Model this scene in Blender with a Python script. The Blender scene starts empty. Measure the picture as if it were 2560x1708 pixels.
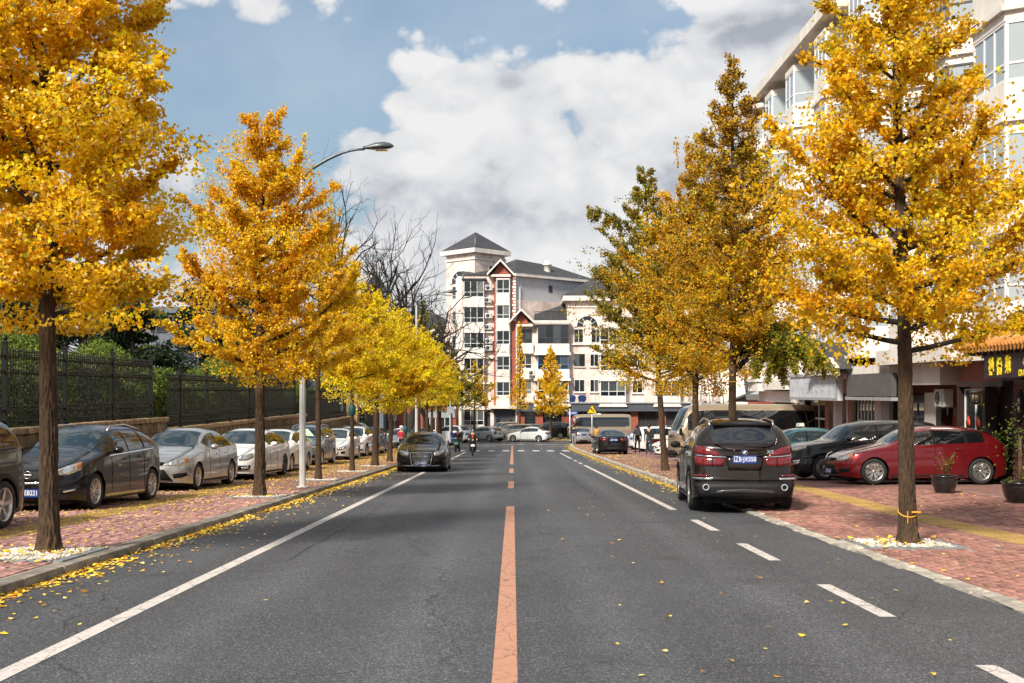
import bpy, bmesh, math, random
import numpy as np
from mathutils import Matrix, Vector

# ---------------------------------------------------------------- camera
FPX, UC, HZ, CAMH, SL = 2830.0, 1282.0, 978.0, 1.55, 0.0339
sc = bpy.context.scene
col = sc.collection
cam_d = bpy.data.cameras.new('camera'); cam = bpy.data.objects.new('camera', cam_d); col.objects.link(cam)
cam_d.sensor_width = 36.0; cam_d.lens = FPX / 2560 * 36.0
cam_d.shift_y = (HZ - 854) / 2560; cam_d.shift_x = (1280 - UC) / 2560
cam_d.clip_start = 0.1; cam_d.clip_end = 3000
cam.location = (0, 0, CAMH); cam.rotation_euler = (math.radians(90), 0, 0)
sc.camera = cam

# ---------------------------------------------------------------- sun and sky
SUN_EL, SUN_AZ = math.radians(41), math.radians(211)      # azimuth clockwise from +Y: sun behind the camera, to the left
sun_dir = Vector((math.sin(SUN_AZ) * math.cos(SUN_EL), math.cos(SUN_AZ) * math.cos(SUN_EL), math.sin(SUN_EL)))
sd = bpy.data.lights.new('sun', 'SUN'); so = bpy.data.objects.new('sun', sd); col.objects.link(so)
sd.energy = 4.7; sd.angle = math.radians(9); sd.color = (1.0, 0.93, 0.82)
so.rotation_euler = sun_dir.to_track_quat('Z', 'Y').to_euler(); so.location = (-30, -30, 60)

world = bpy.data.worlds.new('World'); sc.world = world; world.use_nodes = True
wn = world.node_tree.nodes; wl = world.node_tree.links; wn.clear()
def WN(t, **k):
    n = wn.new(t)
    for a, b in k.items(): setattr(n, a, b)
    return n
def wmath(op, a, b=None, c=None, clamp=False):
    n = WN('ShaderNodeMath', operation=op, use_clamp=clamp)
    for i, x in enumerate((a, b, c)):
        if x is None: continue
        if isinstance(x, (int, float)): n.inputs[i].default_value = x
        else: wl.new(x, n.inputs[i])
    return n.outputs[0]
out = WN('ShaderNodeOutputWorld'); bg = WN('ShaderNodeBackground'); bg.inputs['Strength'].default_value = 0.1
wl.new(bg.outputs[0], out.inputs[0])
sky = WN('ShaderNodeTexSky', sky_type='NISHITA', sun_disc=False)
sky.sun_elevation = SUN_EL; sky.sun_rotation = SUN_AZ; sky.air_density = 1.3; sky.dust_density = 2.0; sky.ozone_density = 2.5
tc = WN('ShaderNodeTexCoord')
def vec(op, a, b):
    n = WN('ShaderNodeVectorMath', operation=op)
    for i, x in enumerate((a, b)):
        if isinstance(x, tuple): n.inputs[i].default_value = x
        else: wl.new(x, n.inputs[i])
    return n
def noise(v, scale, detail=6, rough=0.55, dist=0.0):
    n = WN('ShaderNodeTexNoise'); n.inputs['Scale'].default_value = scale; n.inputs['Detail'].default_value = detail
    n.inputs['Roughness'].default_value = rough; n.inputs['Distortion'].default_value = dist
    wl.new(v, n.inputs['Vector']); return n.outputs['Fac']
d0 = vec('NORMALIZE', tc.outputs['Generated'], (0, 0, 0)).outputs[0]
dstr = vec('MULTIPLY', d0, (1.0, 1.0, 1.35)).outputs[0]
dsh = vec('ADD', dstr, (-0.030, -0.010, 0.045)).outputs[0]
def dens(v, oc=5):
    """cloud density: broad masses plus billowing lobes"""
    off = vec('ADD', v, (3.1, 1.7, 0.4)).outputs[0]
    tot = wmath('MULTIPLY', noise(off, 3.3, 3, 0.5), 0.8)
    for k in range(oc):
        nk = noise(off, 6.5 * 2.03 ** k, 0, 0.5)
        bk_ = wmath('ABSOLUTE', wmath('MULTIPLY_ADD', nk, 2.0, -1.0))
        tot = wmath('ADD', tot, wmath('MULTIPLY', bk_, 0.44 * 0.53 ** k))
    return wmath('ADD', tot, -0.10)
# cloud banks and clear gaps of this sky, by direction (photo tangent plane -> unit vector)
def dirv(u, v): return tuple(Vector(((u - UC) / FPX, 1.0, (HZ - v) / FPX)).normalized())
bias = None
for (u, v, r, a) in [(1180, 330, 0.16, 0.12), (960, 470, 0.13, 0.14), (1330, 520, 0.15, 0.14), (1720, 330, 0.19, 0.17), (1950, 60, 0.12, 0.16),
                     (830, 0, 0.06, 0.10), (880, 150, 0.11, -0.20), (560, 130, 0.20, -0.30), (700, 330, 0.10, -0.16), (1150, 60, 0.10, -0.26), (1500, 60, 0.07, -0.22), (1700, 30, 0.06, -0.18),
                     (1360, 330, 0.05, -0.12), (380, 480, 0.10, 0.10), (1470, 170, 0.035, 0.10), (1180, 20, 0.07, -0.14), (300, 200, 0.12, -0.14)]:
    dd = vec('DISTANCE', d0, dirv(u, v)).outputs['Value']
    g = wmath('SUBTRACT', 1.0, wmath('DIVIDE', dd, r), clamp=True)
    g = wmath('MULTIPLY', wmath('MULTIPLY', g, g), a)
    bias = g if bias is None else wmath('ADD', bias, g)
na = dens(dstr, 6); nb = dens(dsh, 4)
sepd = WN('ShaderNodeSeparateXYZ'); wl.new(d0, sepd.inputs[0])
lowf = WN('ShaderNodeMapRange'); wl.new(sepd.outputs[2], lowf.inputs[0])
lowf.inputs[1].default_value = 0.20; lowf.inputs[2].default_value = 0.0; lowf.inputs[3].default_value = 0.0; lowf.inputs[4].default_value = 0.22
dn = wmath('ADD', wmath('ADD', na, bias), lowf.outputs[0])
mk_ = WN('ShaderNodeMapRange', interpolation_type='SMOOTHSTEP'); wl.new(dn, mk_.inputs[0])
mk_.inputs[1].default_value = 0.425; mk_.inputs[2].default_value = 0.515
shade = wmath('MULTIPLY_ADD', wmath('SUBTRACT', na, nb), 2.9, 0.60)
soft = wmath('MULTIPLY_ADD', noise(vec('ADD', dstr, (7, 2, 5)).outputs[0], 4.5, 4, 0.55), 1.1, -0.56)
shade = wmath('ADD', shade, soft, clamp=True)
ramp = WN('ShaderNodeValToRGB'); wl.new(shade, ramp.inputs[0])
ramp.color_ramp.elements[0].color = (0.47, 0.50, 0.57, 1); ramp.color_ramp.elements[1].color = (1.0, 1.0, 1.0, 1)
e = ramp.color_ramp.elements.new(0.5); e.color = (0.82, 0.835, 0.87, 1)
cl = WN('ShaderNodeVectorMath', operation='SCALE'); wl.new(ramp.outputs[0], cl.inputs[0]); cl.inputs['Scale'].default_value = 6.5
# clear air: the physical sky seen through thin high veil
veil = WN('ShaderNodeMix', data_type='RGBA'); veil.inputs[0].default_value = 0.22
skg = WN('ShaderNodeVectorMath', operation='MULTIPLY'); wl.new(sky.outputs[0], skg.inputs[0]); skg.inputs[1].default_value = (0.74, 0.84, 0.88)
vn = WN('ShaderNodeMapRange'); wl.new(noise(vec('ADD', dstr, (1.3, 4.2, 2.2)).outputs[0], 2.6, 5, 0.6), vn.inputs[0])
vn.inputs[1].default_value = 0.36; vn.inputs[2].default_value = 0.64; vn.inputs[3].default_value = 0.06; vn.inputs[4].default_value = 0.50; wl.new(vn.outputs[0], veil.inputs[0])
wl.new(skg.outputs[0], veil.inputs[6]); veil.inputs[7].default_value = (4.2, 4.9, 5.6, 1)
mixc = WN('ShaderNodeMix', data_type='RGBA'); wl.new(mk_.outputs[0], mixc.inputs[0])
wl.new(veil.outputs[2], mixc.inputs[6]); wl.new(cl.outputs[0], mixc.inputs[7])
wl.new(mixc.outputs[2], bg.inputs['Color'])
world.cycles.sampling_method = 'MANUAL'; world.cycles.sample_map_resolution = 512

vs = sc.view_settings
vs.view_transform = 'Standard'; vs.look = 'None'; vs.exposure = 0.42; vs.gamma = 1.0
cy = sc.cycles
cy.max_bounces = 9; cy.diffuse_bounces = 5; cy.glossy_bounces = 3; cy.transmission_bounces = 6; cy.transparent_max_bounces = 6
cy.use_denoising = True; cy.caustics_reflective = False; cy.caustics_refractive = False
cy.sample_clamp_indirect = 6.0; cy.use_adaptive_sampling = True; cy.adaptive_threshold = 0.03

# ---------------------------------------------------------------- helpers
def gz(y):
    """height of the road surface: falls away from the camera, levels out at the junction"""
    if y <= 85: return -SL * y
    t = min(y, 120) - 85
    return -SL * 85 - SL * (t - t * t / 70)
def gslope(y): return -SL if y <= 85 else (-SL * (1 - (min(y, 120) - 85) / 35))
def gzv(y):
    y = np.asarray(y, float); t = np.clip(y, 85, 120) - 85
    return np.where(y <= 85, -SL * y, -SL * 85 - SL * (t - t * t / 70))
def PX(u, v, Y): return Vector(((u - UC) * Y / FPX, Y, CAMH - (v - HZ) * Y / FPX))
def setp(o, label=None, cat=None, group=None, kind=None):
    if label: o['label'] = label
    if cat: o['category'] = cat
    if group: o['group'] = group
    if kind: o['kind'] = kind
    return o
def link(name, me, mat=None, parent=None, loc=None):
    o = bpy.data.objects.new(name, me); col.objects.link(o)
    if mat is not None and me is not None and not me.materials: me.materials.append(mat)
    if parent is not None: o.parent = parent
    if loc is not None: o.location = loc
    return o
def empty(name, loc=(0, 0, 0), rz=0):
    o = bpy.data.objects.new(name, None); col.objects.link(o); o.location = loc; o.rotation_euler = (0, 0, rz)
    o.empty_display_size = 0.1
    return o
def thing(name, label, cat, loc=(0, 0, 0), rz=0, group=None):
    return setp(empty(name, loc, rz), label, cat, group)
def on_ground(o, x, y, yaw=0.0, base=0.0, tilt=True, z=None):
    a = math.atan(gslope(y)) if tilt else 0
    o.matrix_world = Matrix.Translation((x, y, gz(y) + base if z is None else z)) @ Matrix.Rotation(a, 4, 'X') @ Matrix.Rotation(yaw, 4, 'Z')
    return o
def mesh_np(name, V, F, smooth=False, colr=None):
    """V (n,3); F list of int arrays, each (m,k) with one k"""
    me = bpy.data.meshes.new(name)
    V = np.asarray(V, np.float32); Fs = [np.asarray(f, np.int32) for f in (F if isinstance(F, list) else [F]) if len(f)]
    me.vertices.add(len(V)); me.vertices.foreach_set('co', V.ravel())
    nl = sum(f.size for f in Fs); nf = sum(len(f) for f in Fs)
    me.loops.add(nl); me.loops.foreach_set('vertex_index', np.concatenate([f.ravel() for f in Fs]))
    me.polygons.add(nf)
    tot = np.concatenate([np.full(len(f), f.shape[1], np.int32) for f in Fs])
    me.polygons.foreach_set('loop_start', np.concatenate([[0], np.cumsum(tot)[:-1]]).astype(np.int32))
    if smooth: me.polygons.foreach_set('use_smooth', np.ones(nf, bool))
    me.update(calc_edges=True)
    if colr is not None:
        a = me.color_attributes.new('Col', 'FLOAT_COLOR', 'POINT')
        c = np.ones((len(V), 4), np.float32); c[:, :3] = colr; a.data.foreach_set('color', c.ravel())
    me.validate()
    return me
class MB:
    """collects simple solids into one mesh"""
    def __init__(s): s.v = []; s.f = []; s.sm = []
    def add(s, vs_, fs, smooth=False):
        b = len(s.v); s.v += [tuple(p) for p in vs_]; s.f += [tuple(i + b for i in f) for f in fs]; s.sm += [smooth] * len(fs); return s
    def box(s, c, d, rz=0, m=None):
        x, y, z = d[0] / 2, d[1] / 2, d[2] / 2
        P = [Vector((a * x, b * y, e_ * z)) for e_ in (-1, 1) for a, b in ((-1, -1), (1, -1), (1, 1), (-1, 1))]
        R = m if m is not None else Matrix.Rotation(rz, 4, 'Z')
        P = [R @ p + Vector(c) for p in P]
        return s.add(P, [(3, 2, 1, 0), (4, 5, 6, 7), (0, 1, 5, 4), (1, 2, 6, 5), (2, 3, 7, 6), (3, 0, 4, 7)])
    def span(s, a, b):
        return s.box([(a[i] + b[i]) / 2 for i in range(3)], [abs(b[i] - a[i]) for i in range(3)])
    def tube(s, pts, r, n=8, cap=True, smooth=True):
        pts = [Vector(p) for p in pts]; rs = r if isinstance(r, (list, tuple)) else [r] * len(pts)
        vs_ = []; up = None
        for i, p in enumerate(pts):
            t = (pts[min(i + 1, len(pts) - 1)] - pts[max(i - 1, 0)]).normalized()
            if up is None: up = t.orthogonal().normalized()
            up = (up - t * up.dot(t)).normalized(); w = t.cross(up)
            vs_ += [p + (up * math.cos(2 * math.pi * k / n) + w * math.sin(2 * math.pi * k / n)) * rs[i] for k in range(n)]
        fs = [(i * n + k, i * n + (k + 1) % n, (i + 1) * n + (k + 1) % n, (i + 1) * n + k) for i in range(len(pts) - 1) for k in range(n)]
        s.add(vs_, fs, smooth)
        if cap:
            b = len(s.v) - len(vs_)
            s.f += [tuple(b + k for k in range(n))[::-1], tuple(b + (len(pts) - 1) * n + k for k in range(n))]; s.sm += [False, False]
        return s
    def lathe(s, prof, c=(0, 0, 0), n=20, smooth=True, axis='Z'):
        vs_ = []
        for (r, z) in prof:
            for k in range(n):
                a = 2 * math.pi * k / n
                q = (r * math.cos(a), r * math.sin(a), z)
                if axis == 'Y': q = (q[0], q[2], q[1])
                if axis == 'X': q = (q[2], q[0], q[1])
                vs_.append((q[0] + c[0], q[1] + c[1], q[2] + c[2]))
        fs = [(i * n + k, i * n + (k + 1) % n, (i + 1) * n + (k + 1) % n, (i + 1) * n + k) for i in range(len(prof) - 1) for k in range(n)]
        if axis == 'Y': fs = [f[::-1] for f in fs]
        return s.add(vs_, fs, smooth)
    def prism(s, poly, y0, y1, plane='XZ'):
        """extrude a closed 2-d outline between two levels of the third axis"""
        n = len(poly)
        def q(p, t): return (p[0], t, p[1]) if plane == 'XZ' else ((t, p[0], p[1]) if plane == 'YZ' else (p[0], p[1], t))
        vs_ = [q(p, y0) for p in poly] + [q(p, y1) for p in poly]
        return s.add(vs_, [tuple(range(n)), tuple(range(2 * n - 1, n - 1, -1))] + [(i, i + n, (i + 1) % n + n, (i + 1) % n) for i in range(n)])
    def mesh(s, name):
        me = bpy.data.meshes.new(name); me.from_pydata(s.v, [], s.f)
        me.polygons.foreach_set('use_smooth', s.sm); me.update()
        bm = bmesh.new(); bm.from_mesh(me); bmesh.ops.recalc_face_normals(bm, faces=bm.faces); bm.to_mesh(me); bm.free()
        return me
    def build(s, name, mat, parent=None, loc=None): return link(name, s.mesh(name), mat, parent, loc)
def bevel_mesh(me, w, seg=2):
    bm = bmesh.new(); bm.from_mesh(me)
    bmesh.ops.bevel(bm, geom=list(bm.edges), offset=w, segments=seg, affect='EDGES', profile=0.6); bm.to_mesh(me); bm.free(); return me
_fonts = {}
def text_mesh(s, size, ext=0.004, name='lettering', align='CENTER', bold=0.0):
    cu = bpy.data.curves.new(name, 'FONT'); cu.body = s; cu.size = size; cu.extrude = ext; cu.align_x = align; cu.align_y = 'CENTER'; cu.offset = bold
    cu.resolution_u = 3
    o = bpy.data.objects.new('tmp_lettering', cu); col.objects.link(o)
    dg = bpy.context.evaluated_depsgraph_get(); me = bpy.data.meshes.new_from_object(o.evaluated_get(dg)); me.name = name
    bpy.data.objects.remove(o); bpy.data.curves.remove(cu); return me

# ---------------------------------------------------------------- materials
def new_mat(name):
    m = bpy.data.materials.new(name); m.use_nodes = True
    nt = m.node_tree; b = nt.nodes['Principled BSDF']; return m, nt, b
def nd(nt, t, ins=None, **k):
    n = nt.nodes.new(t)
    for a, b in k.items(): setattr(n, a, b)
    for a, b in (ins or {}).items():
        if isinstance(b, bpy.types.NodeSocket): nt.links.new(b, n.inputs[a])
        else: n.inputs[a].default_value = b
    return n
def c4(c): return (c[0], c[1], c[2], 1.0)
def ramp_node(nt, fac, stops):
    r = nt.nodes.new('ShaderNodeValToRGB'); nt.links.new(fac, r.inputs[0]); el = r.color_ramp.elements
    el[0].position, el[0].color = stops[0][0], c4(stops[0][1]); el[1].position, el[1].color = stops[-1][0], c4(stops[-1][1])
    for p, c in stops[1:-1]:
        q = el.new(p); q.color = c4(c)
    return r.outputs[0]
def mat(name, c, rough=0.6, metal=0.0, var=0.0, vscale=3.0, bump=0.0, bscale=30.0, coat=0.0, spec=0.5, stretch=(1, 1, 1), rnd=0.0, var2=0.0, v2scale=0.4, dark=None):
    """plain surface with procedural colour variation, wear and fine relief"""
    m, nt, b = new_mat(name)
    b.inputs['Roughness'].default_value = rough; b.inputs['Metallic'].default_value = metal
    b.inputs['Coat Weight'].default_value = coat; b.inputs['Coat Roughness'].default_value = 0.04; b.inputs['Specular IOR Level'].default_value = spec
    tcx = nd(nt, 'ShaderNodeTexCoord'); mp = nd(nt, 'ShaderNodeMapping', {'Vector': tcx.outputs['Object'], 'Scale': stretch})
    colr = None
    if var > 0 or rnd > 0 or var2 > 0:
        n1 = nd(nt, 'ShaderNodeTexNoise', {'Vector': mp.outputs[0], 'Scale': vscale, 'Detail': 6.0, 'Roughness': 0.65})
        lo = tuple(x * (1 - var) for x in c); hi = tuple(min(1, x * (1 + var)) for x in c)
        colr = ramp_node(nt, n1.outputs['Fac'], [(0.3, dark or lo), (0.5, c), (0.7, hi)])
        if var2 > 0:
            n2 = nd(nt, 'ShaderNodeTexNoise', {'Vector': mp.outputs[0], 'Scale': v2scale, 'Detail': 4.0, 'Roughness': 0.6})
            f2 = nd(nt, 'ShaderNodeMapRange', {0: n2.outputs['Fac'], 1: 0.35, 2: 0.65, 3: 1 - var2, 4: 1 + var2 * 0.6})
            hs = nd(nt, 'ShaderNodeVectorMath', {0: colr, 'Scale': f2.outputs[0]}, operation='SCALE'); colr = hs.outputs[0]
        if rnd > 0:
            oi = nd(nt, 'ShaderNodeObjectInfo'); f3 = nd(nt, 'ShaderNodeMapRange', {0: oi.outputs['Random'], 3: 1 - rnd, 4: 1 + rnd})
            hs = nd(nt, 'ShaderNodeVectorMath', {0: colr, 'Scale': f3.outputs[0]}, operation='SCALE'); colr = hs.outputs[0]
        nt.links.new(colr, b.inputs['Base Color'])
    else: b.inputs['Base Color'].default_value = c4(c)
    if bump > 0:
        nb_ = nd(nt, 'ShaderNodeTexNoise', {'Vector': mp.outputs[0], 'Scale': bscale, 'Detail': 5.0, 'Roughness': 0.6})
        bp = nd(nt, 'ShaderNodeBump', {'Height': nb_.outputs['Fac'], 'Strength': bump, 'Distance': 0.02}); nt.links.new(bp.outputs[0], b.inputs['Normal'])
    m.diffuse_color = c4(c)
    return m
def paint(name, c, metal=0.55, rough=0.32, coat=1.0):
    m, nt, b = new_mat(name)
    b.inputs['Base Color'].default_value = c4(c); b.inputs['Metallic'].default_value = metal; b.inputs['Roughness'].default_value = rough
    b.inputs['Coat Weight'].default_value = coat; b.inputs['Coat Roughness'].default_value = 0.03; b.inputs['Coat IOR'].default_value = 1.5; b.inputs['Specular IOR Level'].default_value = 0.25
    tcx = nd(nt, 'ShaderNodeTexCoord')
    n1 = nd(nt, 'ShaderNodeTexNoise', {'Vector': tcx.outputs['Object'], 'Scale': 2.2, 'Detail': 5.0, 'Roughness': 0.6})
    # patchy film of road dust
    dust = nd(nt, 'ShaderNodeMapRange', {0: n1.outputs['Fac'], 1: 0.4, 2: 0.75, 3: 0.0, 4: 0.05})
    mx = nd(nt, 'ShaderNodeMix', {0: dust.outputs[0], 6: c4(c), 7: (0.16, 0.14, 0.12, 1)}, data_type='RGBA'); nt.links.new(mx.outputs[2], b.inputs['Base Color'])
    rr = nd(nt, 'ShaderNodeMapRange', {0: dust.outputs[0], 1: 0.0, 2: 0.3, 3: 0.02, 4: 0.10}); nt.links.new(rr.outputs[0], b.inputs['Coat Roughness'])
    m.diffuse_color = c4(c)
    return m
def leafmat(name, trans=0.38, rough=0.55):
    m, nt, b = new_mat(name)
    at = nd(nt, 'ShaderNodeAttribute', attribute_name='Col')
    df = nd(nt, 'ShaderNodeBsdfDiffuse', {'Color': at.outputs['Color']})
    tr = nd(nt, 'ShaderNodeBsdfTranslucent', {'Color': at.outputs['Color']})
    gl = nd(nt, 'ShaderNodeBsdfGlossy', {'Color': (1, 1, 1, 1), 'Roughness': rough})
    m1 = nd(nt, 'ShaderNodeMixShader', {0: trans, 1: df.outputs[0], 2: tr.outputs[0]})
    fr = nd(nt, 'ShaderNodeFresnel', {'IOR': 1.35}); fm = nd(nt, 'ShaderNodeMath', {0: fr.outputs[0], 1: 0.14}, operation='MULTIPLY')
    m2 = nd(nt, 'ShaderNodeMixShader', {0: fm.outputs[0], 1: m1.outputs[0], 2: gl.outputs[0]})
    nt.nodes.remove(b); nt.links.new(m2.outputs[0], nt.nodes['Material Output'].inputs[0])
    return m
def glassmat(name, c=(0.015, 0.03, 0.035), rough=0.03, var=0.0, spec=0.9):
    """window glass with a dark room behind it: dark body, mirror-like surface"""
    m, nt, b = new_mat(name)
    b.inputs['Base Color'].default_value = c4(c); b.inputs['Roughness'].default_value = rough; b.inputs['Specular IOR Level'].default_value = spec
    b.inputs['IOR'].default_value = 1.6
    if var:
        oi = nd(nt, 'ShaderNodeObjectInfo')
        rc = ramp_node(nt, oi.outputs['Random'], [(0.0, tuple(x * .5 for x in c)), (0.6, c), (0.85, (0.06, 0.07, 0.07)), (1.0, (0.17, 0.175, 0.165))])
        nt.links.new(rc, b.inputs['Base Color'])
    return m

def asphalt_mat():
    m, nt, b = new_mat('asphalt')
    tcx = nd(nt, 'ShaderNodeTexCoord'); v = tcx.outputs['Object']
    g1 = nd(nt, 'ShaderNodeTexVoronoi', {'Vector': v, 'Scale': 105.0})
    g2 = nd(nt, 'ShaderNodeTexNoise', {'Vector': v, 'Scale': 60.0, 'Detail': 8.0, 'Roughness': 0.72})
    big = nd(nt, 'ShaderNodeTexNoise', {'Vector': v, 'Scale': 0.5, 'Detail': 5.0, 'Roughness': 0.6})
    mp = nd(nt, 'ShaderNodeMapping', {'Vector': v, 'Scale': (1.6, 0.05, 1)}); lane = nd(nt, 'ShaderNodeTexNoise', {'Vector': mp.outputs[0], 'Scale': 1.0, 'Detail': 3.0})
    sepc = nd(nt, 'ShaderNodeSeparateColor', {0: g1.outputs['Color']})
    st = ramp_node(nt, sepc.outputs[0], [(0.0, (0.020, 0.020, 0.022)), (0.45, (0.049, 0.051, 0.057)), (0.85, (0.079, 0.082, 0.090)), (1.0, (0.22, 0.22, 0.215))])
    gr = ramp_node(nt, g2.outputs['Fac'], [(0.30, (0.5, 0.5, 0.5)), (0.5, (0.95, 0.95, 0.95)), (0.72, (1.6, 1.6, 1.6))])
    a1 = nd(nt, 'ShaderNodeVectorMath', {0: st, 1: gr}, operation='MULTIPLY')
    f1 = nd(nt, 'ShaderNodeMapRange', {0: big.outputs['Fac'], 1: 0.3, 2: 0.7, 3: 1.05, 4: 1.42}); f2 = nd(nt, 'ShaderNodeMapRange', {0: lane.outputs['Fac'], 1: 0.3, 2: 0.7, 3: 0.86, 4: 1.12})
    a2 = nd(nt, 'ShaderNodeVectorMath', {0: a1.outputs[0], 'Scale': f1.outputs[0]}, operation='SCALE'); a3 = nd(nt, 'ShaderNodeVectorMath', {0: a2.outputs[0], 'Scale': f2.outputs[0]}, operation='SCALE')
    sx_ = nd(nt, 'ShaderNodeSeparateXYZ', {0: v}); ax = nd(nt, 'ShaderNodeMath', {0: sx_.outputs[0]}, operation='ABSOLUTE')
    t1 = nd(nt, 'ShaderNodeMath', {0: ax.outputs[0], 1: 1.6}, operation='SUBTRACT'); t2 = nd(nt, 'ShaderNodeMath', {0: t1.outputs[0]}, operation='ABSOLUTE'); t3 = nd(nt, 'ShaderNodeMath', {0: t2.outputs[0], 1: 0.78}, operation='SUBTRACT'); t4 = nd(nt, 'ShaderNodeMath', {0: t3.outputs[0]}, operation='ABSOLUTE')
    trk = nd(nt, 'ShaderNodeMapRange', {0: t4.outputs[0], 1: 0.0, 2: 0.42, 3: 1.20, 4: 0.94}); a3 = nd(nt, 'ShaderNodeVectorMath', {0: a3.outputs[0], 'Scale': trk.outputs[0]}, operation='SCALE')
    ov = nd(nt, 'ShaderNodeTexVoronoi', {'Vector': v, 'Scale': 0.55, 'Randomness': 1.0}); on = nd(nt, 'ShaderNodeTexNoise', {'Vector': v, 'Scale': 6.0, 'Detail': 4.0}); os_ = nd(nt, 'ShaderNodeMath', {0: on.outputs['Fac'], 1: 0.22, 2: ov.outputs['Distance']}, operation='MULTIPLY_ADD')
    oil = nd(nt, 'ShaderNodeMapRange', {0: os_.outputs[0], 1: 0.14, 2: 0.30, 3: 0.72, 4: 1.0}); a3 = nd(nt, 'ShaderNodeVectorMath', {0: a3.outputs[0], 'Scale': oil.outputs[0]}, operation='SCALE')
    # fine cracks and tar joints
    wv = nd(nt, 'ShaderNodeTexNoise', {'Vector': v, 'Scale': 1.3, 'Detail': 6.0}); wvv = nd(nt, 'ShaderNodeVectorMath', {0: wv.outputs['Color'], 'Scale': 0.9}, operation='SCALE')
    vv = nd(nt, 'ShaderNodeVectorMath', {0: v, 1: wvv.outputs[0]}); crk = nd(nt, 'ShaderNodeTexVoronoi', {'Vector': vv.outputs[0], 'Scale': 0.22}, feature='DISTANCE_TO_EDGE')
    ck = nd(nt, 'ShaderNodeMapRange', {0: crk.outputs['Distance'], 1: 0.0006, 2: 0.0035, 3: 0.45, 4: 1.0})
    a4 = nd(nt, 'ShaderNodeVectorMath', {0: a3.outputs[0], 'Scale': ck.outputs[0]}, operation='SCALE')
    nt.links.new(a4.outputs[0], b.inputs['Base Color']); b.inputs['Roughness'].default_value = 0.68; b.inputs['Specular IOR Level'].default_value = 0.5
    hh = nd(nt, 'ShaderNodeMath', {0: sepc.outputs[0], 1: g2.outputs['Fac']}, operation='ADD')
    bp = nd(nt, 'ShaderNodeBump', {'Height': hh.outputs[0], 'Strength': 0.75, 'Distance': 0.008}); nt.links.new(bp.outputs[0], b.inputs['Normal'])
    return m
def roadpaint_mat(name, c, worn=0.46):
    """thermoplastic line: cracked and rubbed through to the asphalt"""
    m, nt, b = new_mat(name)
    tcx = nd(nt, 'ShaderNodeTexCoord'); v = tcx.outputs['Object']
    n1 = nd(nt, 'ShaderNodeTexNoise', {'Vector': v, 'Scale': 16.0, 'Detail': 9.0, 'Roughness': 0.75}); n2 = nd(nt, 'ShaderNodeTexNoise', {'Vector': v, 'Scale': 1.2, 'Detail': 4.0})
    c1 = ramp_node(nt, n1.outputs['Fac'], [(0.30, tuple(x * 0.55 for x in c)), (0.48, c), (0.7, tuple(min(1, x * 1.15) for x in c))])
    wa = nd(nt, 'ShaderNodeTexNoise', {'Vector': v, 'Scale': 3.0, 'Detail': 5.0}); was = nd(nt, 'ShaderNodeVectorMath', {0: wa.outputs['Color'], 'Scale': 0.25}, operation='SCALE')
    vv = nd(nt, 'ShaderNodeVectorMath', {0: v, 1: was.outputs[0]}); mpp = nd(nt, 'ShaderNodeMapping', {'Vector': vv.outputs[0], 'Scale': (1.0, 0.28, 1.0)})
    ck = nd(nt, 'ShaderNodeTexVoronoi', {'Vector': mpp.outputs[0], 'Scale': 5.5}, feature='DISTANCE_TO_EDGE')
    k1 = nd(nt, 'ShaderNodeMapRange', {0: ck.outputs['Distance'], 1: 0.008, 2: 0.03, 3: 1.0, 4: 0.0})
    k2 = nd(nt, 'ShaderNodeMath', {0: k1.outputs[0], 1: n2.outputs['Fac']}, operation='MULTIPLY')
    k3 = nd(nt, 'ShaderNodeMapRange', {0: n1.outputs['Fac'], 1: worn - 0.10, 2: worn - 0.16, 3: 0.0, 4: 0.85}); k4 = nd(nt, 'ShaderNodeMath', {0: k2.outputs[0], 1: k3.outputs[0]}, operation='MAXIMUM')
    mx = nd(nt, 'ShaderNodeMix', {0: k4.outputs[0], 6: c1, 7: (0.05, 0.05, 0.052, 1)}, data_type='RGBA')
    nt.links.new(mx.outputs[2], b.inputs['Base Color']); b.inputs['Roughness'].default_value = 0.75
    return m
def brickfield_mat(name, c1, c2, mortar, sx=0.2, sy=0.1, rot=math.pi / 2):
    m, nt, b = new_mat(name)
    tcx = nd(nt, 'ShaderNodeTexCoord'); mp = nd(nt, 'ShaderNodeMapping', {'Vector': tcx.outputs['Object'], 'Rotation': (0, 0, rot)})
    bt = nd(nt, 'ShaderNodeTexBrick', {'Vector': mp.outputs[0], 'Color1': c4(c1), 'Color2': c4(c2), 'Mortar': c4(mortar), 'Scale': 1.0, 'Mortar Size': 0.006, 'Brick Width': sx, 'Row Height': sy, 'Bias': 0.0})
    n2 = nd(nt, 'ShaderNodeTexNoise', {'Vector': tcx.outputs['Object'], 'Scale': 0.9, 'Detail': 5.0, 'Roughness': 0.65}); f = nd(nt, 'ShaderNodeMapRange', {0: n2.outputs['Fac'], 1: 0.3, 2: 0.7, 3: 0.65, 4: 1.25})
    s = nd(nt, 'ShaderNodeVectorMath', {0: bt.outputs['Color'], 'Scale': f.outputs[0]}, operation='SCALE'); nt.links.new(s.outputs[0], b.inputs['Base Color'])
    b.inputs['Roughness'].default_value = 0.85
    return m

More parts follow.
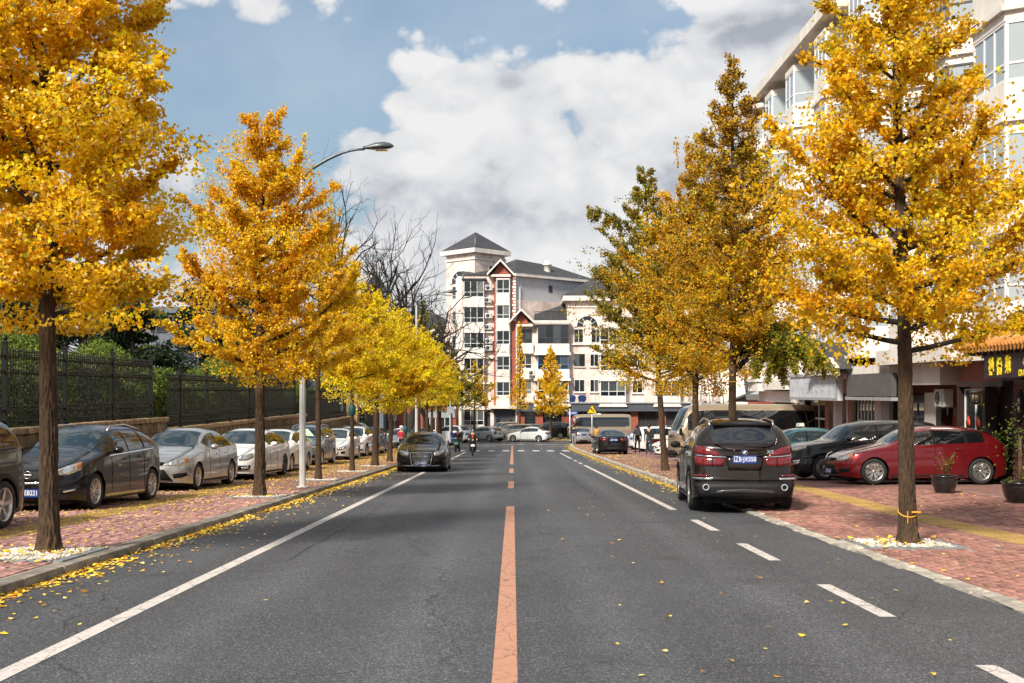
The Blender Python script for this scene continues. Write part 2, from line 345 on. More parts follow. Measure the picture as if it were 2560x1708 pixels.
M_ = {}
M_['asphalt'] = asphalt_mat()
M_['white_line'] = roadpaint_mat('white_line', (0.55, 0.50, 0.46)); M_['orange_line'] = roadpaint_mat('orange_line', (0.45, 0.225, 0.140), 0.47)
M_['paver_base'] = brickfield_mat('paver_base', (0.28, 0.125, 0.10), (0.20, 0.095, 0.08), (0.24, 0.18, 0.14))
M_['paver'] = mat('paver', (0.32, 0.150, 0.115), 0.85, var=0.35, vscale=7, bump=0.4, bscale=60, rnd=0.32, var2=0.25, v2scale=0.8)
M_['paver_pink'] = mat('paver_pink', (0.36, 0.19, 0.165), 0.85, var=0.3, vscale=7, bump=0.4, bscale=60, rnd=0.28, var2=0.25, v2scale=0.8)
M_['sand'] = mat('sand', (0.30, 0.25, 0.20), 0.95, var=0.3, vscale=4)
M_['tactile'] = mat('tactile', (0.42, 0.27, 0.085), 0.8, var=0.25, vscale=9, bump=0.3, bscale=50, rnd=0.15)
M_['kerb'] = mat('kerb', (0.21, 0.185, 0.15), 0.9, var=0.35, vscale=5, bump=0.6, bscale=40, rnd=0.2, var2=0.3, v2scale=1.2)
M_['kerb_pale'] = mat('kerb_pale', (0.38, 0.34, 0.28), 0.9, var=0.4, vscale=6, bump=0.7, bscale=40, rnd=0.15, var2=0.3, v2scale=1.5)
M_['slate'] = mat('slate', (0.17, 0.185, 0.19), 0.75, var=0.3, vscale=5, bump=0.3, rnd=0.12)
M_['pebble'] = mat('pebble', (0.62, 0.57, 0.49), 0.8, var=0.5, vscale=9, var2=0.4, v2scale=3)
M_['leaf'] = leafmat('leaf', 0.52); M_['fallen'] = leafmat('fallen_leaf', 0.12); M_['evergreen'] = leafmat('evergreen', 0.22, 0.35)
M_['bark'] = mat('bark', (0.066, 0.038, 0.019), 0.95, var=0.75, vscale=44, bump=1.0, bscale=40, stretch=(1, 1, 0.24), var2=0.3, v2scale=4, dark=(0.012, 0.008, 0.005))
M_['twig'] = mat('twig', (0.024, 0.017, 0.012), 0.9, var=0.4, vscale=12)
M_['iron'] = mat('iron', (0.006, 0.0055, 0.006), 0.5, spec=0.3, var=0.4, vscale=8)
M_['capstone'] = mat('capstone', (0.36, 0.245, 0.13), 0.88, var=0.35, vscale=6, bump=0.5, rnd=0.18, var2=0.3, v2scale=1.5)
M_['wallstone'] = mat('wallstone', (0.22, 0.16, 0.09), 0.92, var=0.45, vscale=5, bump=0.9, bscale=14, rnd=0.25, var2=0.3, v2scale=1.5)
M_['mortar'] = mat('mortar', (0.12, 0.10, 0.08), 0.95, var=0.3)
M_['soil'] = mat('soil', (0.035, 0.032, 0.018), 0.95, var=0.5, vscale=3)
M_['pole'] = mat('pole', (0.62, 0.62, 0.60), 0.45, metal=0.2, var=0.12, vscale=2.5, stretch=(3, 3, 0.5), var2=0.15, v2scale=3)
M_['lampgrey'] = mat('lampgrey', (0.10, 0.115, 0.12), 0.4, metal=0.4, var=0.2)
M_['lens'] = mat('lens', (0.45, 0.40, 0.30), 0.2)
M_['black'] = mat('black', (0.006, 0.006, 0.0065), 0.6, spec=0.2); M_['rubber'] = mat('rubber', (0.018, 0.018, 0.018), 0.85, var=0.3, vscale=10)
M_['alloy'] = mat('alloy', (0.62, 0.61, 0.58), 0.28, metal=0.9, var=0.15, vscale=6); M_['chrome'] = mat('chrome', (0.72, 0.72, 0.72), 0.12, metal=1.0)
M_['darkrim'] = mat('darkrim', (0.10, 0.10, 0.105), 0.35, metal=0.8)
M_['carglass'] = glassmat('carglass', (0.010, 0.022, 0.027), 0.02); M_['tint'] = glassmat('tint', (0.006, 0.007, 0.008), 0.03)
M_['headlamp'] = mat('headlamp', (0.52, 0.53, 0.52), 0.08, metal=0.75, var=0.5, vscale=26, coat=1.0); M_['amber'] = mat('amber', (0.55, 0.16, 0.02), 0.15, coat=1.0)
M_['taillamp'] = mat('taillamp', (0.13, 0.003, 0.004), 0.12, coat=1.0, var=0.4, vscale=25); M_['plate'] = mat('plate', (0.012, 0.045, 0.22), 0.4); M_['white'] = mat('white', (0.8, 0.8, 0.8), 0.5)
M_['plastic'] = mat('plastic', (0.012, 0.012, 0.013), 0.6, var=0.2, spec=0.3)
M_['cream'] = mat('cream', (0.74, 0.65, 0.57), 0.85, var=0.10, vscale=1.5, var2=0.10, v2scale=0.35, stretch=(1, 1, 0.35))
M_['whitewall'] = mat('whitewall', (0.76, 0.70, 0.63), 0.85, var=0.10, vscale=2, var2=0.12, v2scale=0.5, stretch=(1, 1, 0.3))
M_['officegrey'] = mat('officegrey', (0.13, 0.145, 0.17), 0.6, var=0.1)
M_['greywall'] = mat('greywall', (0.50, 0.49, 0.51), 0.9, var=0.06, vscale=1.2, var2=0.10, v2scale=0.25)
M_['redtile'] = mat('redtile', (0.30, 0.075, 0.045), 0.6, var=0.2, vscale=3, rnd=0.1)
M_['rooftile'] = mat('rooftile', (0.045, 0.047, 0.052), 0.8, var=0.3, vscale=8, stretch=(1, 1, 3), var2=0.2)
M_['pane'] = glassmat('pane', (0.018, 0.024, 0.028), 0.04, var=1, spec=0.5); M_['shopglass'] = glassmat('shopglass', (0.02, 0.026, 0.028), 0.04)
M_['frame'] = mat('frame', (0.72, 0.72, 0.71), 0.45); M_['darkframe'] = mat('darkframe', (0.05, 0.055, 0.06), 0.4); M_['blueframe'] = mat('blueframe', (0.05, 0.16, 0.36), 0.45)
M_['acwhite'] = mat('acwhite', (0.66, 0.65, 0.61), 0.5, var=0.15); M_['greymetal'] = mat('greymetal', (0.38, 0.39, 0.41), 0.5, metal=0.3, var=0.2, vscale=2)
M_['darkband'] = mat('darkband', (0.07, 0.08, 0.095), 0.5, var=0.2); M_['glaze'] = mat('glaze', (0.48, 0.19, 0.035), 0.35, var=0.35, vscale=7, rnd=0.2, coat=0.3)
M_['darkwood'] = mat('darkwood', (0.022, 0.010, 0.008), 0.5, var=0.3); M_['signpurple'] = mat('signpurple', (0.030, 0.018, 0.028), 0.5); M_['signyellow'] = mat('signyellow', (0.85, 0.68, 0.02), 0.5)
M_['gold'] = mat('gold', (0.75, 0.50, 0.10), 0.45); M_['skin'] = mat('skin', (0.50, 0.30, 0.21), 0.6); M_['hair'] = mat('hair', (0.012, 0.010, 0.009), 0.6)
# ================================================================ ground, road, pavements
def hR(y): return float(np.interp(y, [0, 20, 27, 200], [0.03, 0.03, 0.13, 0.13]))
HL = 0.105
def sheet(name, xs, ys, dz, mat_, kind='structure', hfun=None, parent=None):
    """sheet over the road profile; xs(y)->(x0,x1)"""
    ys = np.asarray(ys, float); V = []; nx = 2
    for y in ys:
        x0, x1 = xs(y); h = dz + (hfun(y) if hfun else 0)
        V += [(x0, y, gz(y) + h), (x1, y, gz(y) + h)]
    F = np.array([(2 * i, 2 * i + 1, 2 * i + 3, 2 * i + 2) for i in range(len(ys) - 1)])
    o = link(name, mesh_np(name, V, F), mat_, parent)
    if kind and parent is None: o['kind'] = kind
    return o
gnd = link('ground', mesh_np('ground', [(-1500, -300, -0.5), (1500, -300, -0.5), (1500, -20, -0.5), (-1500, -20, -0.5), (-1500, 90, -4.3), (1500, 90, -4.3), (1500, 2200, -4.3), (-1500, 2200, -4.3)],
     np.array([(0, 1, 2, 3), (3, 2, 5, 4), (4, 5, 6, 7)])), mat('earth', (0.10, 0.09, 0.07), 0.95, var=0.3), None); gnd['kind'] = 'structure'
road = sheet('road', lambda y: (-70, 70), list(np.arange(-15, 141, 2.5)), 0, M_['asphalt'])
xr = lambda y: float(np.interp(y, [0, 50, 86, 100, 110, 118, 122], [4.5, 4.55, 4.85, 5.2, 6.5, 9.5, 16]))
pavL = sheet('pavement_left', lambda y: (-10.4, -4.93), list(np.arange(3, 104.1, 1.5)), HL - 0.014, M_['paver_base'])
pavR = sheet('pavement_right', lambda y: (xr(y), 24), list(np.arange(3, 122.1, 1.5)), -0.014, M_['paver_base'], hfun=hR)

def marking(name, x0, x1, y0, y1, m, label, dz=0.004):
    n = max(2, int((y1 - y0) / 2) + 1)
    o = sheet(name, lambda y: (x0, x1), list(np.linspace(y0, y1, n)), dz, m); o['label'] = label; return o
marking('edge_line', -3.295, -3.145, 4, 78, M_['white_line'], 'long white edge line beside the gutter of yellow leaves')
for (a, b) in [(5.4, 7.43), (9.35, 11.3), (13.37, 15.36), (17.3, 19.4), (21.8, 49), (51, 53), (55, 57), (60, 74)]:
    marking('road_dash_line', 3.03, 3.17, a, b, M_['white_line'], 'white line segment along the paved right side of the road')
for (a, b) in [(4, 22.8), (29.8, 33.7), (40.2, 44.7), (50, 100)]:
    marking('centre_line', -0.13, 0.03, a, b, M_['orange_line'], 'worn orange centre line segment')
for k in range(-5, 4):
    marking('crossing_stripe', k * 1.08 + 0.35, k * 1.08 + 0.83, 80, 84.2, M_['white_line'], 'short white stripe of the zebra crossing', 0.008 if k in (-1, 0) else 0.004)
for (x0, x1, y0, y1) in [(-8, 1.0, 104, 104.5), (-6, -1.5, 99, 99.5), (2, 7, 103, 103.5), (3, 7, 97, 97.4), (-9, -5, 93, 93.4)]:
    marking('junction_line', x0, x1, y0, y1, M_['white_line'], 'thin white line at the far junction', 0.006)

# kerb stones
def stone(dx, dy, dz, bev=0.015, seed=0, jit=0.0):
    me = MB().box((0, 0, 0), (dx, dy, dz)).mesh('stone'); bevel_mesh(me, bev, 2)
    if jit:
        r = random.Random(seed)
        for v in me.vertices: v.co += Vector((r.uniform(-jit, jit), r.uniform(-jit, jit), r.uniform(-jit, jit)))
    me.materials.clear(); return me
def put(me, name, mt, parent, x, y, z, rx=0, ry=0, rz=0, s=None):
    o = bpy.data.objects.new(name, me); col.objects.link(o); o.parent = parent; o.location = (x, y, z); o.rotation_euler = (rx, ry, rz)
    if s: o.scale = s
    if not me.materials: me.materials.append(mt)
    return o
TL = math.atan(-SL)
R0 = random.Random(5)
kl = [stone(0.19, 0.985, 0.30, 0.022, i, 0.006) for i in range(4)]; kr = [stone(0.21, 0.93, 0.30, 0.03, i, 0.016) for i in range(4)]
kerbL = empty('kerb_left', (0, 0, 0)); kerbL['kind'] = 'structure'
for i in range(94):
    y = 8.5 + i; put(kl[i % 4], 'kerb_stone', M_['kerb'], kerbL, -4.845 + R0.uniform(-.006, .006), y, gz(y) + HL - 0.15 + R0.uniform(-.006, .004), math.atan(gslope(y)), R0.uniform(-.01, .01), R0.uniform(-.006, .006))
kerbR = empty('kerb_right', (0, 0, 0)); kerbR['kind'] = 'structure'
for i in range(104):
    y = 8.2 + i * 0.97; x = xr(y) - 0.10; h = hR(y)
    if y > 108: continue
    put(kr[i % 4], 'kerb_stone', M_['kerb_pale'], kerbR, x + R0.uniform(-.02, .02), y, gz(y) + h - 0.146 + R0.uniform(-.012, .008), math.atan(gslope(y)), R0.uniform(-.02, .02), R0.uniform(-.02, .02))

# tree pits: (x, y, half size)
LTREES = [(-5.49, 13.4), (-5.48, 24.5), (-5.58, 32.5), (-5.53, 39.0), (-5.45, 44.7), (-5.6, 51.5), (-5.5, 58), (-5.5, 66.5), (-5.5, 72.7), (-5.5, 77), (-5.5, 83)]
PITS = [(-5.52, 13.1, 0.60, 0.72, 'L'), (-5.5, 24.5, 0.58, 0.62, 'L'), (-5.55, 32.5, 0.58, 0.62, 'L'), (-5.53, 39.0, 0.58, 0.6, 'L'), (-5.5, 44.7, 0.58, 0.6, 'L'), (5.18, 15.05, 0.66, 0.62, 'R')]
def in_pit(x, y): return any(abs(x - a) < c + 0.02 and abs(y - b) < d + 0.02 for a, b, c, d, s in PITS)

# paving bricks
bks = {q: [stone(0.089, 0.193, 0.05, 0.005, i, 0.0015) for i in range(3)] for q in 'LR'}
def bricks(side, x0, x1, y0, y1, hf, parent, skip):
    bk = bks[side]; mi = M_['paver_pink' if side == 'L' else 'paver']; mm = M_['mass' + side]
    r = random.Random(11 if side == 'L' else 12); L = []
    nx = int((x1 - x0) / 0.1)
    for i in range(nx):
        x = x0 + 0.05 + i * 0.1; off = 0.1 * (i % 2) + 0.02 * r.random()
        if skip(x): continue
        for j in range(int((y1 - y0) / 0.2)):
            y = y0 + off + j * 0.2
            if in_pit(x, y): continue
            L.append((x, y, hf(y) - 0.025 + r.gauss(0, 0.0030) - (0.008 if r.random() < .02 else 0), r.gauss(0, 0.018), r.gauss(0, 0.018), r.gauss(0, 0.015), r.randrange(3)))
    vis = lambda b: abs(b[0]) / b[1] < 1278 / FPX and (CAMH - hf(b[1])) / b[1] * FPX + 1074 < 1706
    L.sort(key=lambda b: (not vis(b), b[1] + 0.15 * abs(b[0])))
    for b in L[:300]:
        put(bk[b[6]], 'paving_brick', mi, parent, b[0], b[1], gz(b[1]) + b[2], TL + b[3], b[4], b[5])
    rest = [b for b in L[300:] if abs(b[0]) / b[1] < 1400 / FPX]
    base = np.array([v.co[:] for v in bk[0].vertices]); Fq = {}
    for p in bk[0].polygons: Fq.setdefault(len(p.vertices), []).append(list(p.vertices))
    keep = {k: np.array(v) for k, v in Fq.items()}
    # only the upper shell is kept
    zc = base[:, 2]; keep = {k: f[(zc[f].max(1) > 0.015)] for k, f in keep.items()}
    n = len(rest); A = np.array([(b[0], b[1], gz(b[1]) + b[2], b[3] + TL, b[4], b[5]) for b in rest])
    V = np.repeat(base[None], n, 0); x, y, z = V[..., 0], V[..., 1], V[..., 2]
    c, s = np.cos(A[:, 5])[:, None], np.sin(A[:, 5])[:, None]
    X = x * c - y * s; Y = x * s + y * c; Z = z + Y * A[:, 3][:, None] - X * A[:, 4][:, None]
    V = np.stack([X + A[:, 0][:, None], Y + A[:, 1][:, None], Z + A[:, 2][:, None]], -1).reshape(-1, 3)
    F = [(f[None] + (np.arange(n) * len(base))[:, None, None]).reshape(-1, f.shape[1]) for f in keep.values() if len(f)]
    me = mesh_np('paving_bricks', V, F)
    at = me.attributes.new('tone', 'FLOAT', 'POINT'); at.data.foreach_set('value', np.repeat(np.random.default_rng(3).random(n), len(base)).astype(np.float32))
    o = link('paving_brick_field', me, mm, parent); o['kind'] = 'stuff'
    return o
def paver_mass(k):
    m, nt, b = new_mat('paver_mass'); tcx = nd(nt, 'ShaderNodeTexCoord'); at = nd(nt, 'ShaderNodeAttribute', attribute_name='tone')
    n1 = nd(nt, 'ShaderNodeTexNoise', {'Vector': tcx.outputs['Object'], 'Scale': 7.0, 'Detail': 6.0, 'Roughness': 0.65})
    c1 = ramp_node(nt, n1.outputs['Fac'], [(0.3, tuple(x * .68 for x in k)), (0.5, k), (0.7, tuple(x * 1.28 for x in k))])
    f = nd(nt, 'ShaderNodeMapRange', {0: at.outputs['Fac'], 3: 0.68, 4: 1.32}); s = nd(nt, 'ShaderNodeVectorMath', {0: c1, 'Scale': f.outputs[0]}, operation='SCALE')
    n2 = nd(nt, 'ShaderNodeTexNoise', {'Vector': tcx.outputs['Object'], 'Scale': 0.8, 'Detail': 4.0}); f2 = nd(nt, 'ShaderNodeMapRange', {0: n2.outputs['Fac'], 1: 0.35, 2: 0.65, 3: 0.75, 4: 1.15})
    s2 = nd(nt, 'ShaderNodeVectorMath', {0: s.outputs[0], 'Scale': f2.outputs[0]}, operation='SCALE')
    nt.links.new(s2.outputs[0], b.inputs['Base Color']); b.inputs['Roughness'].default_value = 0.85; return m
M_['massL'] = paver_mass((0.36, 0.19, 0.165)); M_['massR'] = paver_mass((0.32, 0.150, 0.115))
skL = lambda x: -7.36 < x < -6.74
skR = lambda x: 6.74 < x < 7.36
sheet('bedding_sand', lambda y: (-9.6, -4.94), list(np.arange(9.4, 27.4, 1.5)), HL - 0.009, M_['sand'], parent=pavL)
sheet('bedding_sand', lambda y: (4.51, 10.62), list(np.arange(8.8, 27.4, 1.5)), -0.009, M_['sand'], hfun=hR, parent=pavR)
bricks('L', -9.5, -4.95, 9.6, 27, lambda y: HL, pavL, skL)
bricks('R', 4.52, 10.6, 9.0, 27, hR, pavR, skR)
# yellow tactile strip: ribbed tiles
tm = MB().box((0, 0, -0.02), (0.292, 0.292, 0.04))
for k in range(4): tm.box((-0.108 + k * 0.072, 0, 0.0025), (0.034, 0.27, 0.005))
tme = tm.mesh('tactile_tile')
for side, xc, hf, par, y0, y1 in (('L', -7.05, lambda y: HL, pavL, 12, 30), ('R', 7.05, hR, pavR, 12.6, 48)):
    for i in range(int((y1 - y0) / 0.3)):
        y = y0 + 0.3 * i
        for k in (-1, 1):
            put(tme, 'tactile_tile', M_['tactile'], par, xc + k * 0.15, y, gz(y) + hf(y) + R0.uniform(-.003, .003), TL, 0, 0)

# tree pits: slate rim and white pebbles
oct_v = np.array([(1, 0, 0), (-1, 0, 0), (0, 1, 0), (0, -1, 0), (0, 0, 1), (0, 0, -1), (.6, .6, .45), (-.6, .6, .45), (-.6, -.6, .45), (.6, -.6, .45)]) * 1.0
oct_f = np.array([(0, 6, 4), (6, 2, 4), (2, 7, 4), (7, 1, 4), (1, 8, 4), (8, 3, 4), (3, 9, 4), (9, 0, 4), (0, 2, 6), (2, 1, 7), (1, 3, 8), (3, 0, 9)])
def pebbles(name, n, x0, x1, y0, y1, hf, rng, par, size=0.022):
    P = np.stack([rng.uniform(x0, x1, n), rng.uniform(y0, y1, n)], -1)
    V = oct_v[None] * (size * rng.uniform(0.6, 1.3, (n, 1, 1)) * rng.uniform(0.6, 1.2, (n, 1, 3)))
    a = rng.uniform(0, 6.28, n); c, s = np.cos(a)[:, None], np.sin(a)[:, None]
    V = np.stack([V[..., 0] * c - V[..., 1] * s, V[..., 0] * s + V[..., 1] * c, V[..., 2] * 0.7], -1)
    Z = gzv(P[:, 1]) + hf + rng.uniform(-0.004, 0.022, n)
    V += np.concatenate([P, Z[:, None]], 1)[:, None]
    me = mesh_np(name, V.reshape(-1, 3), (oct_f[None] + (np.arange(n) * 10)[:, None, None]).reshape(-1, 3))
    o = link(name, me, M_['pebble'], par); o['kind'] = 'stuff'; return o
rngp = np.random.default_rng(8)
for (x, y, a, b, s) in PITS:
    hf = HL if s == 'L' else hR(y)
    pl = empty('tree_pit_edging', (x, y, gz(y) + hf)); pl.rotation_euler = (TL, 0, 0)
    where = 'pale concrete lamp post' if 24 < y < 33 else ''
    near = {13.1: 'nearest ginkgo on the fence side', 24.5: 'second ginkgo on the fence side', 32.5: 'ginkgo just past the white lamp post', 39.0: 'slim ginkgo with a teal band', 44.7: 'fifth ginkgo on the fence side', 15.05: 'ginkgo with a yellow ribbon'}[y]
    setp(pl, 'slate edging with pebbles around the ' + near, 'tree pit', 'tree pits along the kerbs')
    w = 0.10
    for (cx, cy, dx, dy) in [(0, -b + w / 2, 2 * a - 0.004, w), (0, b - w / 2, 2 * a - 0.004, w), (-a + w / 2, 0, w, 2 * b - 2 * w - 0.006), (a - w / 2, 0, w, 2 * b - 2 * w - 0.006)]:
        me = MB().box((cx, cy, -0.012), (dx, dy, 0.05)).mesh('edging_slab'); bevel_mesh(me, 0.006, 1); link('edging_slab', me, M_['slate'], pl)
    link('soil_bed', mesh_np('soil_bed', [(-a + w, -b + w, -0.008), (a - w, -b + w, -0.008), (a - w, b - w, -0.008), (-a + w, b - w, -0.008)], np.array([(0, 1, 2, 3)])), M_['sand'], pl)
    n = 1500 if y < 20 else 600
    pb = pebbles('pebbles', n, x - a + w + 0.02, x + a - w - 0.02, y - b + w + 0.02, y + b - w - 0.02, hf, rngp, None)
    pb.parent = pl; pb.matrix_parent_inverse = (Matrix.Translation((x, y, gz(y) + hf)) @ Matrix.Rotation(TL, 4, 'X')).inverted()

# ================================================================ retaining wall and iron fence
XW = -10.05
SECT = [(17.5, 32.9, 0.80), (32.9, 55.0, 0.46), (55.0, 70.4, 0.0)]
SECTN = ['nearest highest stretch', 'middle stretch', 'farthest lowest stretch']
capm = [stone(0.40, 0.405, 0.13, 0.018, i, 0.006) for i in range(3)]; wsm = [stone(0.30, 0.585, 0.285, 0.03, i, 0.012) for i in range(4)]
cyl = MB()
pick = MB().box((0, 0, 0.775), (0.016, 0.016, 1.55)); pick.lathe([(0, 1.64), (0.016, 1.575), (0.020, 1.555), (0.012, 1.535), (0.012, 1.53)], n=6)
for z in (1.50, 1.42, 1.18, 1.10, 0.42, 0.30): pick.lathe([(0.008, z - 0.022), (0.024, z - 0.008), (0.024, z + 0.008), (0.008, z + 0.022)], n=6)
pickm = pick.mesh('picket')
postm = MB().box((0, 0, 0.86), (0.085, 0.085, 1.72)); postm.box((0, 0, 1.735), (0.12, 0.12, 0.03)); postm.lathe([(0.0, 1.86), (0.028, 1.85), (0.042, 1.815), (0.03, 1.78), (0.02, 1.765), (0.045, 1.75)], n=10); postm.box((0, 0, 0.03), (0.14, 0.14, 0.05))
postmesh = postm.mesh('post')
for si, (y0, y1, zt) in enumerate(SECT):
    w = thing('retaining_wall', 'coursed tan stone retaining wall under the iron fence, ' + SECTN[si], 'wall', (XW, y0, zt), 0, 'retaining wall stretches along the parking')
    zb = gz(y1) - 0.2
    b = MB().span((-0.35, 0.0, zb - zt), (0.0, y1 - y0 - 0.004, -0.135)); b.build('backing', M_['mortar'], w)
    n = int((y1 - y0) / 0.415)
    for i in range(n):
        put(capm[i % 3], 'cap_stone', M_['capstone'], w, -0.11 + R0.uniform(-.008, .008), 0.21 + i * 0.415, -0.066 + R0.uniform(-.004, .004), 0, 0, R0.uniform(-.02, .02))
    nc = 0
    for c in range(6):
        zc = -0.135 - 0.15 - c * 0.30
        for i in range(int((y1 - y0) / 0.6) + 1):
            yy = 0.3 + i * 0.6 + (0.3 if c % 2 else 0)
            if yy > y1 - y0 - 0.25 or zt + zc + 0.15 < gz(y0 + yy) + HL: continue
            put(wsm[(i + c) % 4], 'wall_stone', M_['wallstone'], w, -0.125 + R0.uniform(-.012, .012), yy + R0.uniform(-.01, .01), zc, 0, 0, R0.uniform(-.02, .02))
    f = thing('iron_fence', 'black wrought iron fence with spear tips on the ' + SECTN[si] + ' of stone wall', 'fence', (XW - 0.12, y0, zt), 0, 'iron fence stretches on the wall')
    posts = [(31.8 - 3.04 * k) for k in range(5)][::-1] if si == 0 else ([34.6 + 3.03 * k for k in range(7)] if si == 1 else [56.0 + 3.2 * k for k in range(5)])
    for py in posts: put(postmesh, 'post', M_['iron'], f, 0, py - y0, 0)
    ya = posts[0] - y0; yb = posts[-1] - y0
    if si == 1: ya = 0.4
    for z in (1.46, 1.14, 0.36, 0.14): MB().span((-0.012, ya, z - 0.018), (0.012, yb, z + 0.018)).build('rail', M_['iron'], f)
    k = 0; yy = ya + 0.065
    while yy < yb:
        if min(abs(yy + y0 - p) for p in posts) > 0.07: put(pickm, 'picket', M_['iron'], f, 0.0, yy, 0.01)
        yy += 0.128
pil = thing('gate_pillar', 'square stone gate pillar closing the far end of the iron fence', 'pillar', (XW - 0.1, 71.0, gz(71)))
for k in range(6):
    me = stone(0.95, 0.95, 0.62, 0.03, k, 0.01); put(me, 'pillar_block', M_['capstone'], pil, 0, 0, 0.31 + k * 0.64)
gs = thing('shelter_sign', 'small green sign with white figure hung on the far iron fence', 'sign', (XW + 0.02, 66.5, 0.35))
MB().box((0, 0, 0.45), (0.03, 0.62, 0.9)).build('board', mat('signgreen', (0.0, 0.16, 0.10), 0.5), gs)
g2 = MB(); g2.box((0.02, -0.05, 0.62), (0.008, 0.12, 0.12)); g2.box((0.02, 0, 0.42), (0.008, 0.10, 0.26)); g2.box((0.02, 0.1, 0.25), (0.008, 0.22, 0.06)); g2.box((0.02, -0.12, 0.45), (0.008, 0.16, 0.05)); g2.box((0.02, 0, 0.1), (0.008, 0.4, 0.05))
g2.build('pictogram', M_['white'], gs)
# raised garden behind the wall
V = []; ys = np.arange(10, 76, 3.0); xs = [-10.3, -13, -18, -30, -70]
for y in ys:
    zt = 0.72 if y < 32.9 else (0.38 if y < 55 else -0.08)
    for x in xs: V.append((x, y, zt + max(0, (-x - 10.3)) * 0.05))
nx = len(xs); F = np.array([(i * nx + j + 1, i * nx + j, (i + 1) * nx + j, (i + 1) * nx + j + 1) for i in range(len(ys) - 1) for j in range(nx - 1)])
o = link('garden_terrain', mesh_np('garden_terrain', V, F), M_['soil']); o['kind'] = 'structure'

# manhole cover and an old sealed crack
mh = thing('manhole_cover', 'round iron manhole cover in the road beside the orange dashes', 'manhole cover', (-0.45, 38.6, gz(38.6) + 0.006)); mh.rotation_euler = (TL, 0, 0)
MB().lathe([(0.001, 0.006), (0.33, 0.006), (0.34, 0.002), (0.34, -0.05)], n=28).build('lid', mat('castiron', (0.05, 0.045, 0.042), 0.6, var=0.3, bump=0.4, bscale=40), mh); MB().lathe([(0.345, -0.05), (0.345, 0.004), (0.42, 0.003), (0.43, -0.05)], n=28).build('rim', mat('castrim', (0.09, 0.085, 0.08), 0.8, var=0.4), mh)
rc_ = random.Random(9)
def crack(x0, y0, y1, amp, w, nm='crack_line'):
    V = []; x = x0; n = int((y1 - y0) / .12)
    for i in range(n + 1):
        y = y0 + i * (y1 - y0) / n; x += rc_.gauss(0, amp); x += (x0 - x) * .08; ww = w * rc_.uniform(.25, 1.0); V += [(x - ww, y, gz(y) + .0055), (x + ww, y, gz(y) + .0055)]
    o = link(nm, mesh_np(nm, V, np.array([(2 * i, 2 * i + 1, 2 * i + 3, 2 * i + 2) for i in range(n)])), mat('crackdark', (.018, .018, .02), .9)); o['kind'] = 'structure'; o['label'] = 'thin dark crack in the asphalt'
crack(-2.65, 13.5, 24, .012, .009); crack(1.9, 26, 44, .02, .011)
# ================================================================ foliage
def nrm(a): return a / np.maximum(np.linalg.norm(a, axis=-1, keepdims=True), 1e-9)
def leaves_np(P, rng, size, colr, tris=3, flat=0.0, jit=0.35, up=0.25, shape='fan'):
    """fan-shaped leaves at P; flat=1 lays them on the ground"""
    n = len(P); N = nrm(rng.normal(size=(n, 3)) * (1 - flat * 0.93) + np.array([0, 0, 1.0]) * (up + flat * 1.6))
    T = nrm(np.cross(N, nrm(rng.normal(size=(n, 3))))); B = np.cross(N, T)
    s = (size * rng.uniform(1 - jit, 1 + jit, n))[:, None]
    fold = rng.uniform(-0.35, 0.35, (n, 1)) * (1 - flat * 0.5) + 0.12 * flat
    if shape == 'fan':
        if tris == 3: pts = [(0, 0, 0), (-0.62, 0.62, 1), (-0.22, 1.0, 0.25), (0.24, 0.98, 0.25), (0.62, 0.60, 1)]
        else: pts = [(0, 0, 0), (-0.62, 0.66, 1), (0.0, 1.0, 0.0), (0.62, 0.66, 1)]
    else: pts = [(0, 0, 0), (-0.32, 0.5, 1), (0.0, 1.05, 0.0), (0.32, 0.5, 1)]
    k = len(pts)
    V = np.stack([P + s * (T * a + B * (b - 0.5) + N * (fold * c)) for a, b, c in pts], 1).reshape(-1, 3)
    base = (np.arange(n) * k)[:, None]
    F = np.concatenate([base + np.array([[0, i + 1, i + 2]]) * 1 for i in range(k - 2)])[:, ::-1]
    return V, F, np.repeat(colr, k, 0)
def tube_np(path, rad, n, noise=None, rng=None):
    path = np.asarray(path, float); m = len(path); t = nrm(np.gradient(path, axis=0))
    ref = np.array([1.0, 0.13, 0.07]); a = nrm(np.cross(t, ref)); b = np.cross(t, a)
    th = np.arange(n) * 2 * math.pi / n
    R = np.asarray(rad)[:, None] * np.ones((1, n))
    if noise is not None: R = R * noise
    V = path[:, None] + R[..., None] * (a[:, None] * np.cos(th)[None, :, None] + b[:, None] * np.sin(th)[None, :, None])
    i = np.arange(m - 1)[:, None] * n; k = np.arange(n)[None]
    F = np.stack([i + k, i + (k + 1) % n, i + n + (k + 1) % n, i + n + k], -1).reshape(-1, 4)
    return V.reshape(-1, 3), F
def join(parts):
    V = []; F = []; o = 0
    for v, f in parts: V.append(v); F.append(f + o); o += len(v)
    return np.concatenate(V), np.concatenate(F)
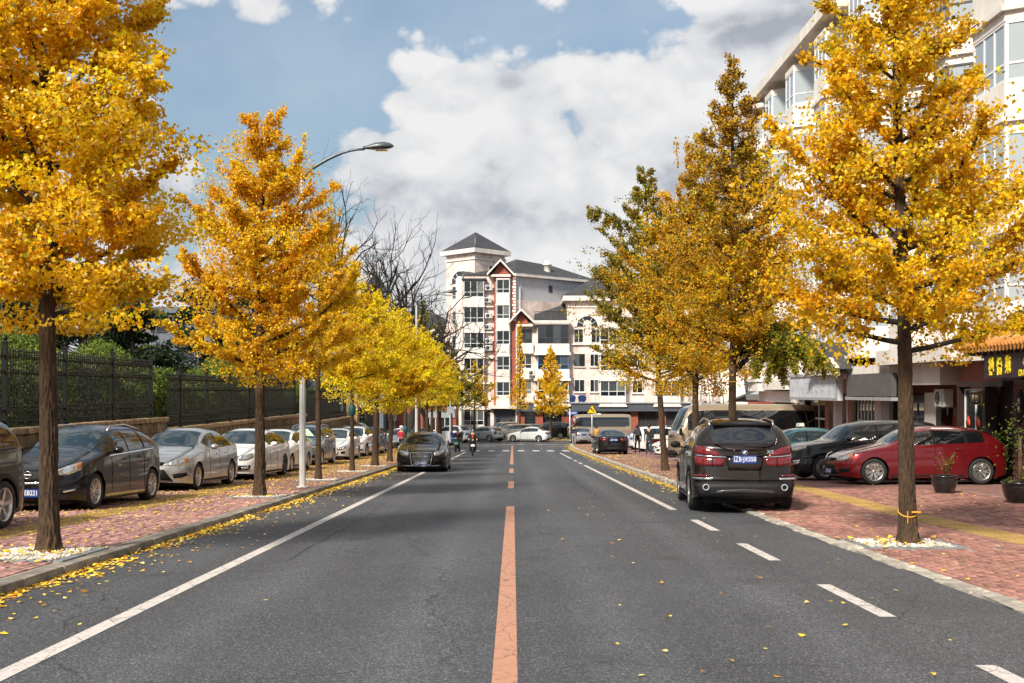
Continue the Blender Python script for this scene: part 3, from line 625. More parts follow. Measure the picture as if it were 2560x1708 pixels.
PAL = {
 'gold':  [((0.95, 0.61, 0.010), .52), ((0.94, 0.49, 0.008), .20), ((0.95, 0.70, 0.04), .21), ((0.58, 0.48, 0.03), .05), ((0.22, 0.26, 0.02), .02)],
 'amber': [((0.94, 0.58, 0.010), .50), ((0.92, 0.46, 0.008), .23), ((0.95, 0.67, 0.04), .18), ((0.54, 0.44, 0.03), .07), ((0.22, 0.24, 0.02), .02)],
 'lemon': [((0.95, 0.71, 0.012), .55), ((0.95, 0.64, 0.01), .28), ((0.93, 0.74, 0.05), .13), ((0.58, 0.53, 0.03), .04)],
 'mixed': [((0.84, 0.52, 0.016), .38), ((0.74, 0.34, 0.010), .22), ((0.58, 0.45, 0.025), .20), ((0.28, 0.29, 0.025), .13), ((0.50, 0.17, 0.012), .07)],
 'right': [((0.93, 0.60, 0.012), .52), ((0.88, 0.46, 0.008), .20), ((0.94, 0.68, 0.04), .17), ((0.50, 0.42, 0.03), .08), ((0.18, 0.21, 0.02), .03)],
 'green': [((0.13, 0.165, 0.025), .34), ((0.23, 0.23, 0.025), .28), ((0.48, 0.37, 0.025), .22), ((0.58, 0.26, 0.015), .16)],
 'shrub': [((0.13, 0.185, 0.028), .42), ((0.20, 0.26, 0.04), .34), ((0.07, 0.11, 0.02), .14), ((0.30, 0.34, 0.07), .10)],
 'olive': [((0.22, 0.25, 0.025), .40), ((0.42, 0.37, 0.03), .30), ((0.60, 0.42, 0.02), .20), ((0.12, 0.15, 0.02), .10)],
 'fallen':[((0.90, 0.60, 0.05), .42), ((0.90, 0.70, 0.20), .22), ((0.74, 0.36, 0.03), .21), ((0.36, 0.17, 0.05), .15)],
 'hedge': [((0.075, 0.115, 0.022), .40), ((0.125, 0.165, 0.028), .34), ((0.040, 0.065, 0.016), .16), ((0.20, 0.24, 0.05), .10)],
 'pine':  [((0.020, 0.036, 0.016), .6), ((0.035, 0.055, 0.020), .4)],
 'dim':   [((0.10, 0.085, 0.02), .4), ((0.20, 0.13, 0.02), .35), ((0.06, 0.065, 0.02), .25)],
 'rust':  [((0.14, 0.055, 0.02), .5), ((0.09, 0.07, 0.02), .3), ((0.28, 0.16, 0.02), .2)],
}
def palette(name, n, rng, bias=None):
    cs = np.array([c for c, w in PAL[name]]); ws = np.array([w for c, w in PAL[name]]); ws = ws / ws.sum()
    c = cs[rng.choice(len(cs), n, p=ws)]
    c = c * rng.uniform(0.82, 1.16, (n, 1))
    if bias is not None: c = c * bias
    return np.clip(c, 0.004, 0.95)
def interp_env(env, z): return np.interp(z, [e[0] for e in env], [e[1] for e in env], left=0.05, right=0.05)

def ginkgo(name, label, x, y, H, r0, cb, env, nleaf, ls, pal, seed, lean=(0, 0), bow=(0, 0), tris=2, rise=0.85, group=None, dens=6.5, bark_detail=False, base=HL, pal2=None, pal2f=None, squash=(1, 1), cluster=0.075, extra=(), split=None, shoots=8, fill=0.18, cat='ginkgo tree'):
    rng = np.random.default_rng(seed); g = gz(y) + base
    t = thing(name, label, cat, (x, y, g), 0, group)
    # trunk
    nz = 300 if bark_detail else 30; zz = np.linspace(-0.15, H, nz); f = zz / H
    wob = 0.02 * H * 0.25 * np.stack([np.sin(zz * 0.9 + seed), np.cos(zz * 0.7 + 2 * seed)], -1) * np.clip(f, 0, 1)[:, None]
    cx = lean[0] * zz + bow[0] * np.sin(np.clip(f, 0, 1) * math.pi) + wob[:, 0]; cyy = lean[1] * zz + bow[1] * np.sin(np.clip(f, 0, 1) * math.pi) + wob[:, 1]
    path = np.stack([cx, cyy, zz], -1); rad = r0 * np.clip(1 - f, 0.02, 1.2) ** 0.75 * (1 + 0.55 * np.exp(-np.clip(zz, 0, 9) / 0.16)) + 0.006
    ns = 56 if bark_detail else 10; nzs = None
    if bark_detail:
        th = np.arange(ns) * 2 * math.pi / ns; A, Z = np.meshgrid(th, zz); fis = np.zeros_like(A)
        for q in range(30):
            k = rng.integers(6, 20); m_ = rng.uniform(-22, 22); ph = rng.uniform(0, 6.28); fis += np.sin(k * A + m_ * Z + ph + 1.4 * np.sin(Z * rng.uniform(5, 14) + ph))
        fis = fis / 3.9; nzs = 1 + 0.085 * np.tanh(fis * 1.8) - 0.10 * np.exp(-(fis / 0.22) ** 2) + 0.02 * rng.normal(size=A.shape)
    V, F = tube_np(path, rad, ns, nzs); link('trunk', mesh_np('trunk', V, F, True), M_['bark'], t)
    trunk_at = lambda z: np.array([np.interp(z, zz, cx), np.interp(z, zz, cyy), z])
    rad_at = lambda z: float(np.interp(z, zz, rad))
    # limbs
    npr = int((H - cb) * dens); tubes = []; segs = []; GA = 2.39996
    for i in range(npr):
        h = cb + (H * 0.985 - cb) * ((i + rng.uniform(0.2, 0.8)) / npr) ** 1.05
        R = 0; 
        Rg = interp_env(env, h); zt = min(h + Rg * rise * 0.75, H * 0.995); R = interp_env(env, zt) * rng.uniform(0.72, 1.08)
        if R < 0.12: continue
        az = i * GA + rng.uniform(-0.5, 0.5); d = np.array([math.cos(az) * squash[0], math.sin(az) * squash[1], 0])
        rz_ = R * rise * rng.uniform(0.65, 1.15) * (1.0 if h > cb + 0.8 else 0.55); s = np.linspace(0, 1, 7)
        bend = rng.normal(0, 0.07, 2) * R
        p = trunk_at(h) + d[None] * (R * s)[:, None] + np.array([0, 0, 1.0])[None] * (rz_ * s ** 1.25)[:, None] + np.stack([bend[0] * np.sin(s * 3), bend[1] * np.sin(s * 3), 0 * s], -1)
        r1 = min(rad_at(h) * 0.5, 0.012 + 0.016 * R); tubes.append(tube_np(p, r1 * (1 - 0.8 * s) + 0.003, 5)); segs.append((p[2:], 0.8, i))
        nsec = int(4 + R * 4.2)
        for j in range(nsec):
            u = rng.uniform(0.18, 1.0); q0 = np.array([np.interp(u, s, p[:, k]) for k in range(3)])
            a2 = az + rng.choice([-1, 1]) * rng.uniform(0.4, 1.5); Ls = (0.16 + 0.36 * R * (1.05 - u)) * rng.uniform(0.6, 1.25)
            dd = np.array([math.cos(a2), math.sin(a2), rng.uniform(-0.15, 0.95)]); dd /= np.linalg.norm(dd)
            ss = np.linspace(0, 1, 4)[:, None]; q = q0 + dd * Ls * ss + np.array([0, 0, 0.10 * Ls]) * ss ** 2 + rng.normal(0, 0.03, 3) * Ls * np.sin(ss * 3)
            tubes.append(tube_np(q, 0.007 * (1 - 0.6 * ss[:, 0]) * (0.7 + 0.3 * R), 3)); segs.append((q, 1.0, i))
    for k in range(shoots):                       # upright leaders at the top
        h = H * rng.uniform(0.72, 0.97); R = interp_env(env, h) * rng.uniform(0, 0.8); az = rng.uniform(0, 6.28)
        q0 = trunk_at(h) + np.array([math.cos(az) * R, math.sin(az) * R, 0]); L = rng.uniform(0.35, 0.8) * min(1, H / 9)
        q = q0 + np.array([0.08 * math.cos(az), 0.08 * math.sin(az), 1.0]) * L * np.linspace(0, 1, 4)[:, None]
        tubes.append(tube_np(q, [0.008, 0.006, 0.005, 0.003], 3)); segs.append((q, 0.35, 1000 + k))
    for (ex, ey, ez, L, wdt, cnt, pn) in extra:   # drooping or reaching sprays given by tip position relative to the base
        for k in range(cnt):
            tip = np.array([ex, ey, ez]) + rng.normal(0, 1, 3) * np.array([wdt, wdt * 0.6, wdt * 0.35]); h = max(cb * 0.8, min(H * 0.8, ez * 0.75 + 0.2)); q0 = trunk_at(h)
            ss = np.linspace(0, 1, 7)[:, None]; q = q0 + (tip - q0) * ss + np.array([0, 0, 0.5]) * np.sin(ss * 3.14); tubes.append(tube_np(q, 0.02 * (1 - 0.8 * ss[:, 0]), 4))
            m2 = 5
            for j in range(m2):
                u = 0.45 + 0.55 * (j + rng.random()) / m2; b0 = np.array([np.interp(u, ss[:, 0], q[:, c]) for c in range(3)])
                dd = np.array([rng.normal(0, 0.35), rng.normal(0, 0.35), -1.0]); sg = b0 + dd * L * rng.uniform(0.4, 1.1) * np.linspace(0, 1, 4)[:, None]
                tubes.append(tube_np(sg, [0.005, 0.004, 0.003, 0.002], 3)); segs.append((sg, 1.6, -7 if pn else 500 + k))
    V, F = join(tubes); link('branches', mesh_np('branches', V, F, True), M_['twig'], t)
    # leaves in spur clusters along the twigs
    lens = np.array([w * np.linalg.norm(np.diff(q, axis=0), axis=1).sum() for q, w, _ in segs]); pr = lens / lens.sum()
    nfill = int(nleaf * fill); ncl = (nleaf - nfill) // 4; pickd = rng.choice(len(segs), ncl, p=pr); C = np.zeros((ncl, 3)); bi = np.zeros(ncl, int)
    for j, si_ in enumerate(pickd):
        q, w, b = segs[si_]; u = rng.random() ** 0.8 * (len(q) - 1); a = int(min(u, len(q) - 2)); C[j] = q[a] + (q[a + 1] - q[a]) * (u - a); bi[j] = b
    P = np.repeat(C, 4, 0) + rng.normal(0, cluster * 0.55, (ncl * 4, 3)); bi = np.repeat(bi, 4)
    if nfill:                                      # short spur shoots through the crown volume, in uneven clumps with gaps
        zf0, zf1 = max(env[0][0] - .1, cb - .35), H * .97; Q = []; got = 0; ph = rng.uniform(0, 6.28, (10,)); fr = rng.normal(0, 1, (10, 3)) * np.array([2.6, 2.6, 4.2])
        while got < nfill:
            z_ = rng.uniform(zf0, zf1, nfill * 4); R_ = interp_env(env, z_) * 0.94; keep = rng.random(len(z_)) < (R_ / max(e[1] for e in env)) ** 2; z_, R_ = z_[keep], R_[keep]
            a_ = rng.uniform(0, 6.283, len(z_)); r_ = R_ * rng.random(len(z_)) ** 0.45 * (0.90 + 0.16 * np.sin(a_ * 2 + z_ * 2.9 + seed) + 0.15 * np.sin(a_ * 5 - z_ * 5.3 + 2 * seed) + 0.08 * np.sin(a_ * 9 + z_ * 9.1))
            p_ = np.stack([np.interp(z_, zz, cx) + r_ * np.cos(a_) * squash[0], np.interp(z_, zz, cyy) + r_ * np.sin(a_) * squash[1], z_], -1)
            nz_ = sum(np.sin(p_ @ fr[k] + ph[k]) for k in range(10)) / 3.2; p_ = p_[nz_ > rng.normal(0.28, 0.16, len(nz_))]; Q.append(p_); got += len(p_)
        Q = np.concatenate(Q)[:nfill]; P = np.concatenate([P, Q]); bi = np.concatenate([bi, (np.floor(Q[:, 2] * 2.2) * 31 + np.floor((np.arctan2(Q[:, 1], Q[:, 0]) + 3.15) * 1.6)).astype(int) + 300])
    hue = rng.uniform(0.86, 1.12, 2000)[bi % 2000]; gsh = rng.uniform(0.90, 1.10, 2000)[(bi * 7) % 2000]
    bias = np.stack([hue, hue * gsh, hue * 0 + 1], -1)
    c = palette(pal, len(P), rng, bias)
    if pal2:
        alt = palette(pal2, len(P), rng, bias); msk = rng.random(len(P)) < pal2f(P[:, 0], P[:, 1], P[:, 2]); c[msk] = alt[msk]
    ov = bi == -7
    if ov.any(): c[ov] = palette('olive', int(ov.sum()), rng)
    V, F, cc = leaves_np(P, rng, ls, c, tris)
    link('crown', mesh_np('crown', V, F, False, cc), M_['leaf'], t)
    return t

GL, GRr = 'ginkgos along the fence side', 'ginkgos along the shop side'
ginkgo('ginkgo_tree', 'tall golden ginkgo with thick furrowed trunk in front of the black hatchback', -5.49, 13.4, 8.6, 0.104, 2.75,
       [(2.6, 1.4), (2.9, 1.75), (3.8, 1.85), (5.0, 1.78), (6.0, 1.5), (7.4, 1.05), (8.6, 0.1)], 130000, 0.045, 'gold', 1, tris=2, group=GL, dens=9.0, bark_detail=True, lean=(-0.004, 0), squash=(1.0, 0.95), fill=0.25)
ginkgo('ginkgo_tree', 'orange-gold ginkgo in front of the silver and white sedans, second along the fence', -5.48, 24.5, 8.05, 0.108, 2.4,
       [(2.35, 0.9), (2.9, 1.6), (4.0, 2.05), (5.2, 1.95), (6.4, 1.75), (7.3, 1.3), (8.05, 0.45)], 96000, 0.047, 'amber', 2, tris=2, group=GL, dens=8.5, bark_detail=True, lean=(0.006, 0), shoots=14)
ginkgo('ginkgo_tree', 'thin-leaved ginkgo with pale lower trunk just past the white lamp post', -5.58, 32.5, 7.9, 0.085, 3.2,
       [(2.6, 1.0), (3.6, 1.7), (4.6, 1.9), (5.8, 1.5), (7.0, 0.9), (7.9, 0.1)], 26000, 0.055, 'amber', 3, tris=2, group=GL, dens=6)
ginkgo('ginkgo_tree', 'slim lemon ginkgo with a teal band round its trunk', -5.53, 39.0, 7.2, 0.078, 2.7,
       [(2.2, 1.0), (3.2, 1.8), (4.6, 1.9), (5.8, 1.3), (7.2, 0.1)], 30000, 0.060, 'lemon', 4, group=GL, dens=6)
ginkgo('ginkgo_tree', 'dense lemon yellow ginkgo, fifth along the fence, just past the teal-banded one', -5.45, 44.7, 6.8, 0.135, 2.4,
       [(2.0, 1.2), (3.0, 2.2), (4.2, 2.3), (5.4, 1.6), (6.8, 0.1)], 46000, 0.064, 'lemon', 5, group=GL, lean=(0.03, 0))
ginkgo('ginkgo_tree', 'lemon yellow ginkgo beside the person in red, left of the parked black sedan', -5.6, 51.5, 6.8, 0.12, 2.6,
       [(2.2, 1.2), (3.2, 2.0), (4.4, 2.1), (5.6, 1.5), (6.8, 0.1)], 36000, 0.068, 'lemon', 6, group=GL, lean=(0.03, 0))
ords = ['sixth', 'seventh', 'eighth', 'ninth', 'tenth']
for k, (xx, yy) in enumerate(LTREES[6:]):
    ginkgo('ginkgo_tree', ['slender ginkgo with a teal band behind the roof of the black sedan', 'yellow ginkgo immediately right of the second lamp post', 'yellow ginkgo with bare straight trunk, second past the second lamp post', 'yellow ginkgo with bare straight trunk, third past the second lamp post', 'last yellow ginkgo before the blue bin'][k], xx, yy, 7.6 + 0.3 * (k % 2), 0.105, 3.0 + 0.15 * k,
           [(2.6, 1.1), (3.6, 2.1), (5.0, 2.2), (6.2, 1.5), (7.6, 0.2)], 26000 if k != 0 else 12000, 0.078, 'lemon', 20 + k, group=GL, pal2='dim', pal2f=lambda a, b, c: 0.05)
for xx, yy, z0 in ((-5.53, 39.0, 1.95), (-5.5, 58, 1.3)):
    MBt = MB().lathe([(0.112, z0), (0.12, z0 + 0.01), (0.12, z0 + 0.32), (0.112, z0 + 0.33)], n=14)
    par = [o for o in col.objects if o.get('category') == 'ginkgo tree' and abs(o.location.y - yy) < 0.1 and abs(o.location.x - xx) < 0.3][0]
    MBt.build('trunk_wrap', mat('tealwrap', (0.0, 0.07, 0.075), 0.6), par)

R1 = ginkgo('ginkgo_tree', 'broad golden ginkgo with a yellow ribbon, in front of the red hatchback', 5.24, 15.0, 8.8, 0.102, 2.5,
       [(2.35, 1.0), (2.8, 1.6), (3.5, 2.2), (4.4, 2.35), (5.2, 1.85), (6.0, 1.45), (7.0, 1.1), (8.8, 0.2)], 86000, 0.045, 'right', 31, tris=2, group=GRr, dens=9.0, bark_detail=True, lean=(-0.022, 0), base=0.03, squash=(1.0, 0.9), rise=0.7)
rb = MB().tube([(0.115 * math.cos(a) - 0.014, 0.115 * math.sin(a), 0.42 + 0.05 * math.sin(a)) for a in np.linspace(0, 6.283, 15)], 0.009, 5)
rb.box((-0.05, -0.125, 0.37), (0.012, 0.006, 0.16), 0.4); rb.box((0.06, -0.13, 0.44), (0.12, 0.006, 0.02))
rb.build('ribbon', mat('ribbon', (0.72, 0.34, 0.03), 0.6), R1)
cord = mat('cord', (0.65, 0.36, 0.03), 0.6)
R4 = ginkgo('ginkgo_tree', 'tallest spire-topped ginkgo turning rust brown, rising behind the brown off-roader', 5.0, 25.8, 10.0, 0.095, 3.0,
       [(2.5, 0.9), (3.2, 1.7), (4.4, 2.0), (5.8, 1.75), (6.8, 1.35), (7.8, 1.0), (8.6, 0.66), (9.3, 0.36), (10.0, 0.08)], 92000, 0.045, 'mixed', 41, group=GRr, dens=8.0, lean=(0.006, 0), shoots=4, fill=0.22,
       extra=[(1.55, -0.4, 3.3, 0.8, 0.42, 9, True), (1.0, -0.3, 3.7, 0.6, 0.35, 5, True)], pal2='rust', pal2f=lambda a, b, c: np.clip((c - 5.0) / 6, 0, 0.3))
R3 = ginkgo('ginkgo_tree', 'ginkgo with green and orange leaves and corded trunk beside the front of the beige minibus', 5.0, 31.0, 9.4, 0.095, 2.7,
       [(2.3, 1.2), (3.2, 2.3), (4.6, 2.6), (6.0, 2.3), (7.6, 1.5), (8.6, 0.8), (9.4, 0.1)], 76000, 0.050, 'mixed', 42, group=GRr, dens=8, fill=0.24)
for t_, z_ in ((R4, 2.55), (R3, 3.0)):
    MB().tube([(0.105 * math.cos(a), 0.105 * math.sin(a), z_ + 0.02 * math.sin(a)) for a in np.linspace(0, 6.283, 13)], 0.011, 5).build('cord', cord, t_)
R2 = ginkgo('ginkgo_tree', 'leaning slim-trunked ginkgo with dark green upper crown and yellow lower skirt', 5.32, 39.5, 10.6, 0.112, 2.9,
       [(2.6, 0.9), (3.3, 2.3), (4.6, 2.8), (6.0, 2.9), (7.2, 2.6), (8.4, 1.8), (9.6, 0.9), (10.6, 0.1)], 86000, 0.056, 'green', 43, group=GRr, dens=7.5, lean=(-0.075, 0), base=0.13,
       pal2='gold', pal2f=lambda a, b, c: np.clip((4.3 - c) * 0.75 + 0.12, 0.05, 0.95), shoots=3, fill=0.22, extra=[(-2.6, -0.2, 9.1, 0.4, 0.28, 4, False), (-2.3, 0.2, 7.0, 0.5, 0.35, 4, False)])
# small ginkgos at the junction in front of the far flats
GJ = 'young ginkgos at the far junction'
ginkgo('ginkgo_tree', 'bright golden conical ginkgo beside the white sedan at the junction', 3.87, 116.5, 9.6, 0.14, 2.6, [(2.4, 1.2), (3.2, 2.3), (5.2, 2.1), (7.2, 1.1), (8.6, 0.6), (9.6, 0.1)], 17000, 0.12, 'gold', 51, group=GJ, dens=6, base=0.05)
ginkgo('ginkgo_tree', 'narrow half-bare ginkgo in front of the red brick bay', 0.75, 122, 12.5, 0.13, 3.0, [(3.0, 1.4), (5.0, 1.3), (7.5, 0.5), (10.5, 0.35), (12.5, 0.1)], 5200, 0.12, 'gold', 52, group=GJ, dens=5, base=0.05, rise=1.6)
ginkgo('ginkgo_tree', 'spreading sparse yellow ginkgo in front of the grey entrance door', -4.05, 120, 8.4, 0.13, 3.0, [(2.8, 1.6), (4.0, 2.8), (5.6, 2.4), (7.2, 1.5), (8.4, 0.1)], 6500, 0.12, 'gold', 53, group=GJ, dens=5, base=0.05, pal2='olive', pal2f=lambda a, b, c: 0.25)
for k, (u, Y, H, pal, nl, lb) in enumerate([(1100, 108, 11.5, 'dim', 11000, 'dark rust-leaved tree between the yellow ginkgos and the tower'), (1128, 104, 9.0, 'olive', 8000, 'olive yellow tree behind the third lamp post'), (1060, 112, 14.0, 'olive', 9000, 'tall olive tree behind the second lamp post')]):
    ginkgo('street_tree', lb, (u - UC) / FPX * Y, Y, H, 0.16, 3.2, [(2.8, 1.5), (H * 0.4, 2.9), (H * 0.7, 2.3), (H, 0.2)], nl, 0.13, pal, 60 + k, group='trees at the far left corner', dens=4.5, base=0.1, cat='tree')

# ---------------------------------------------------------------- bare trees
def bare_tree(label, x, y, H, seed, r0=0.2, z=None, spread=1.0):
    rng = np.random.default_rng(seed); t = thing('bare_tree', label, 'tree', (x, y, gz(y) if z is None else z), 0, 'leafless trees behind the fence'); tubes = []
    def grow(p, d, L, r, lv):
        n = 6; q = [p]; dd = d.copy()
        for i in range(n):
            dd = dd + rng.normal(0, 0.16, 3) + np.array([0, 0, 0.05]); dd /= np.linalg.norm(dd); q.append(q[-1] + dd * L / n)
        q = np.array(q); rr = np.linspace(r, r * 0.62, n + 1); tubes.append((q, rr, 7 if lv < 2 else 4))
        if lv >= 6 or r < 0.016: return
        for k in range(rng.integers(2, 4) if lv else 9):
            i = rng.integers(2, n + 1) if lv else rng.integers(3, n + 1); ax = rng.normal(0, 1, 3); ax /= np.linalg.norm(ax); nd_ = dd + ax * rng.uniform(0.5, 0.95) * spread; nd_[2] = max(nd_[2], -0.1); nd_ /= np.linalg.norm(nd_)
            grow(q[i], nd_, L * rng.uniform(0.55, 0.78), rr[i] * rng.uniform(0.62, 0.80), lv + 1)
    grow(np.array([0, 0, -0.2]), np.array([0.02, 0, 1.0]), H * 0.48, r0, 0)
    V, F = tube_np(tubes[0][0], tubes[0][1], 10); link('trunk', mesh_np('trunk', V, F, True), M_['twig'], t)
    V, F = join([tube_np(*a) for a in tubes[1:]]); link('limbs', mesh_np('limbs', V, F, True), M_['twig'], t)
    return t
bare_tree('tall leafless tree with contorted dark limbs behind the first lamp head', -9.9, 80, 20.0, 7, 0.30)
bare_tree('leafless dark tree between the tall bare tree and the tower', -8.8, 96, 17.0, 12, 0.28, spread=1.2)
bare_tree('leafless tree with forked top behind the first lamp post crown', -11.2, 86, 18.5, 33, 0.28, spread=1.1)
bare_tree('low leafless tree whose twigs cross the tower', -7.4, 104, 15.5, 15, 0.24, spread=1.3)

# ---------------------------------------------------------------- clipped shrubs and evergreens behind the fence
def shrub(name, label, cat, x, y, z, rx, ry, rz, n, ls, pal, seed, group=None, shape='oval', lump=0.18, dead=0.0, mt='evergreen'):
    rng = np.random.default_rng(seed); t = thing(name, label, cat, (x, y, z), 0, group)
    d = nrm(rng.normal(size=(n, 3))); d[:, 2] = np.abs(d[:, 2]) * 1.0 - 0.12 * rng.random(n)
    ph = rng.uniform(0, 6.28, 12); fr = rng.uniform(2, 7, (12, 3)); lm = sum(np.sin(d @ fr[k] + ph[k]) for k in range(12)) / 5
    r = (1 + lump * lm) * (1 - np.abs(rng.normal(0, 0.09, n)))
    P = d * r[:, None] * np.array([rx, ry, rz])
    V, F, cc = leaves_np(P, rng, ls, palette(pal, n, rng), 2, up=0.5, shape=shape)
    link('foliage', mesh_np('foliage', V, F, False, cc), M_[mt], t)
    m = MB()
    for k in range(9):
        a = rng.uniform(0, 6.28); q = np.array([math.cos(a) * rx * 0.55, math.sin(a) * ry * 0.55, rz * 0.75]); m.tube([(0, 0, -0.3), tuple(q * 0.5 + np.array([0, 0, 0.1])), tuple(q)], [0.05, 0.03, 0.01], 5)
    m.build('stems', M_['twig'], t)
    return t
GH = 'clipped green shrubs behind the iron fence'
for (x, y, z, rx, ry, rz, n, s, lb) in [
    (-12.7, 29.3, 0.6, 1.6, 2.0, 2.65, 10000, 1, 'tall rounded green shrub at the picture edge behind the near fence'),
    (-12.7, 34.9, 0.45, 1.5, 2.3, 2.75, 12000, 2, 'broad domed green shrub above the near fence, right of the first trunk'),
    (-12.3, 39.6, 0.4, 1.1, 1.4, 2.1, 5500, 3, 'small green shrub behind the step in the fence'),
    (-12.6, 48.0, 0.4, 1.6, 3.6, 2.6, 14000, 4, 'wide domed green shrub behind the middle fence'),
    (-12.3, 56.0, 0.2, 1.5, 2.6, 2.3, 8000, 5, 'green shrub behind the white lamp post'),
    (-12.3, 63.5, -0.1, 1.5, 2.6, 2.2, 7000, 6, 'green shrub behind the farthest fence')]:
    shrub('garden_shrub', lb, 'shrub', x, y, z, rx, ry, rz, int(n * 1.4), 0.07, 'shrub', 70 + s, GH, lump=0.07)
hr = thing('hedge_row', 'dark dense hedge filling the space behind the iron fence', 'hedge', (-11.7, 14, 0)); rg = np.random.default_rng(90); nh = 62000
hy = rg.uniform(0, 57.5, nh); hzt = np.where(hy + 14 < 32.9, 0.7, np.where(hy + 14 < 55, 0.36, -0.1)); hh_ = 1.45 + 0.28 * np.sin(hy * 0.9) + 0.15 * np.sin(hy * 2.3); fr_ = rg.random(nh)
hx = np.where(fr_ < .6, 0.55 + 0.10 * np.sin(hy * 3.1) + rg.normal(0, .09, nh), rg.uniform(-.6, .6, nh)); hz_ = np.where(fr_ < .6, hzt + hh_ * rg.random(nh), hzt + hh_ * (1 - .12 * np.abs(rg.normal(0, 1, nh))))
V, F, cc = leaves_np(np.stack([hx, hy, hz_], -1), rg, .095, palette('hedge', nh, rg), 2, up=.4, shape='oval'); link('foliage', mesh_np('foliage', V, F, False, cc), M_['evergreen'], hr)
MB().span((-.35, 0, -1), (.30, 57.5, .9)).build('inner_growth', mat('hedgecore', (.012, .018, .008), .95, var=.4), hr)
def conifer(label, x, y, z, H, R, seed, pal='pine', n=9000, ls=0.16):
    rng = np.random.default_rng(seed); t = thing('evergreen_tree', label, 'tree', (x, y, z), 0, 'dark trees in the raised garden')
    V, F = tube_np(np.array([(0, 0, -0.3), (0.1, 0, H * 0.5), (0, 0.1, H)]), [0.16, 0.1, 0.02], 8); link('trunk', mesh_np('trunk', V, F, True), M_['twig'], t)
    C = []
    for k in range(34):
        h = H * rng.uniform(0.12, 1.0); rr = R * (1.05 - h / H) ** 0.6 * rng.uniform(0.4, 1.0); a = rng.uniform(0, 6.28); C.append((math.cos(a) * rr, math.sin(a) * rr, h, rng.uniform(0.35, 0.75)))
    C = np.array(C); k = rng.integers(0, len(C), n); d = nrm(rng.normal(size=(n, 3))) * rng.uniform(0.55, 1.0, (n, 1)) * np.array([1.35, 1.35, 0.55])
    P = C[k, :3] + d * C[k, 3:4]
    V, F, cc = leaves_np(P, rng, ls, palette(pal, n, rng), 2, up=0.6, shape='oval'); link('crown', mesh_np('crown', V, F, False, cc), M_['evergreen'], t)
    m = MB()
    for c in C: m.tube([(0, 0, c[2] * 0.8), (c[0] * 0.9, c[1] * 0.9, c[2])], [0.04, 0.015], 4)
    m.build('limbs', M_['twig'], t)
for k, (x, y, z, H, R, pal, lb) in enumerate([
    (-17, 40, 0.9, 3.6, 2.2, 'pine', 'cloud-pruned dark pine behind the middle fence'), (-15.5, 46, 0.7, 4.2, 2.4, 'pine', 'dark pine behind the second ginkgo trunk'),
    (-19, 50, 1.0, 6.0, 3.2, 'dim', 'brownish tree half hidden behind the second ginkgo'), (-16, 58, 0.5, 6.5, 3.0, 'pine', 'tall dark evergreen behind the white lamp post'),
    (-15, 66, 0.3, 7.0, 3.2, 'pine', 'dark evergreen above the farthest fence'), (-14, 76, -2.2, 8.0, 3.4, 'pine', 'dark evergreen past the stone pillar'),
    (-21, 33, 1.1, 4.5, 2.8, 'dim', 'brown-green tree behind the near fence'), (-12.5, 86, -2.6, 7.0, 3.0, 'pine', 'dark evergreen behind the far parked cars'), (-24, 44, 1.2, 6.5, 3.2, 'dim', 'thin brown tree behind the court netting'),
    (-17.5, 32, 0.9, 5.2, 2.8, 'hedge', 'leafy green tree behind the near fence shrubs'), (-20, 37, 1.1, 6.2, 3.0, 'hedge', 'leafy green tree between the first two ginkgos'), (-22, 52, 1.0, 8.0, 3.6, 'hedge', 'tall green tree behind the second ginkgo crown'), (-27, 40, 1.4, 7.5, 3.6, 'dim', 'brownish tree at the back of the garden behind the first ginkgo'),
    (-23, 60, 1.0, 6.5, 4.2, 'hedge', 'broad green tree far behind the near fence'), (-19, 56, 0.8, 6.0, 3.6, 'hedge', 'green tree behind the wide domed shrub'), (-29, 58, 1.2, 8.0, 4.4, 'dim', 'large brownish tree far behind the first ginkgo trunk')]):
    conifer(lb, x, y, z, H, R, 100 + k, pal)

# ---------------------------------------------------------------- fallen leaves
def litter(name, label, P, seed, ls=0.062, dz=0.006, flat=0.9):
    rng = np.random.default_rng(seed); n = len(P); z = gzv(P[:, 1]) + P[:, 2] + rng.uniform(0.004, 0.022, n); Q = np.stack([P[:, 0], P[:, 1], z], -1)
    V, F, cc = leaves_np(Q, rng, ls, palette('fallen', n, rng), 3, flat=flat)
    zmin = gzv(V[:, 1]) + np.repeat(P[:, 2], 5) + 0.003; V[:, 2] = np.maximum(V[:, 2], zmin)
    o = link(name, mesh_np(name, V, F, False, cc), M_['fallen']); setp(o, label, None, None, 'stuff'); return o
rng = np.random.default_rng(77)
def P3(x, y, h): return np.stack([x, y, h], -1)
n = 12000; yy = rng.uniform(8.5, 78, n); clump = 0.55 + 0.45 * np.sin(yy * 1.9) * np.sin(yy * 0.77 + 1); k = rng.random(n) < clump
x = -4.745 + np.abs(rng.exponential(0.10, n)); litter('leaf_litter', 'yellow ginkgo leaves drifted along the gutter', P3(x, yy, 0 * x)[k], 1, 0.050, flat=0.72)
n = 2000; yy = 8 + 66 * rng.random(n) ** 0.75; x = -4.7 + np.abs(rng.exponential(0.38, n)); litter('leaf_litter', 'yellow leaves scattered on the asphalt beside the gutter', P3(x, yy, 0 * x)[x < -2.2], 2, 0.042)
n = 34000; yy = rng.uniform(10, 88, n); x = rng.uniform(-9.9, -5.0, n); w = np.interp(yy, [10, 16, 25, 40], [0.2, 0.32, 0.6, 1.0]) * np.interp(x, [-9.9, -7.2, -6.2, -5.2, -5.0], [1, 1, 0.75, 0.42, 0.6]); k = rng.random(n) < w
litter('leaf_litter', 'yellow leaves strewn over the red brick pavement by the parked cars', P3(x, yy, 0 * x + HL)[k], 3, 0.046)
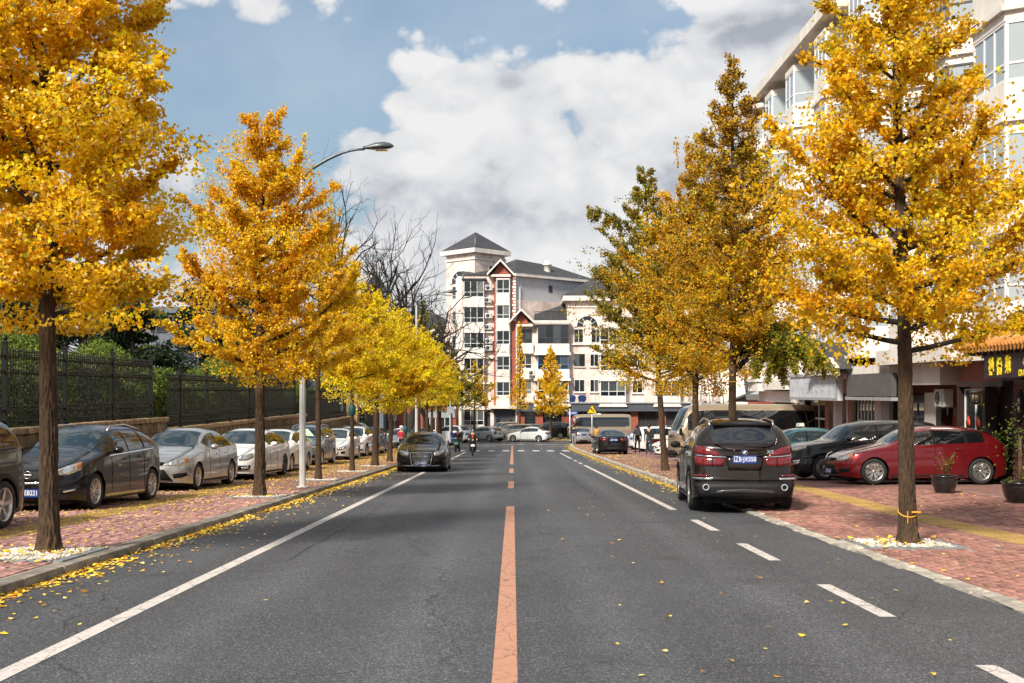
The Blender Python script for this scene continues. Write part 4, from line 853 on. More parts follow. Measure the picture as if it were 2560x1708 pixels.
n = 3600; yy = rng.uniform(27, 100, n); x = np.array([xr(a) - 0.2 for a in yy]) - np.abs(rng.exponential(0.13, n)); litter('leaf_litter', 'yellow leaves drifted along the far stretch of pale kerb', P3(x, yy, 0 * x), 4, 0.058)
n = 2600; yy = rng.uniform(27, 100, n); x = np.array([xr(a) for a in yy]) + rng.uniform(0, 2.2, n); litter('leaf_litter', 'yellow leaves on the pavement beneath the shop side ginkgos', P3(x, yy, 0 * x + 0.13), 5, 0.056)
n = 70; yy = 7 + 19 * rng.random(n) ** 1.2; x = rng.uniform(0.6, 4.2, n) ** 1.0; litter('leaf_litter', 'few scattered leaves on the asphalt on the shop side', P3(x, yy, 0 * x), 6, 0.040)
n = 260; yy = rng.uniform(9, 30, n); x = rng.uniform(4.4, 11, n); litter('leaf_litter', 'few leaves on the brick pavement on the shop side', P3(x, yy, np.array([hR(a) for a in yy])), 7, 0.045)
n = 1500; yy = rng.uniform(112, 124, n); x = rng.uniform(-6, 8, n); litter('leaf_litter', 'carpet of yellow leaves at the far junction', P3(x, yy, 0 * x + 0.02), 8, 0.12)
for (px, py, s_) in ((-5.52, 13.1, 'L'), (-5.5, 24.5, 'L'), (5.18, 15.05, 'R')):
    n = 90; x = px + rng.normal(0, 0.33, n); yy = py + rng.normal(0, 0.36, n); litter('leaf_litter', 'leaves lying on the white pebbles of a tree pit', P3(x, yy, 0 * x + (HL if s_ == 'L' else 0.03) + 0.02), 9 + int(py), 0.058, flat=0.7)
# ================================================================ vehicles
def hermite(pts):
    """monotone cubic through (x, z) points"""
    X = np.array([p[0] for p in pts], float); Z = np.array([p[1] for p in pts], float); h = np.diff(X); d = np.diff(Z) / h
    m = np.zeros(len(X)); m[0], m[-1] = d[0], d[-1]
    for i in range(1, len(X) - 1):
        if d[i - 1] * d[i] > 0: w1, w2 = 2 * h[i] + h[i - 1], h[i] + 2 * h[i - 1]; m[i] = (w1 + w2) / (w1 / d[i - 1] + w2 / d[i])
    def f(x):
        x = np.clip(np.asarray(x, float), X[0], X[-1]); i = np.clip(np.searchsorted(X, x) - 1, 0, len(X) - 2); t = (x - X[i]) / h[i]
        return (2 * t**3 - 3 * t**2 + 1) * Z[i] + (t**3 - 2 * t**2 + t) * h[i] * m[i] + (-2 * t**3 + 3 * t**2) * Z[i + 1] + (t**3 - t**2) * h[i] * m[i + 1]
    return f
_wheels = {}
def wheel_meshes(r, w, style):
    key = (round(r, 3), round(w, 3), style)
    if key in _wheels: return _wheels[key]
    rr = r * (0.69 if style[0] != 'b' else 0.60); n = 30
    ty = MB().lathe([(rr, -w * .42), (rr + .012, -w * .5), (r * .93, -w * .5), (r * .985, -w * .40), (r, -w * .25), (r, w * .25), (r * .985, w * .40), (r * .93, w * .5), (rr + .012, w * .5), (rr, w * .42)], n=n, axis='Y').mesh('tyre')
    m = MB().lathe([(rr, -w * .42), (rr * .985, w * .40), (rr * 1.03, w * .47), (rr * 1.0, w * .49), (rr * .93, w * .40), (rr * .90, w * .1), (rr * .86, -w * .15), (0.001, -w * .15)], n=n, axis='Y')
    ns, tw = {'a': (5, 0), 'c': (10, 0), 'd': (6, .055), 'b': (8, 0), 'e': (7, .04)}[style[0]]
    for k in range(ns):
        a = 2 * math.pi * k / ns
        for da in ((-tw, tw) if tw else (0,)):
            wd = (0.17 if ns == 5 else 0.105 if ns > 7 else 0.085) * r
            ca, sa = math.cos(a), math.sin(a); c2, s2 = math.cos(a + da * 4.2), math.sin(a + da * 4.2)
            p0 = Vector((ca * rr * .16, w * .34, sa * rr * .16)); p1 = Vector((c2 * rr * .95, w * .42, s2 * rr * .95)); t = (p1 - p0).normalized(); sd_ = t.cross(Vector((0, 1, 0))).normalized() * wd / 2; dn_ = Vector((0, -0.05 * r * 2, 0))
            q = [p0 - sd_, p0 + sd_, p1 + sd_ * .8, p1 - sd_ * .8]; m.add(q + [x + dn_ for x in q], [(0, 1, 2, 3), (7, 6, 5, 4), (0, 4, 5, 1), (1, 5, 6, 2), (2, 6, 7, 3), (3, 7, 4, 0)])
    m.lathe([(0.001, w * .40), (rr * .15, w * .39), (rr * .20, w * .34), (rr * .20, w * .1)], n=14, axis='Y')
    rim = m.mesh('rim'); _wheels[key] = (ty, rim); return _wheels[key]

SED = dict(top=[(0, .40), (.012, .445), (.10, .555), (.25, .645), (.305, .68), (.325, .70), (.47, .955), (.56, 1.0), (.68, .99), (.76, .945), (.885, .755), (.93, .735), (.985, .715), (1, .66)],
           belt=[(0, .385), (.015, .42), (.10, .505), (.28, .60), (.36, .625), (.70, .665), (.88, .69), (.975, .665), (1, .61)], ws=(.315, .475), rw=(.745, .885), sw=[(.375, .545), (.56, .725), (.735, .785)])
HAT = dict(top=[(0, .40), (.015, .445), (.10, .56), (.25, .665), (.30, .70), (.45, .95), (.56, 1.0), (.72, .995), (.84, .93), (.905, .86), (.97, .68), (.99, .62), (1, .58)],
           belt=[(0, .385), (.015, .42), (.10, .51), (.28, .61), (.36, .635), (.70, .68), (.85, .70), (.97, .655), (.99, .61), (1, .57)], ws=(.285, .455), rw=(.845, .962), sw=[(.35, .535), (.55, .715), (.735, .83)])
SUV = dict(top=[(0, .42), (.012, .48), (.08, .585), (.24, .655), (.275, .68), (.40, .93), (.50, .985), (.66, 1.0), (.82, .985), (.905, .95), (.965, .73), (.985, .66), (1, .60)],
           belt=[(0, .40), (.015, .455), (.08, .545), (.25, .615), (.34, .64), (.72, .675), (.90, .69), (.975, .655), (.988, .62), (1, .58)], ws=(.26, .405), rw=(.90, .968), sw=[(.325, .515), (.53, .705), (.725, .875)])
def car(name, label, cat, x, y, yaw, kind, L, W, H, col_m, wb=2.65, fo=0.85, wr=.315, gc=.17, base=0.0, group=None, wheel='d', rails=False, arch=False, plate=None, plate_r=None, lights='h', grille='bar', rear='sedan', res=0.05, glass='carglass', chrome=True, over=None, z=None, plz=None, badge=None, extra=None, mirror=True, sunshade=False, nG=3.4, tumble=.24):
    pr = dict(SED if kind == 'sed' else HAT if kind == 'hat' else SUV)
    if over: pr.update(over)
    topf = hermite([(a * L, b * H) for a, b in pr['top']]); beltf = hermite([(a * L, b * H) for a, b in pr['belt']])
    hw = W / 2; Lf, Lr = pr.get('Lf', .80), pr.get('Lr', .62); mf, mr = pr.get('mf', 2.7), pr.get('mr', 3.2)
    ws = [a * L for a in pr['ws']]; rw = [a * L for a in pr['rw']]; sw = [(a * L, b * L) for a, b in pr['sw']]
    t = thing(name, label, cat, (0, 0, 0), 0, group); on_ground(t, x, y, yaw, base, True, z)
    # plan outline: stations from the nose to the tail
    nf = 16; th = np.linspace(0, math.pi / 2, nf); xf = Lf * (1 - np.cos(th) ** (2 / mf)); xb = L - Lr * (1 - np.cos(th) ** (2 / mr))
    mid = np.arange(Lf + res, L - Lr - res / 2, res); xs = np.concatenate([xf, mid, xb]); must = np.array(ws + rw + [v for s in sw for v in s])
    for v in must:
        i = np.argmin(np.abs(xs - v))
        if Lf < xs[i] < L - Lr: xs[i] = v
        else: xs = np.append(xs, v)
    xs = np.unique(np.round(xs, 5))
    def plan(xx):
        xx = np.asarray(xx, float); f = np.where(xx < Lf, (1 - np.clip((Lf - xx) / Lf, 0, 1) ** mf) ** (1 / mf), 1.0); r = np.where(xx > L - Lr, (1 - np.clip((xx - L + Lr) / Lr, 0, 1) ** mr) ** (1 / mr), 1.0)
        return hw * f * r * (1 - .035 * np.clip((xx - L * .55) / (L * .45), 0, 1) ** 2)
    fl = hermite(pr.get('flean', [(0, .10), (.18, .045), (.42, 0.0), (.55, 0.015), (.75, .07), (1.2, .25)])); rl = hermite(pr.get('rlean', [(0, .14), (.22, .05), (.45, 0.0), (.62, .015), (.9, .05), (1.4, .16)]))
    def lean(xx, zz): return fl(zz) * np.clip((Lf - xx) / Lf, 0, 1) ** 1.2 - rl(zz) * np.clip((xx - L + Lr) / Lr, 0, 1) ** 1.2
    zw = .55 * H * .62
    def side(zz, zb): return 1 - .075 * np.clip((zw - zz) / zw, 0, 1) ** 2 - .045 * np.clip((zz - zw) / np.maximum(zb - zw, .05), 0, 1) ** 2 - .012 * np.exp(-((zz - .62 * zb) / .05) ** 2)
    def surf(xx, zz):
        """point on the lower body, right-hand side of the outline: returns x, |y|"""
        return xx + lean(xx, zz), plan(xx) * side(zz, beltf(xx))
    loc = lambda X, Y, Z: np.stack([L / 2 - X, Y, Z], -1)
    ox = [fo, fo + wb]; ra = wr * 1.13
    # lower body
    zb = beltf(xs); nr = 15; tj = np.linspace(0, 1, nr)
    gcx = gc + .05 * np.clip((.5 - xs) / .5, 0, 1) + .09 * np.clip((xs - L + .6) / .6, 0, 1)
    Z = gcx[:, None] + tj[None] * (zb - gcx)[:, None]; X = xs[:, None] + 0 * Z
    for o_ in ox:                                  # snap to the wheel arch
        pass
    inside = np.zeros(Z.shape, bool); Xc, Zc = X.copy(), Z.copy()
    for o_ in ox:
        dx, dz = Xc - o_, Zc - wr; r_ = np.hypot(dx, dz); ins = r_ < ra; inside |= ins; k = np.where(ins, ra / np.maximum(r_, 1e-6), 1.0); X = np.where(ins, o_ + dx * k, X); Z = np.where(ins, wr + dz * k, Z)
    Z = np.maximum(Z, gc * .8)
    XX = X + lean(X, Z); YY = plan(X) * side(Z, beltf(X)); n = len(xs)
    I = np.arange(n * nr).reshape(n, nr); q = np.stack([I[:-1, :-1], I[1:, :-1], I[1:, 1:], I[:-1, 1:]], -1).reshape(-1, 4)
    q = q[~inside.ravel()[q].all(1)]
    V1 = loc(XX, YY, Z).reshape(-1, 3); V2 = V1 * np.array([1, -1, 1])
    # upper shell
    zf = np.array([0, .05, .2, .4, .6, .76, .82]); yf = np.array([.765, .6, .45, .3, .15, 0.0])
    def upper(xx):
        xx = np.asarray(xx, float); b0 = beltf(xx); Hh = np.maximum(topf(xx) - b0, .004); yb = plan(xx) * side(b0, b0); g = np.clip((Hh / H - .06) / .20, 0, 1)
        nn = 2.6 + (nG - 2.6) * g; A1 = np.arcsin(np.clip(zf[None] ** (nn[:, None] / 2), 0, 1)); A2 = np.arccos(np.clip(yf[None] ** (nn[:, None] / 2), 0, 1)); A = np.concatenate([A1, A2], 1)
        cy_ = np.clip(np.cos(A), 0, 1) ** (2 / nn[:, None]); sz = np.clip(np.sin(A), 0, 1) ** (2 / nn[:, None])
        zz = b0[:, None] + Hh[:, None] * sz; hz = np.clip((zz - b0[:, None]) / (H * .36), 0, 1); yy = yb[:, None] * cy_ * (1 - tumble * hz)
        bw = .11 * np.exp(-((xx - (ws[0] * .7 + ws[1] * .3)) / .55) ** 2) - .07 * np.exp(-((xx - (rw[1] * .6 + rw[0] * .4)) / .4) ** 2)
        lw = lean(xx[:, None], zz) if True else 0
        xo = xx[:, None] + lean(xx[:, None], np.minimum(zz, b0[:, None])) - bw[:, None] * (1 - cy_ ** 2)
        return loc(xo, yy, zz)
    U1 = upper(xs); m = U1.shape[1]; U1 = U1.reshape(-1, 3); U2 = U1 * np.array([1, -1, 1]); J = np.arange(n * m).reshape(n, m)
    cell = np.stack([J[:-1, :-1], J[1:, :-1], J[1:, 1:], J[:-1, 1:]], -1)      # (n-1, m-1, 4)
    xm = (xs[:-1] + xs[1:]) / 2; tag = np.zeros((n - 1, m - 1), int)
    for i, v in enumerate(xm):
        if ws[0] < v < ws[1]: tag[i, 7:] = 1
        if rw[0] < v < rw[1]: tag[i, 7:] = 2
        for k, (a, b) in enumerate(sw):
            if a < v < b: tag[i, 1:5 if pr.get('lowglass') else 5] = 3 + k
    for k in range(len(sw) - 1):
        for i, v in enumerate(xm):
            if sw[k][1] < v < sw[k + 1][0] and v < rw[0]: tag[i, 1:5] = 50
    def part(nm, parts, mt, smooth=True, weld=True):
        Vv = np.concatenate([p[0] for p in parts]); off = 0; Fs = []
        for v, f in parts: Fs.append(f + off); off += len(v)
        Fq = np.concatenate(Fs); used = np.unique(Fq); mp_ = np.zeros(len(Vv), int); mp_[used] = np.arange(len(used))
        me = mesh_np(nm, Vv[used], mp_[Fq], smooth)
        if weld:
            bm = bmesh.new(); bm.from_mesh(me); bmesh.ops.remove_doubles(bm, verts=bm.verts, dist=.0015); bmesh.ops.dissolve_degenerate(bm, dist=.0004, edges=bm.edges); bm.to_mesh(me); bm.free()
        return link(nm, me, mt, t)
    bod = cell[tag == 0].reshape(-1, 4)
    body = part('body', [(V1, q[:, ::-1]), (V2, q), (U1, bod[:, ::-1]), (U2, bod)], col_m)
    for tg, nm in ((1, 'windshield'), (2, 'rear_window')):
        c = cell[tag == tg].reshape(-1, 4)
        if len(c): part(nm, [(U1, c[:, ::-1]), (U2, c)], M_['carglass'] if tg == 1 else M_[glass])
    for k in range(len(sw)):
        c = cell[tag == 3 + k].reshape(-1, 4)
        if len(c): part('side_window', [(U1, c[:, ::-1])], M_[glass]); part('side_window', [(U2, c)], M_[glass])
    c = cell[tag == 50].reshape(-1, 4)
    if len(c): part('door_pillar', [(U1, c[:, ::-1])], M_['black']); part('door_pillar', [(U2, c)], M_['black'])
    MB().span((-L / 2 + .25, -hw + .24, gc * .75), (L / 2 - .25, hw - .24, min(zb) + .02)).build('underbody', M_['black'], t)
    # arc length along the outline, measured from the nose or the tail
    def mk_arc(rev):
        xx = np.concatenate([np.linspace(0, .02, 40) ** 1.0, np.linspace(.021, 1.6, 300)]); xx = L - xx if rev else xx; yy = plan(xx); s = np.concatenate([[0], np.cumsum(np.hypot(np.diff(xx), np.diff(yy)))]) + 0.0
        s0 = yy[0]; return xx, s + s0
    AF, AR = mk_arc(False), mk_arc(True)
    def pt(p, zv, rev=False, off=0.0):
        a = AR if rev else AF; sgn = 1 if p >= 0 else -1; ap = abs(p)
        if ap < a[1][0]: xx = a[0][0]; yv = ap
        else: xx = float(np.interp(ap, a[1], a[0])); yv = None
        X_, Y_ = surf(np.array([xx]), np.array([zv])); Y_ = Y_[0] if yv is None else yv; e = .03
        ap2 = ap + e; xx2 = float(np.interp(ap2, a[1], a[0])); X2, Y2 = surf(np.array([xx2]), np.array([zv])); tx, ty_ = X2[0] - X_[0], Y2[0] - Y_; ln = math.hypot(tx, ty_) + 1e-9
        nx_, ny_ = (-ty_ / ln, tx / ln) if not rev else (ty_ / ln, -tx / ln)
        if nx_ * (-1 if not rev else 1) < 0 and ap < .2: nx_, ny_ = (-1 if not rev else 1), 0
        if ny_ < 0 and ap > .4: nx_, ny_ = -nx_, -ny_
        return (L / 2 - (X_[0] + nx_ * off), sgn * (Y_ + ny_ * off), zv)
    def patch(nm, top, bot, mt, off=.008, rev=False, parent=None, nu=9, depth=.035):
        """panel following the body between two outlines given as (perimeter distance, height)"""
        nu, nv = (nu, 4) if res < .055 else (5 if nu > 2 else 2, 2)
        ta = np.array(top, float); ba = np.array(bot, float); sp = lambda A: np.stack([np.interp(np.linspace(0, 1, nu), np.linspace(0, 1, len(A)), A[:, c]) for c in (0, 1)], -1)
        ta, ba = sp(ta), sp(ba); P = []
        for j in range(nv):
            for i in range(nu): p = ta[i] * (1 - j / (nv - 1)) + ba[i] * j / (nv - 1); P.append(pt(p[0], p[1], rev, off))
        B0 = len(P); ring = [(0, i) for i in range(nu)] + [(j, nu - 1) for j in range(1, nv)] + [(nv - 1, i) for i in range(nu - 2, -1, -1)] + [(j, 0) for j in range(nv - 2, 0, -1)]
        for (j, i) in ring: p = ta[i] * (1 - j / (nv - 1)) + ba[i] * j / (nv - 1); P.append(pt(p[0], p[1], rev, off - depth))
        F = [(j * nu + i, j * nu + i + 1, (j + 1) * nu + i + 1, (j + 1) * nu + i) for j in range(nv - 1) for i in range(nu - 1)]; nb_ = len(ring)
        F2 = [(ring[k][0] * nu + ring[k][1], B0 + k, B0 + (k + 1) % nb_, ring[(k + 1) % nb_][0] * nu + ring[(k + 1) % nb_][1]) for k in range(nb_)]
        o = MB(); o.add(P, F, True); o.f += F2; o.sm += [False] * len(F2)
        ob = o.build(nm, mt, t)
        if parent is not None: ob.parent = parent
        return ob
    def both(nm, top, bot, mt, **k):
        for s in (1, -1): patch(nm, [(s * a, b) for a, b in top], [(s * a, b) for a, b in bot], mt, **k)
    def flank(nm, x0, z0, x1, z1, wd, mt, off=.004, dep=.02):
        """thin strip on both flanks between two points of the side view"""
        for s in (1, -1):
            P = []; N = 8
            for i in range(N):
                u = i / (N - 1); xx, zz = x0 + (x1 - x0) * u, z0 + (z1 - z0) * u; dxn, dzn = -(z1 - z0), (x1 - x0); ln = math.hypot(dxn, dzn); dxn, dzn = dxn / ln * wd / 2, dzn / ln * wd / 2
                for e in (-1, 1):
                    a, b = xx + dxn * e, zz + dzn * e; X_, Y_ = surf(np.array([a]), np.array([b])); P.append((L / 2 - X_[0], s * (Y_[0] + off), b))
            o = MB(); o.add(P, [(2 * i, 2 * i + 1, 2 * i + 3, 2 * i + 2) for i in range(N - 1)], True); o.add([(p[0], p[1] - s * dep, p[2]) for p in P] + P, [(0, 2 * N, 2 * N + 1, 1), (2 * N - 2, 2 * N - 1, 4 * N - 1, 4 * N - 2)] + [(2 * i + e, 2 * i + 2 + e, 2 * N + 2 * i + 2 + e, 2 * N + 2 * i + e) for i in range(N - 1) for e in (0, 1)])
            o.build(nm, mt, t)
    api = dict(t=t, L=L, W=W, H=H, hw=hw, patch=patch, both=both, flank=flank, pt=pt, body=body, beltf=beltf, topf=topf, surf=surf)
    # wheels
    tyre, rim = wheel_meshes(wr, .225 if wr < .34 else .25, wheel)
    for o_ in ox:
        for s in (1, -1):
            w = link('wheel', tyre, M_['rubber'], t); w.location = (L / 2 - o_, s * (hw - .135), wr); w.rotation_euler = (0, random.uniform(0, 1), 0 if s > 0 else math.pi)
            link('rim', rim, M_['darkrim'] if wheel.endswith('k') else M_['alloy'], w)
    if arch:
        for o_ in ox:
            for s in (1, -1):
                P = []; N = 18
                for i in range(N):
                    a = math.pi * (-.06 + 1.12 * i / (N - 1))
                    for r_ in (ra - .005, ra + .055): xx, zz = o_ + r_ * math.cos(a), max(gc, wr + r_ * math.sin(a)); X_, Y_ = surf(np.array([xx]), np.array([zz])); P.append((L / 2 - X_[0], s * (Y_[0] + .012), zz))
                o = MB(); o.add(P, [(2 * i, 2 * i + 1, 2 * i + 3, 2 * i + 2) for i in range(N - 1)], True); o.add(P[::2] + [(p[0], p[1] - s * .06, p[2]) for p in P[::2]], [(i, i + 1, N + i + 1, N + i) for i in range(N - 1)], True); o.build('arch_trim', arch if arch is not True else M_['plastic'], t)
    # door seams, handles, sill, mirrors
    zl, seams = gc + .12, [sw[0][0] + .02, (sw[0][1] + sw[1][0]) / 2, sw[1][1] - .02] if len(sw) > 1 else []
    for k, v in enumerate(seams):
        zt_ = float(beltf(v)) - .004; xe = v
        if k == 2 and abs(v - ox[1]) < ra: xe = max(v - .18, ox[1] - ra - .03)
        if k == 2 and xe < v: flank('door_seam', xe, zl, xe, wr + .16, .012, M_['black']); flank('door_seam', xe, wr + .16, v, zt_, .012, M_['black'])
        else: flank('door_seam', v, zl, v, zt_, .012, M_['black'])
    for v in (seams[1] - .16, seams[2] - .16) if seams else ():
        zz = float(beltf(v)) - .13; flank('door_handle', v - .10, zz, v + .08, zz + .004, .028, col_m if not chrome else M_['chrome'] if chrome == 'handles' else col_m, .028, .04)
    if seams: flank('sill_trim', ox[0] + ra + .05, gc + .055, ox[1] - ra - .05, gc + .055, .05, M_['plastic'] if arch else M_['chrome'] if chrome == 'sill' else M_['plastic'], .006)
    if chrome and len(sw) > 1: flank('window_trim', sw[0][0] - .05, float(beltf(sw[0][0] - .05)) - .012, sw[-1][1], float(beltf(sw[-1][1])) - .012, .018, M_['chrome'] if chrome in ('belt', 'sill', 'handles') else M_['black'], .006)
    if mirror:
        xv = sw[0][0] + .06; zv = float(beltf(xv)) + .085
        for s in (1, -1):
            o = MB(); c = Vector((L / 2 - xv, s * (hw + .085), zv)); o.lathe([(0.001, -.045), (.045, -.042), (.080, -.025), (.092, 0), (.085, .05), (.05, .085), (.001, .095)], n=14, axis='X'); o.v = [(p[0] + c.x, p[1] * 1.15 + c.y, p[2] * .78 + c.z) for p in o.v]
            o.box((c.x, s * (hw - .01), zv - .05), (.09, .14, .035)); mo = o.build('mirror', mirror if mirror is not True else col_m, t)
    if rails:
        xa, xb2 = ws[1] + .05, rw[0] - .05
        for s in (1, -1):
            pts = [(L / 2 - v, s * float(hw * (1 - tumble) * .80), float(topf(v)) + h_) for v, h_ in ((xa, -.075), (xa + .12, -.005), ((xa + xb2) / 2, .006), (xb2 - .12, -.005), (xb2, -.075))]
            MB().tube(pts, .019, 6).build('roof_rail', M_['chrome'] if rails == 'chrome' else M_['alloy'], t)
    # front
    zh = float(beltf(.04)); 
    if lights == 'h': both('headlight', [(.36, zh - .035), (.60, zh + .035), (.86, zh + .10)], [(.40, zh - .155), (.62, zh - .14), (.90, zh + .005)], M_['headlamp'])
    if lights == 'slim': both('headlight', [(.40, zh - .01), (.62, zh + .045), (.88, zh + .075)], [(.42, zh - .12), (.62, zh - .095), (.86, zh - .01)], M_['headlamp'])
    if lights == 'tall': both('headlight', [(.42, zh + .0), (.62, zh + .06), (.84, zh + .13)], [(.38, zh - .18), (.62, zh - .19), (.80, zh - .05)], M_['headlamp'])
    if grille == 'bar':
        patch('grille', [(-.34, zh - .04), (0, zh - .025), (.34, zh - .04)], [(-.30, zh - .16), (0, zh - .175), (.30, zh - .16)], M_['black'], .007); patch('grille_bar', [(-.33, zh - .085), (.33, zh - .085)], [(-.32, zh - .115), (.32, zh - .115)], M_['chrome'], .016)
        patch('bumper_intake', [(-.46, .40), (0, .41), (.46, .40)], [(-.42, .24), (0, .23), (.42, .24)], M_['black'], .006)
    both('fog_lamp_recess', [(.56, .40), (.80, .43)], [(.58, .30), (.78, .32)], M_['black'], off=.006)
    if res < .055:
        for s in (1, -1): patch('hood_seam', [(0, zh + .010), (s * .35, zh + .012), (s * .66, zh + .016)], [(0, zh + .002), (s * .35, zh + .004), (s * .66, zh + .008)], M_['black'], .003, depth=.01)
        both('bumper_seam', [(.97, zh - .02), (1.02, zh - .02)] if False else [(1.00, zh - .06), (1.012, zh - .06)], [(1.06, .42), (1.072, .42)], M_['black'], off=.003, depth=.01, nu=2)
    # rear
    zr = float(beltf(L - .04))
    if rear == 'sedan': both('tail_light', [(.40, zr - .02), (.62, zr - .0), (.86, zr + .02)], [(.44, zr - .17), (.62, zr - .18), (.82, zr - .10)], M_['taillamp'], rev=True)
    if rear == 'hatch': both('tail_light', [(.48, zr + .08), (.66, zr + .10), (.80, zr + .12)], [(.50, zr - .20), (.66, zr - .20), (.80, zr - .10)], M_['taillamp'], rev=True)
    patch('rear_bumper_valance', [(-.60, .38), (0, .38), (.60, .38)], [(-.52, .27), (0, .26), (.52, .27)], M_['plastic'], .006, rev=True)
    def number(txt, rev, zc, wd=.44, ht=.14):
        p = pt(0.0, zc, rev, .012); o = MB().box((0, 0, 0), (.012, wd, ht)).build('number_plate', M_['plate'], t); o.location = (p[0], 0, zc); 
        if txt:
            me = text_mesh(txt, ht * .86, .001, 'plate_lettering', bold=.0005); me.materials.append(M_['white']); k = link('plate_lettering', me, None, o); k.location = (.0085 if not rev else -.0085, 0, 0)
            k.rotation_euler = (math.pi / 2, 0, math.pi / 2 if not rev else -math.pi / 2)
            w_ = max(v.co.x for v in me.vertices) - min(v.co.x for v in me.vertices); k.scale = (min(1.0, wd * .92 / w_), 1, 1)
    if plate is not None: number(plate, False, .33 if kind != 'suv' else .42)
    if plate_r is not None: number(plate_r, True, plz or ((zr - .10) if rear != 'hatch' else zr - .16))
    if sunshade:
        p = upper(np.array([ws[0] + .18 * (ws[1] - ws[0]), ws[0] + .75 * (ws[1] - ws[0])]))
        A, B = p[0, 8], p[1, 8]; q4 = [(A[0] + .03, -A[1], A[2] + .035), (A[0] + .03, A[1], A[2] + .035), (B[0] + .03, B[1] * .35, B[2] + .03), (B[0] + .03, -B[1] * .35, B[2] + .03)]
        MB().add(q4, [(0, 1, 2, 3)]).build('sun_shade', mat('sunshade', (0.40, 0.52, 0.35), 0.6, var=0.6, vscale=9), t)
    if extra: extra(api)
    return t
def ring(api, nm, p, zc, r, rr_, mt, rev=False, off=.02, sq=1.0, n=20, parent=None):
    q = api['pt'](p, zc, rev, off); b = MB(); pts = [(q[0], q[1] + r * math.cos(a) * sq, zc + r * math.sin(a)) for a in np.linspace(0, 2 * math.pi, n + 1)]; b.tube(pts, rr_, 6, cap=False); return b.build(nm, mt, api['t'])
def disc(api, nm, p, zc, r, mt, rev=False, off=.02, sq=1.0):
    q = api['pt'](p, zc, rev, off); b = MB().lathe([(.001, .006), (r * .9, .005), (r, 0), (r, -.02)], n=20, axis='X'); sg = -1 if rev else 1; b.v = [(q[0] + sg * a[0], q[1] + a[1] * sq, zc + a[2]) for a in b.v]; return b.build(nm, mt, api['t'])
PNT = {k: paint('paint_' + k, *a) for k, a in dict(
    black=((0.0016, 0.0016, 0.002), .0, .3, .62), deepblue=((0.002, 0.0028, 0.007), .0, .3, .65), silver=((0.42, 0.42, 0.41), .75, .32), white=((0.74, 0.74, 0.72), .0, .35), brown=((0.012, 0.0065, 0.004), .3, .3, .75),
    red=((0.16, 0.004, 0.008), .45, .3), bluesilver=((0.22, 0.28, 0.36), .7, .3), blue=((0.03, 0.09, 0.22), .6, .3), gold=((0.42, 0.33, 0.22), .6, .35), champagne=((0.38, 0.34, 0.28), .7, .32), maroon=((0.08, 0.015, 0.02), .5, .3),
    teal=((0.012, 0.11, 0.14), .2, .35), grey=((0.16, 0.17, 0.18), .7, .32), charcoal=((0.005, 0.0055, 0.006), .1, .3, .65)).items()}
def nissan(a):
    L = a['L']; zh = .70
    a['patch']('grille', [(-.52, zh + .02), (0, zh + .04), (.52, zh + .02)], [(-.40, zh - .17), (0, zh - .19), (.40, zh - .17)], M_['black'], .006)
    a['patch']('grille_bar', [(-.44, zh - .165), (0, zh - .185), (.44, zh - .165)], [(-.42, zh - .20), (0, zh - .22), (.42, zh - .20)], M_['chrome'], .014)
    ring(a, 'emblem', 0, zh - .055, .062, .011, M_['chrome']); a['patch']('emblem_bar', [(-.085, zh - .04), (.085, zh - .04)], [(-.085, zh - .07), (.085, zh - .07)], M_['chrome'], .026)
    a['both']('headlight', [(.50, zh + .03), (.68, zh + .10), (.98, zh + .17)], [(.50, zh - .06), (.70, zh - .055), (.98, zh + .04)], M_['headlamp']); a['both']('indicator', [(.86, zh + .145), (.97, zh + .16)], [(.86, zh + .06), (.97, zh + .07)], M_['amber'], off=.012)
    a['patch']('bumper_intake', [(-.55, .34), (0, .35), (.55, .34)], [(-.50, .20), (0, .19), (.50, .20)], M_['black'], .006)
    a['both']('fog_lamp_trim', [(.62, .36), (.84, .40)], [(.64, .33), (.84, .375)], M_['chrome'], off=.012)
def focus(a):
    zh = .66
    a['patch']('grille', [(-.36, zh + .02), (0, zh + .03), (.36, zh + .02)], [(-.33, zh - .06), (0, zh - .07), (.33, zh - .06)], M_['black'], .006)
    disc(a, 'emblem', 0, zh - .02, .034, mat('emblemblue', (0.02, 0.05, 0.2), .3, coat=1), sq=1.9, off=.014); ring(a, 'emblem_ring', 0, zh - .02, .036, .006, M_['chrome'], sq=1.9)
    a['both']('headlight', [(.50, zh + .03), (.66, zh + .10), (.95, zh + .16)], [(.46, zh - .06), (.68, zh - .065), (.97, zh + .02)], M_['headlamp']); a['both']('indicator', [(.86, zh + .12), (.95, zh + .135)], [(.87, zh + .03), (.96, zh + .04)], M_['amber'], off=.012)
    a['patch']('bumper_intake', [(-.36, .50), (0, .52), (.36, .50)], [(-.56, .25), (0, .23), (.56, .25)], M_['black'], .006); a['patch']('intake_trim', [(-.57, .255), (0, .235), (.57, .255)], [(-.55, .225), (0, .205), (.55, .225)], M_['darkrim'], .008)
    a['both']('fog_lamp_recess', [(.66, .42), (.90, .43)], [(.72, .30), (.92, .36)], M_['black'], off=.007)
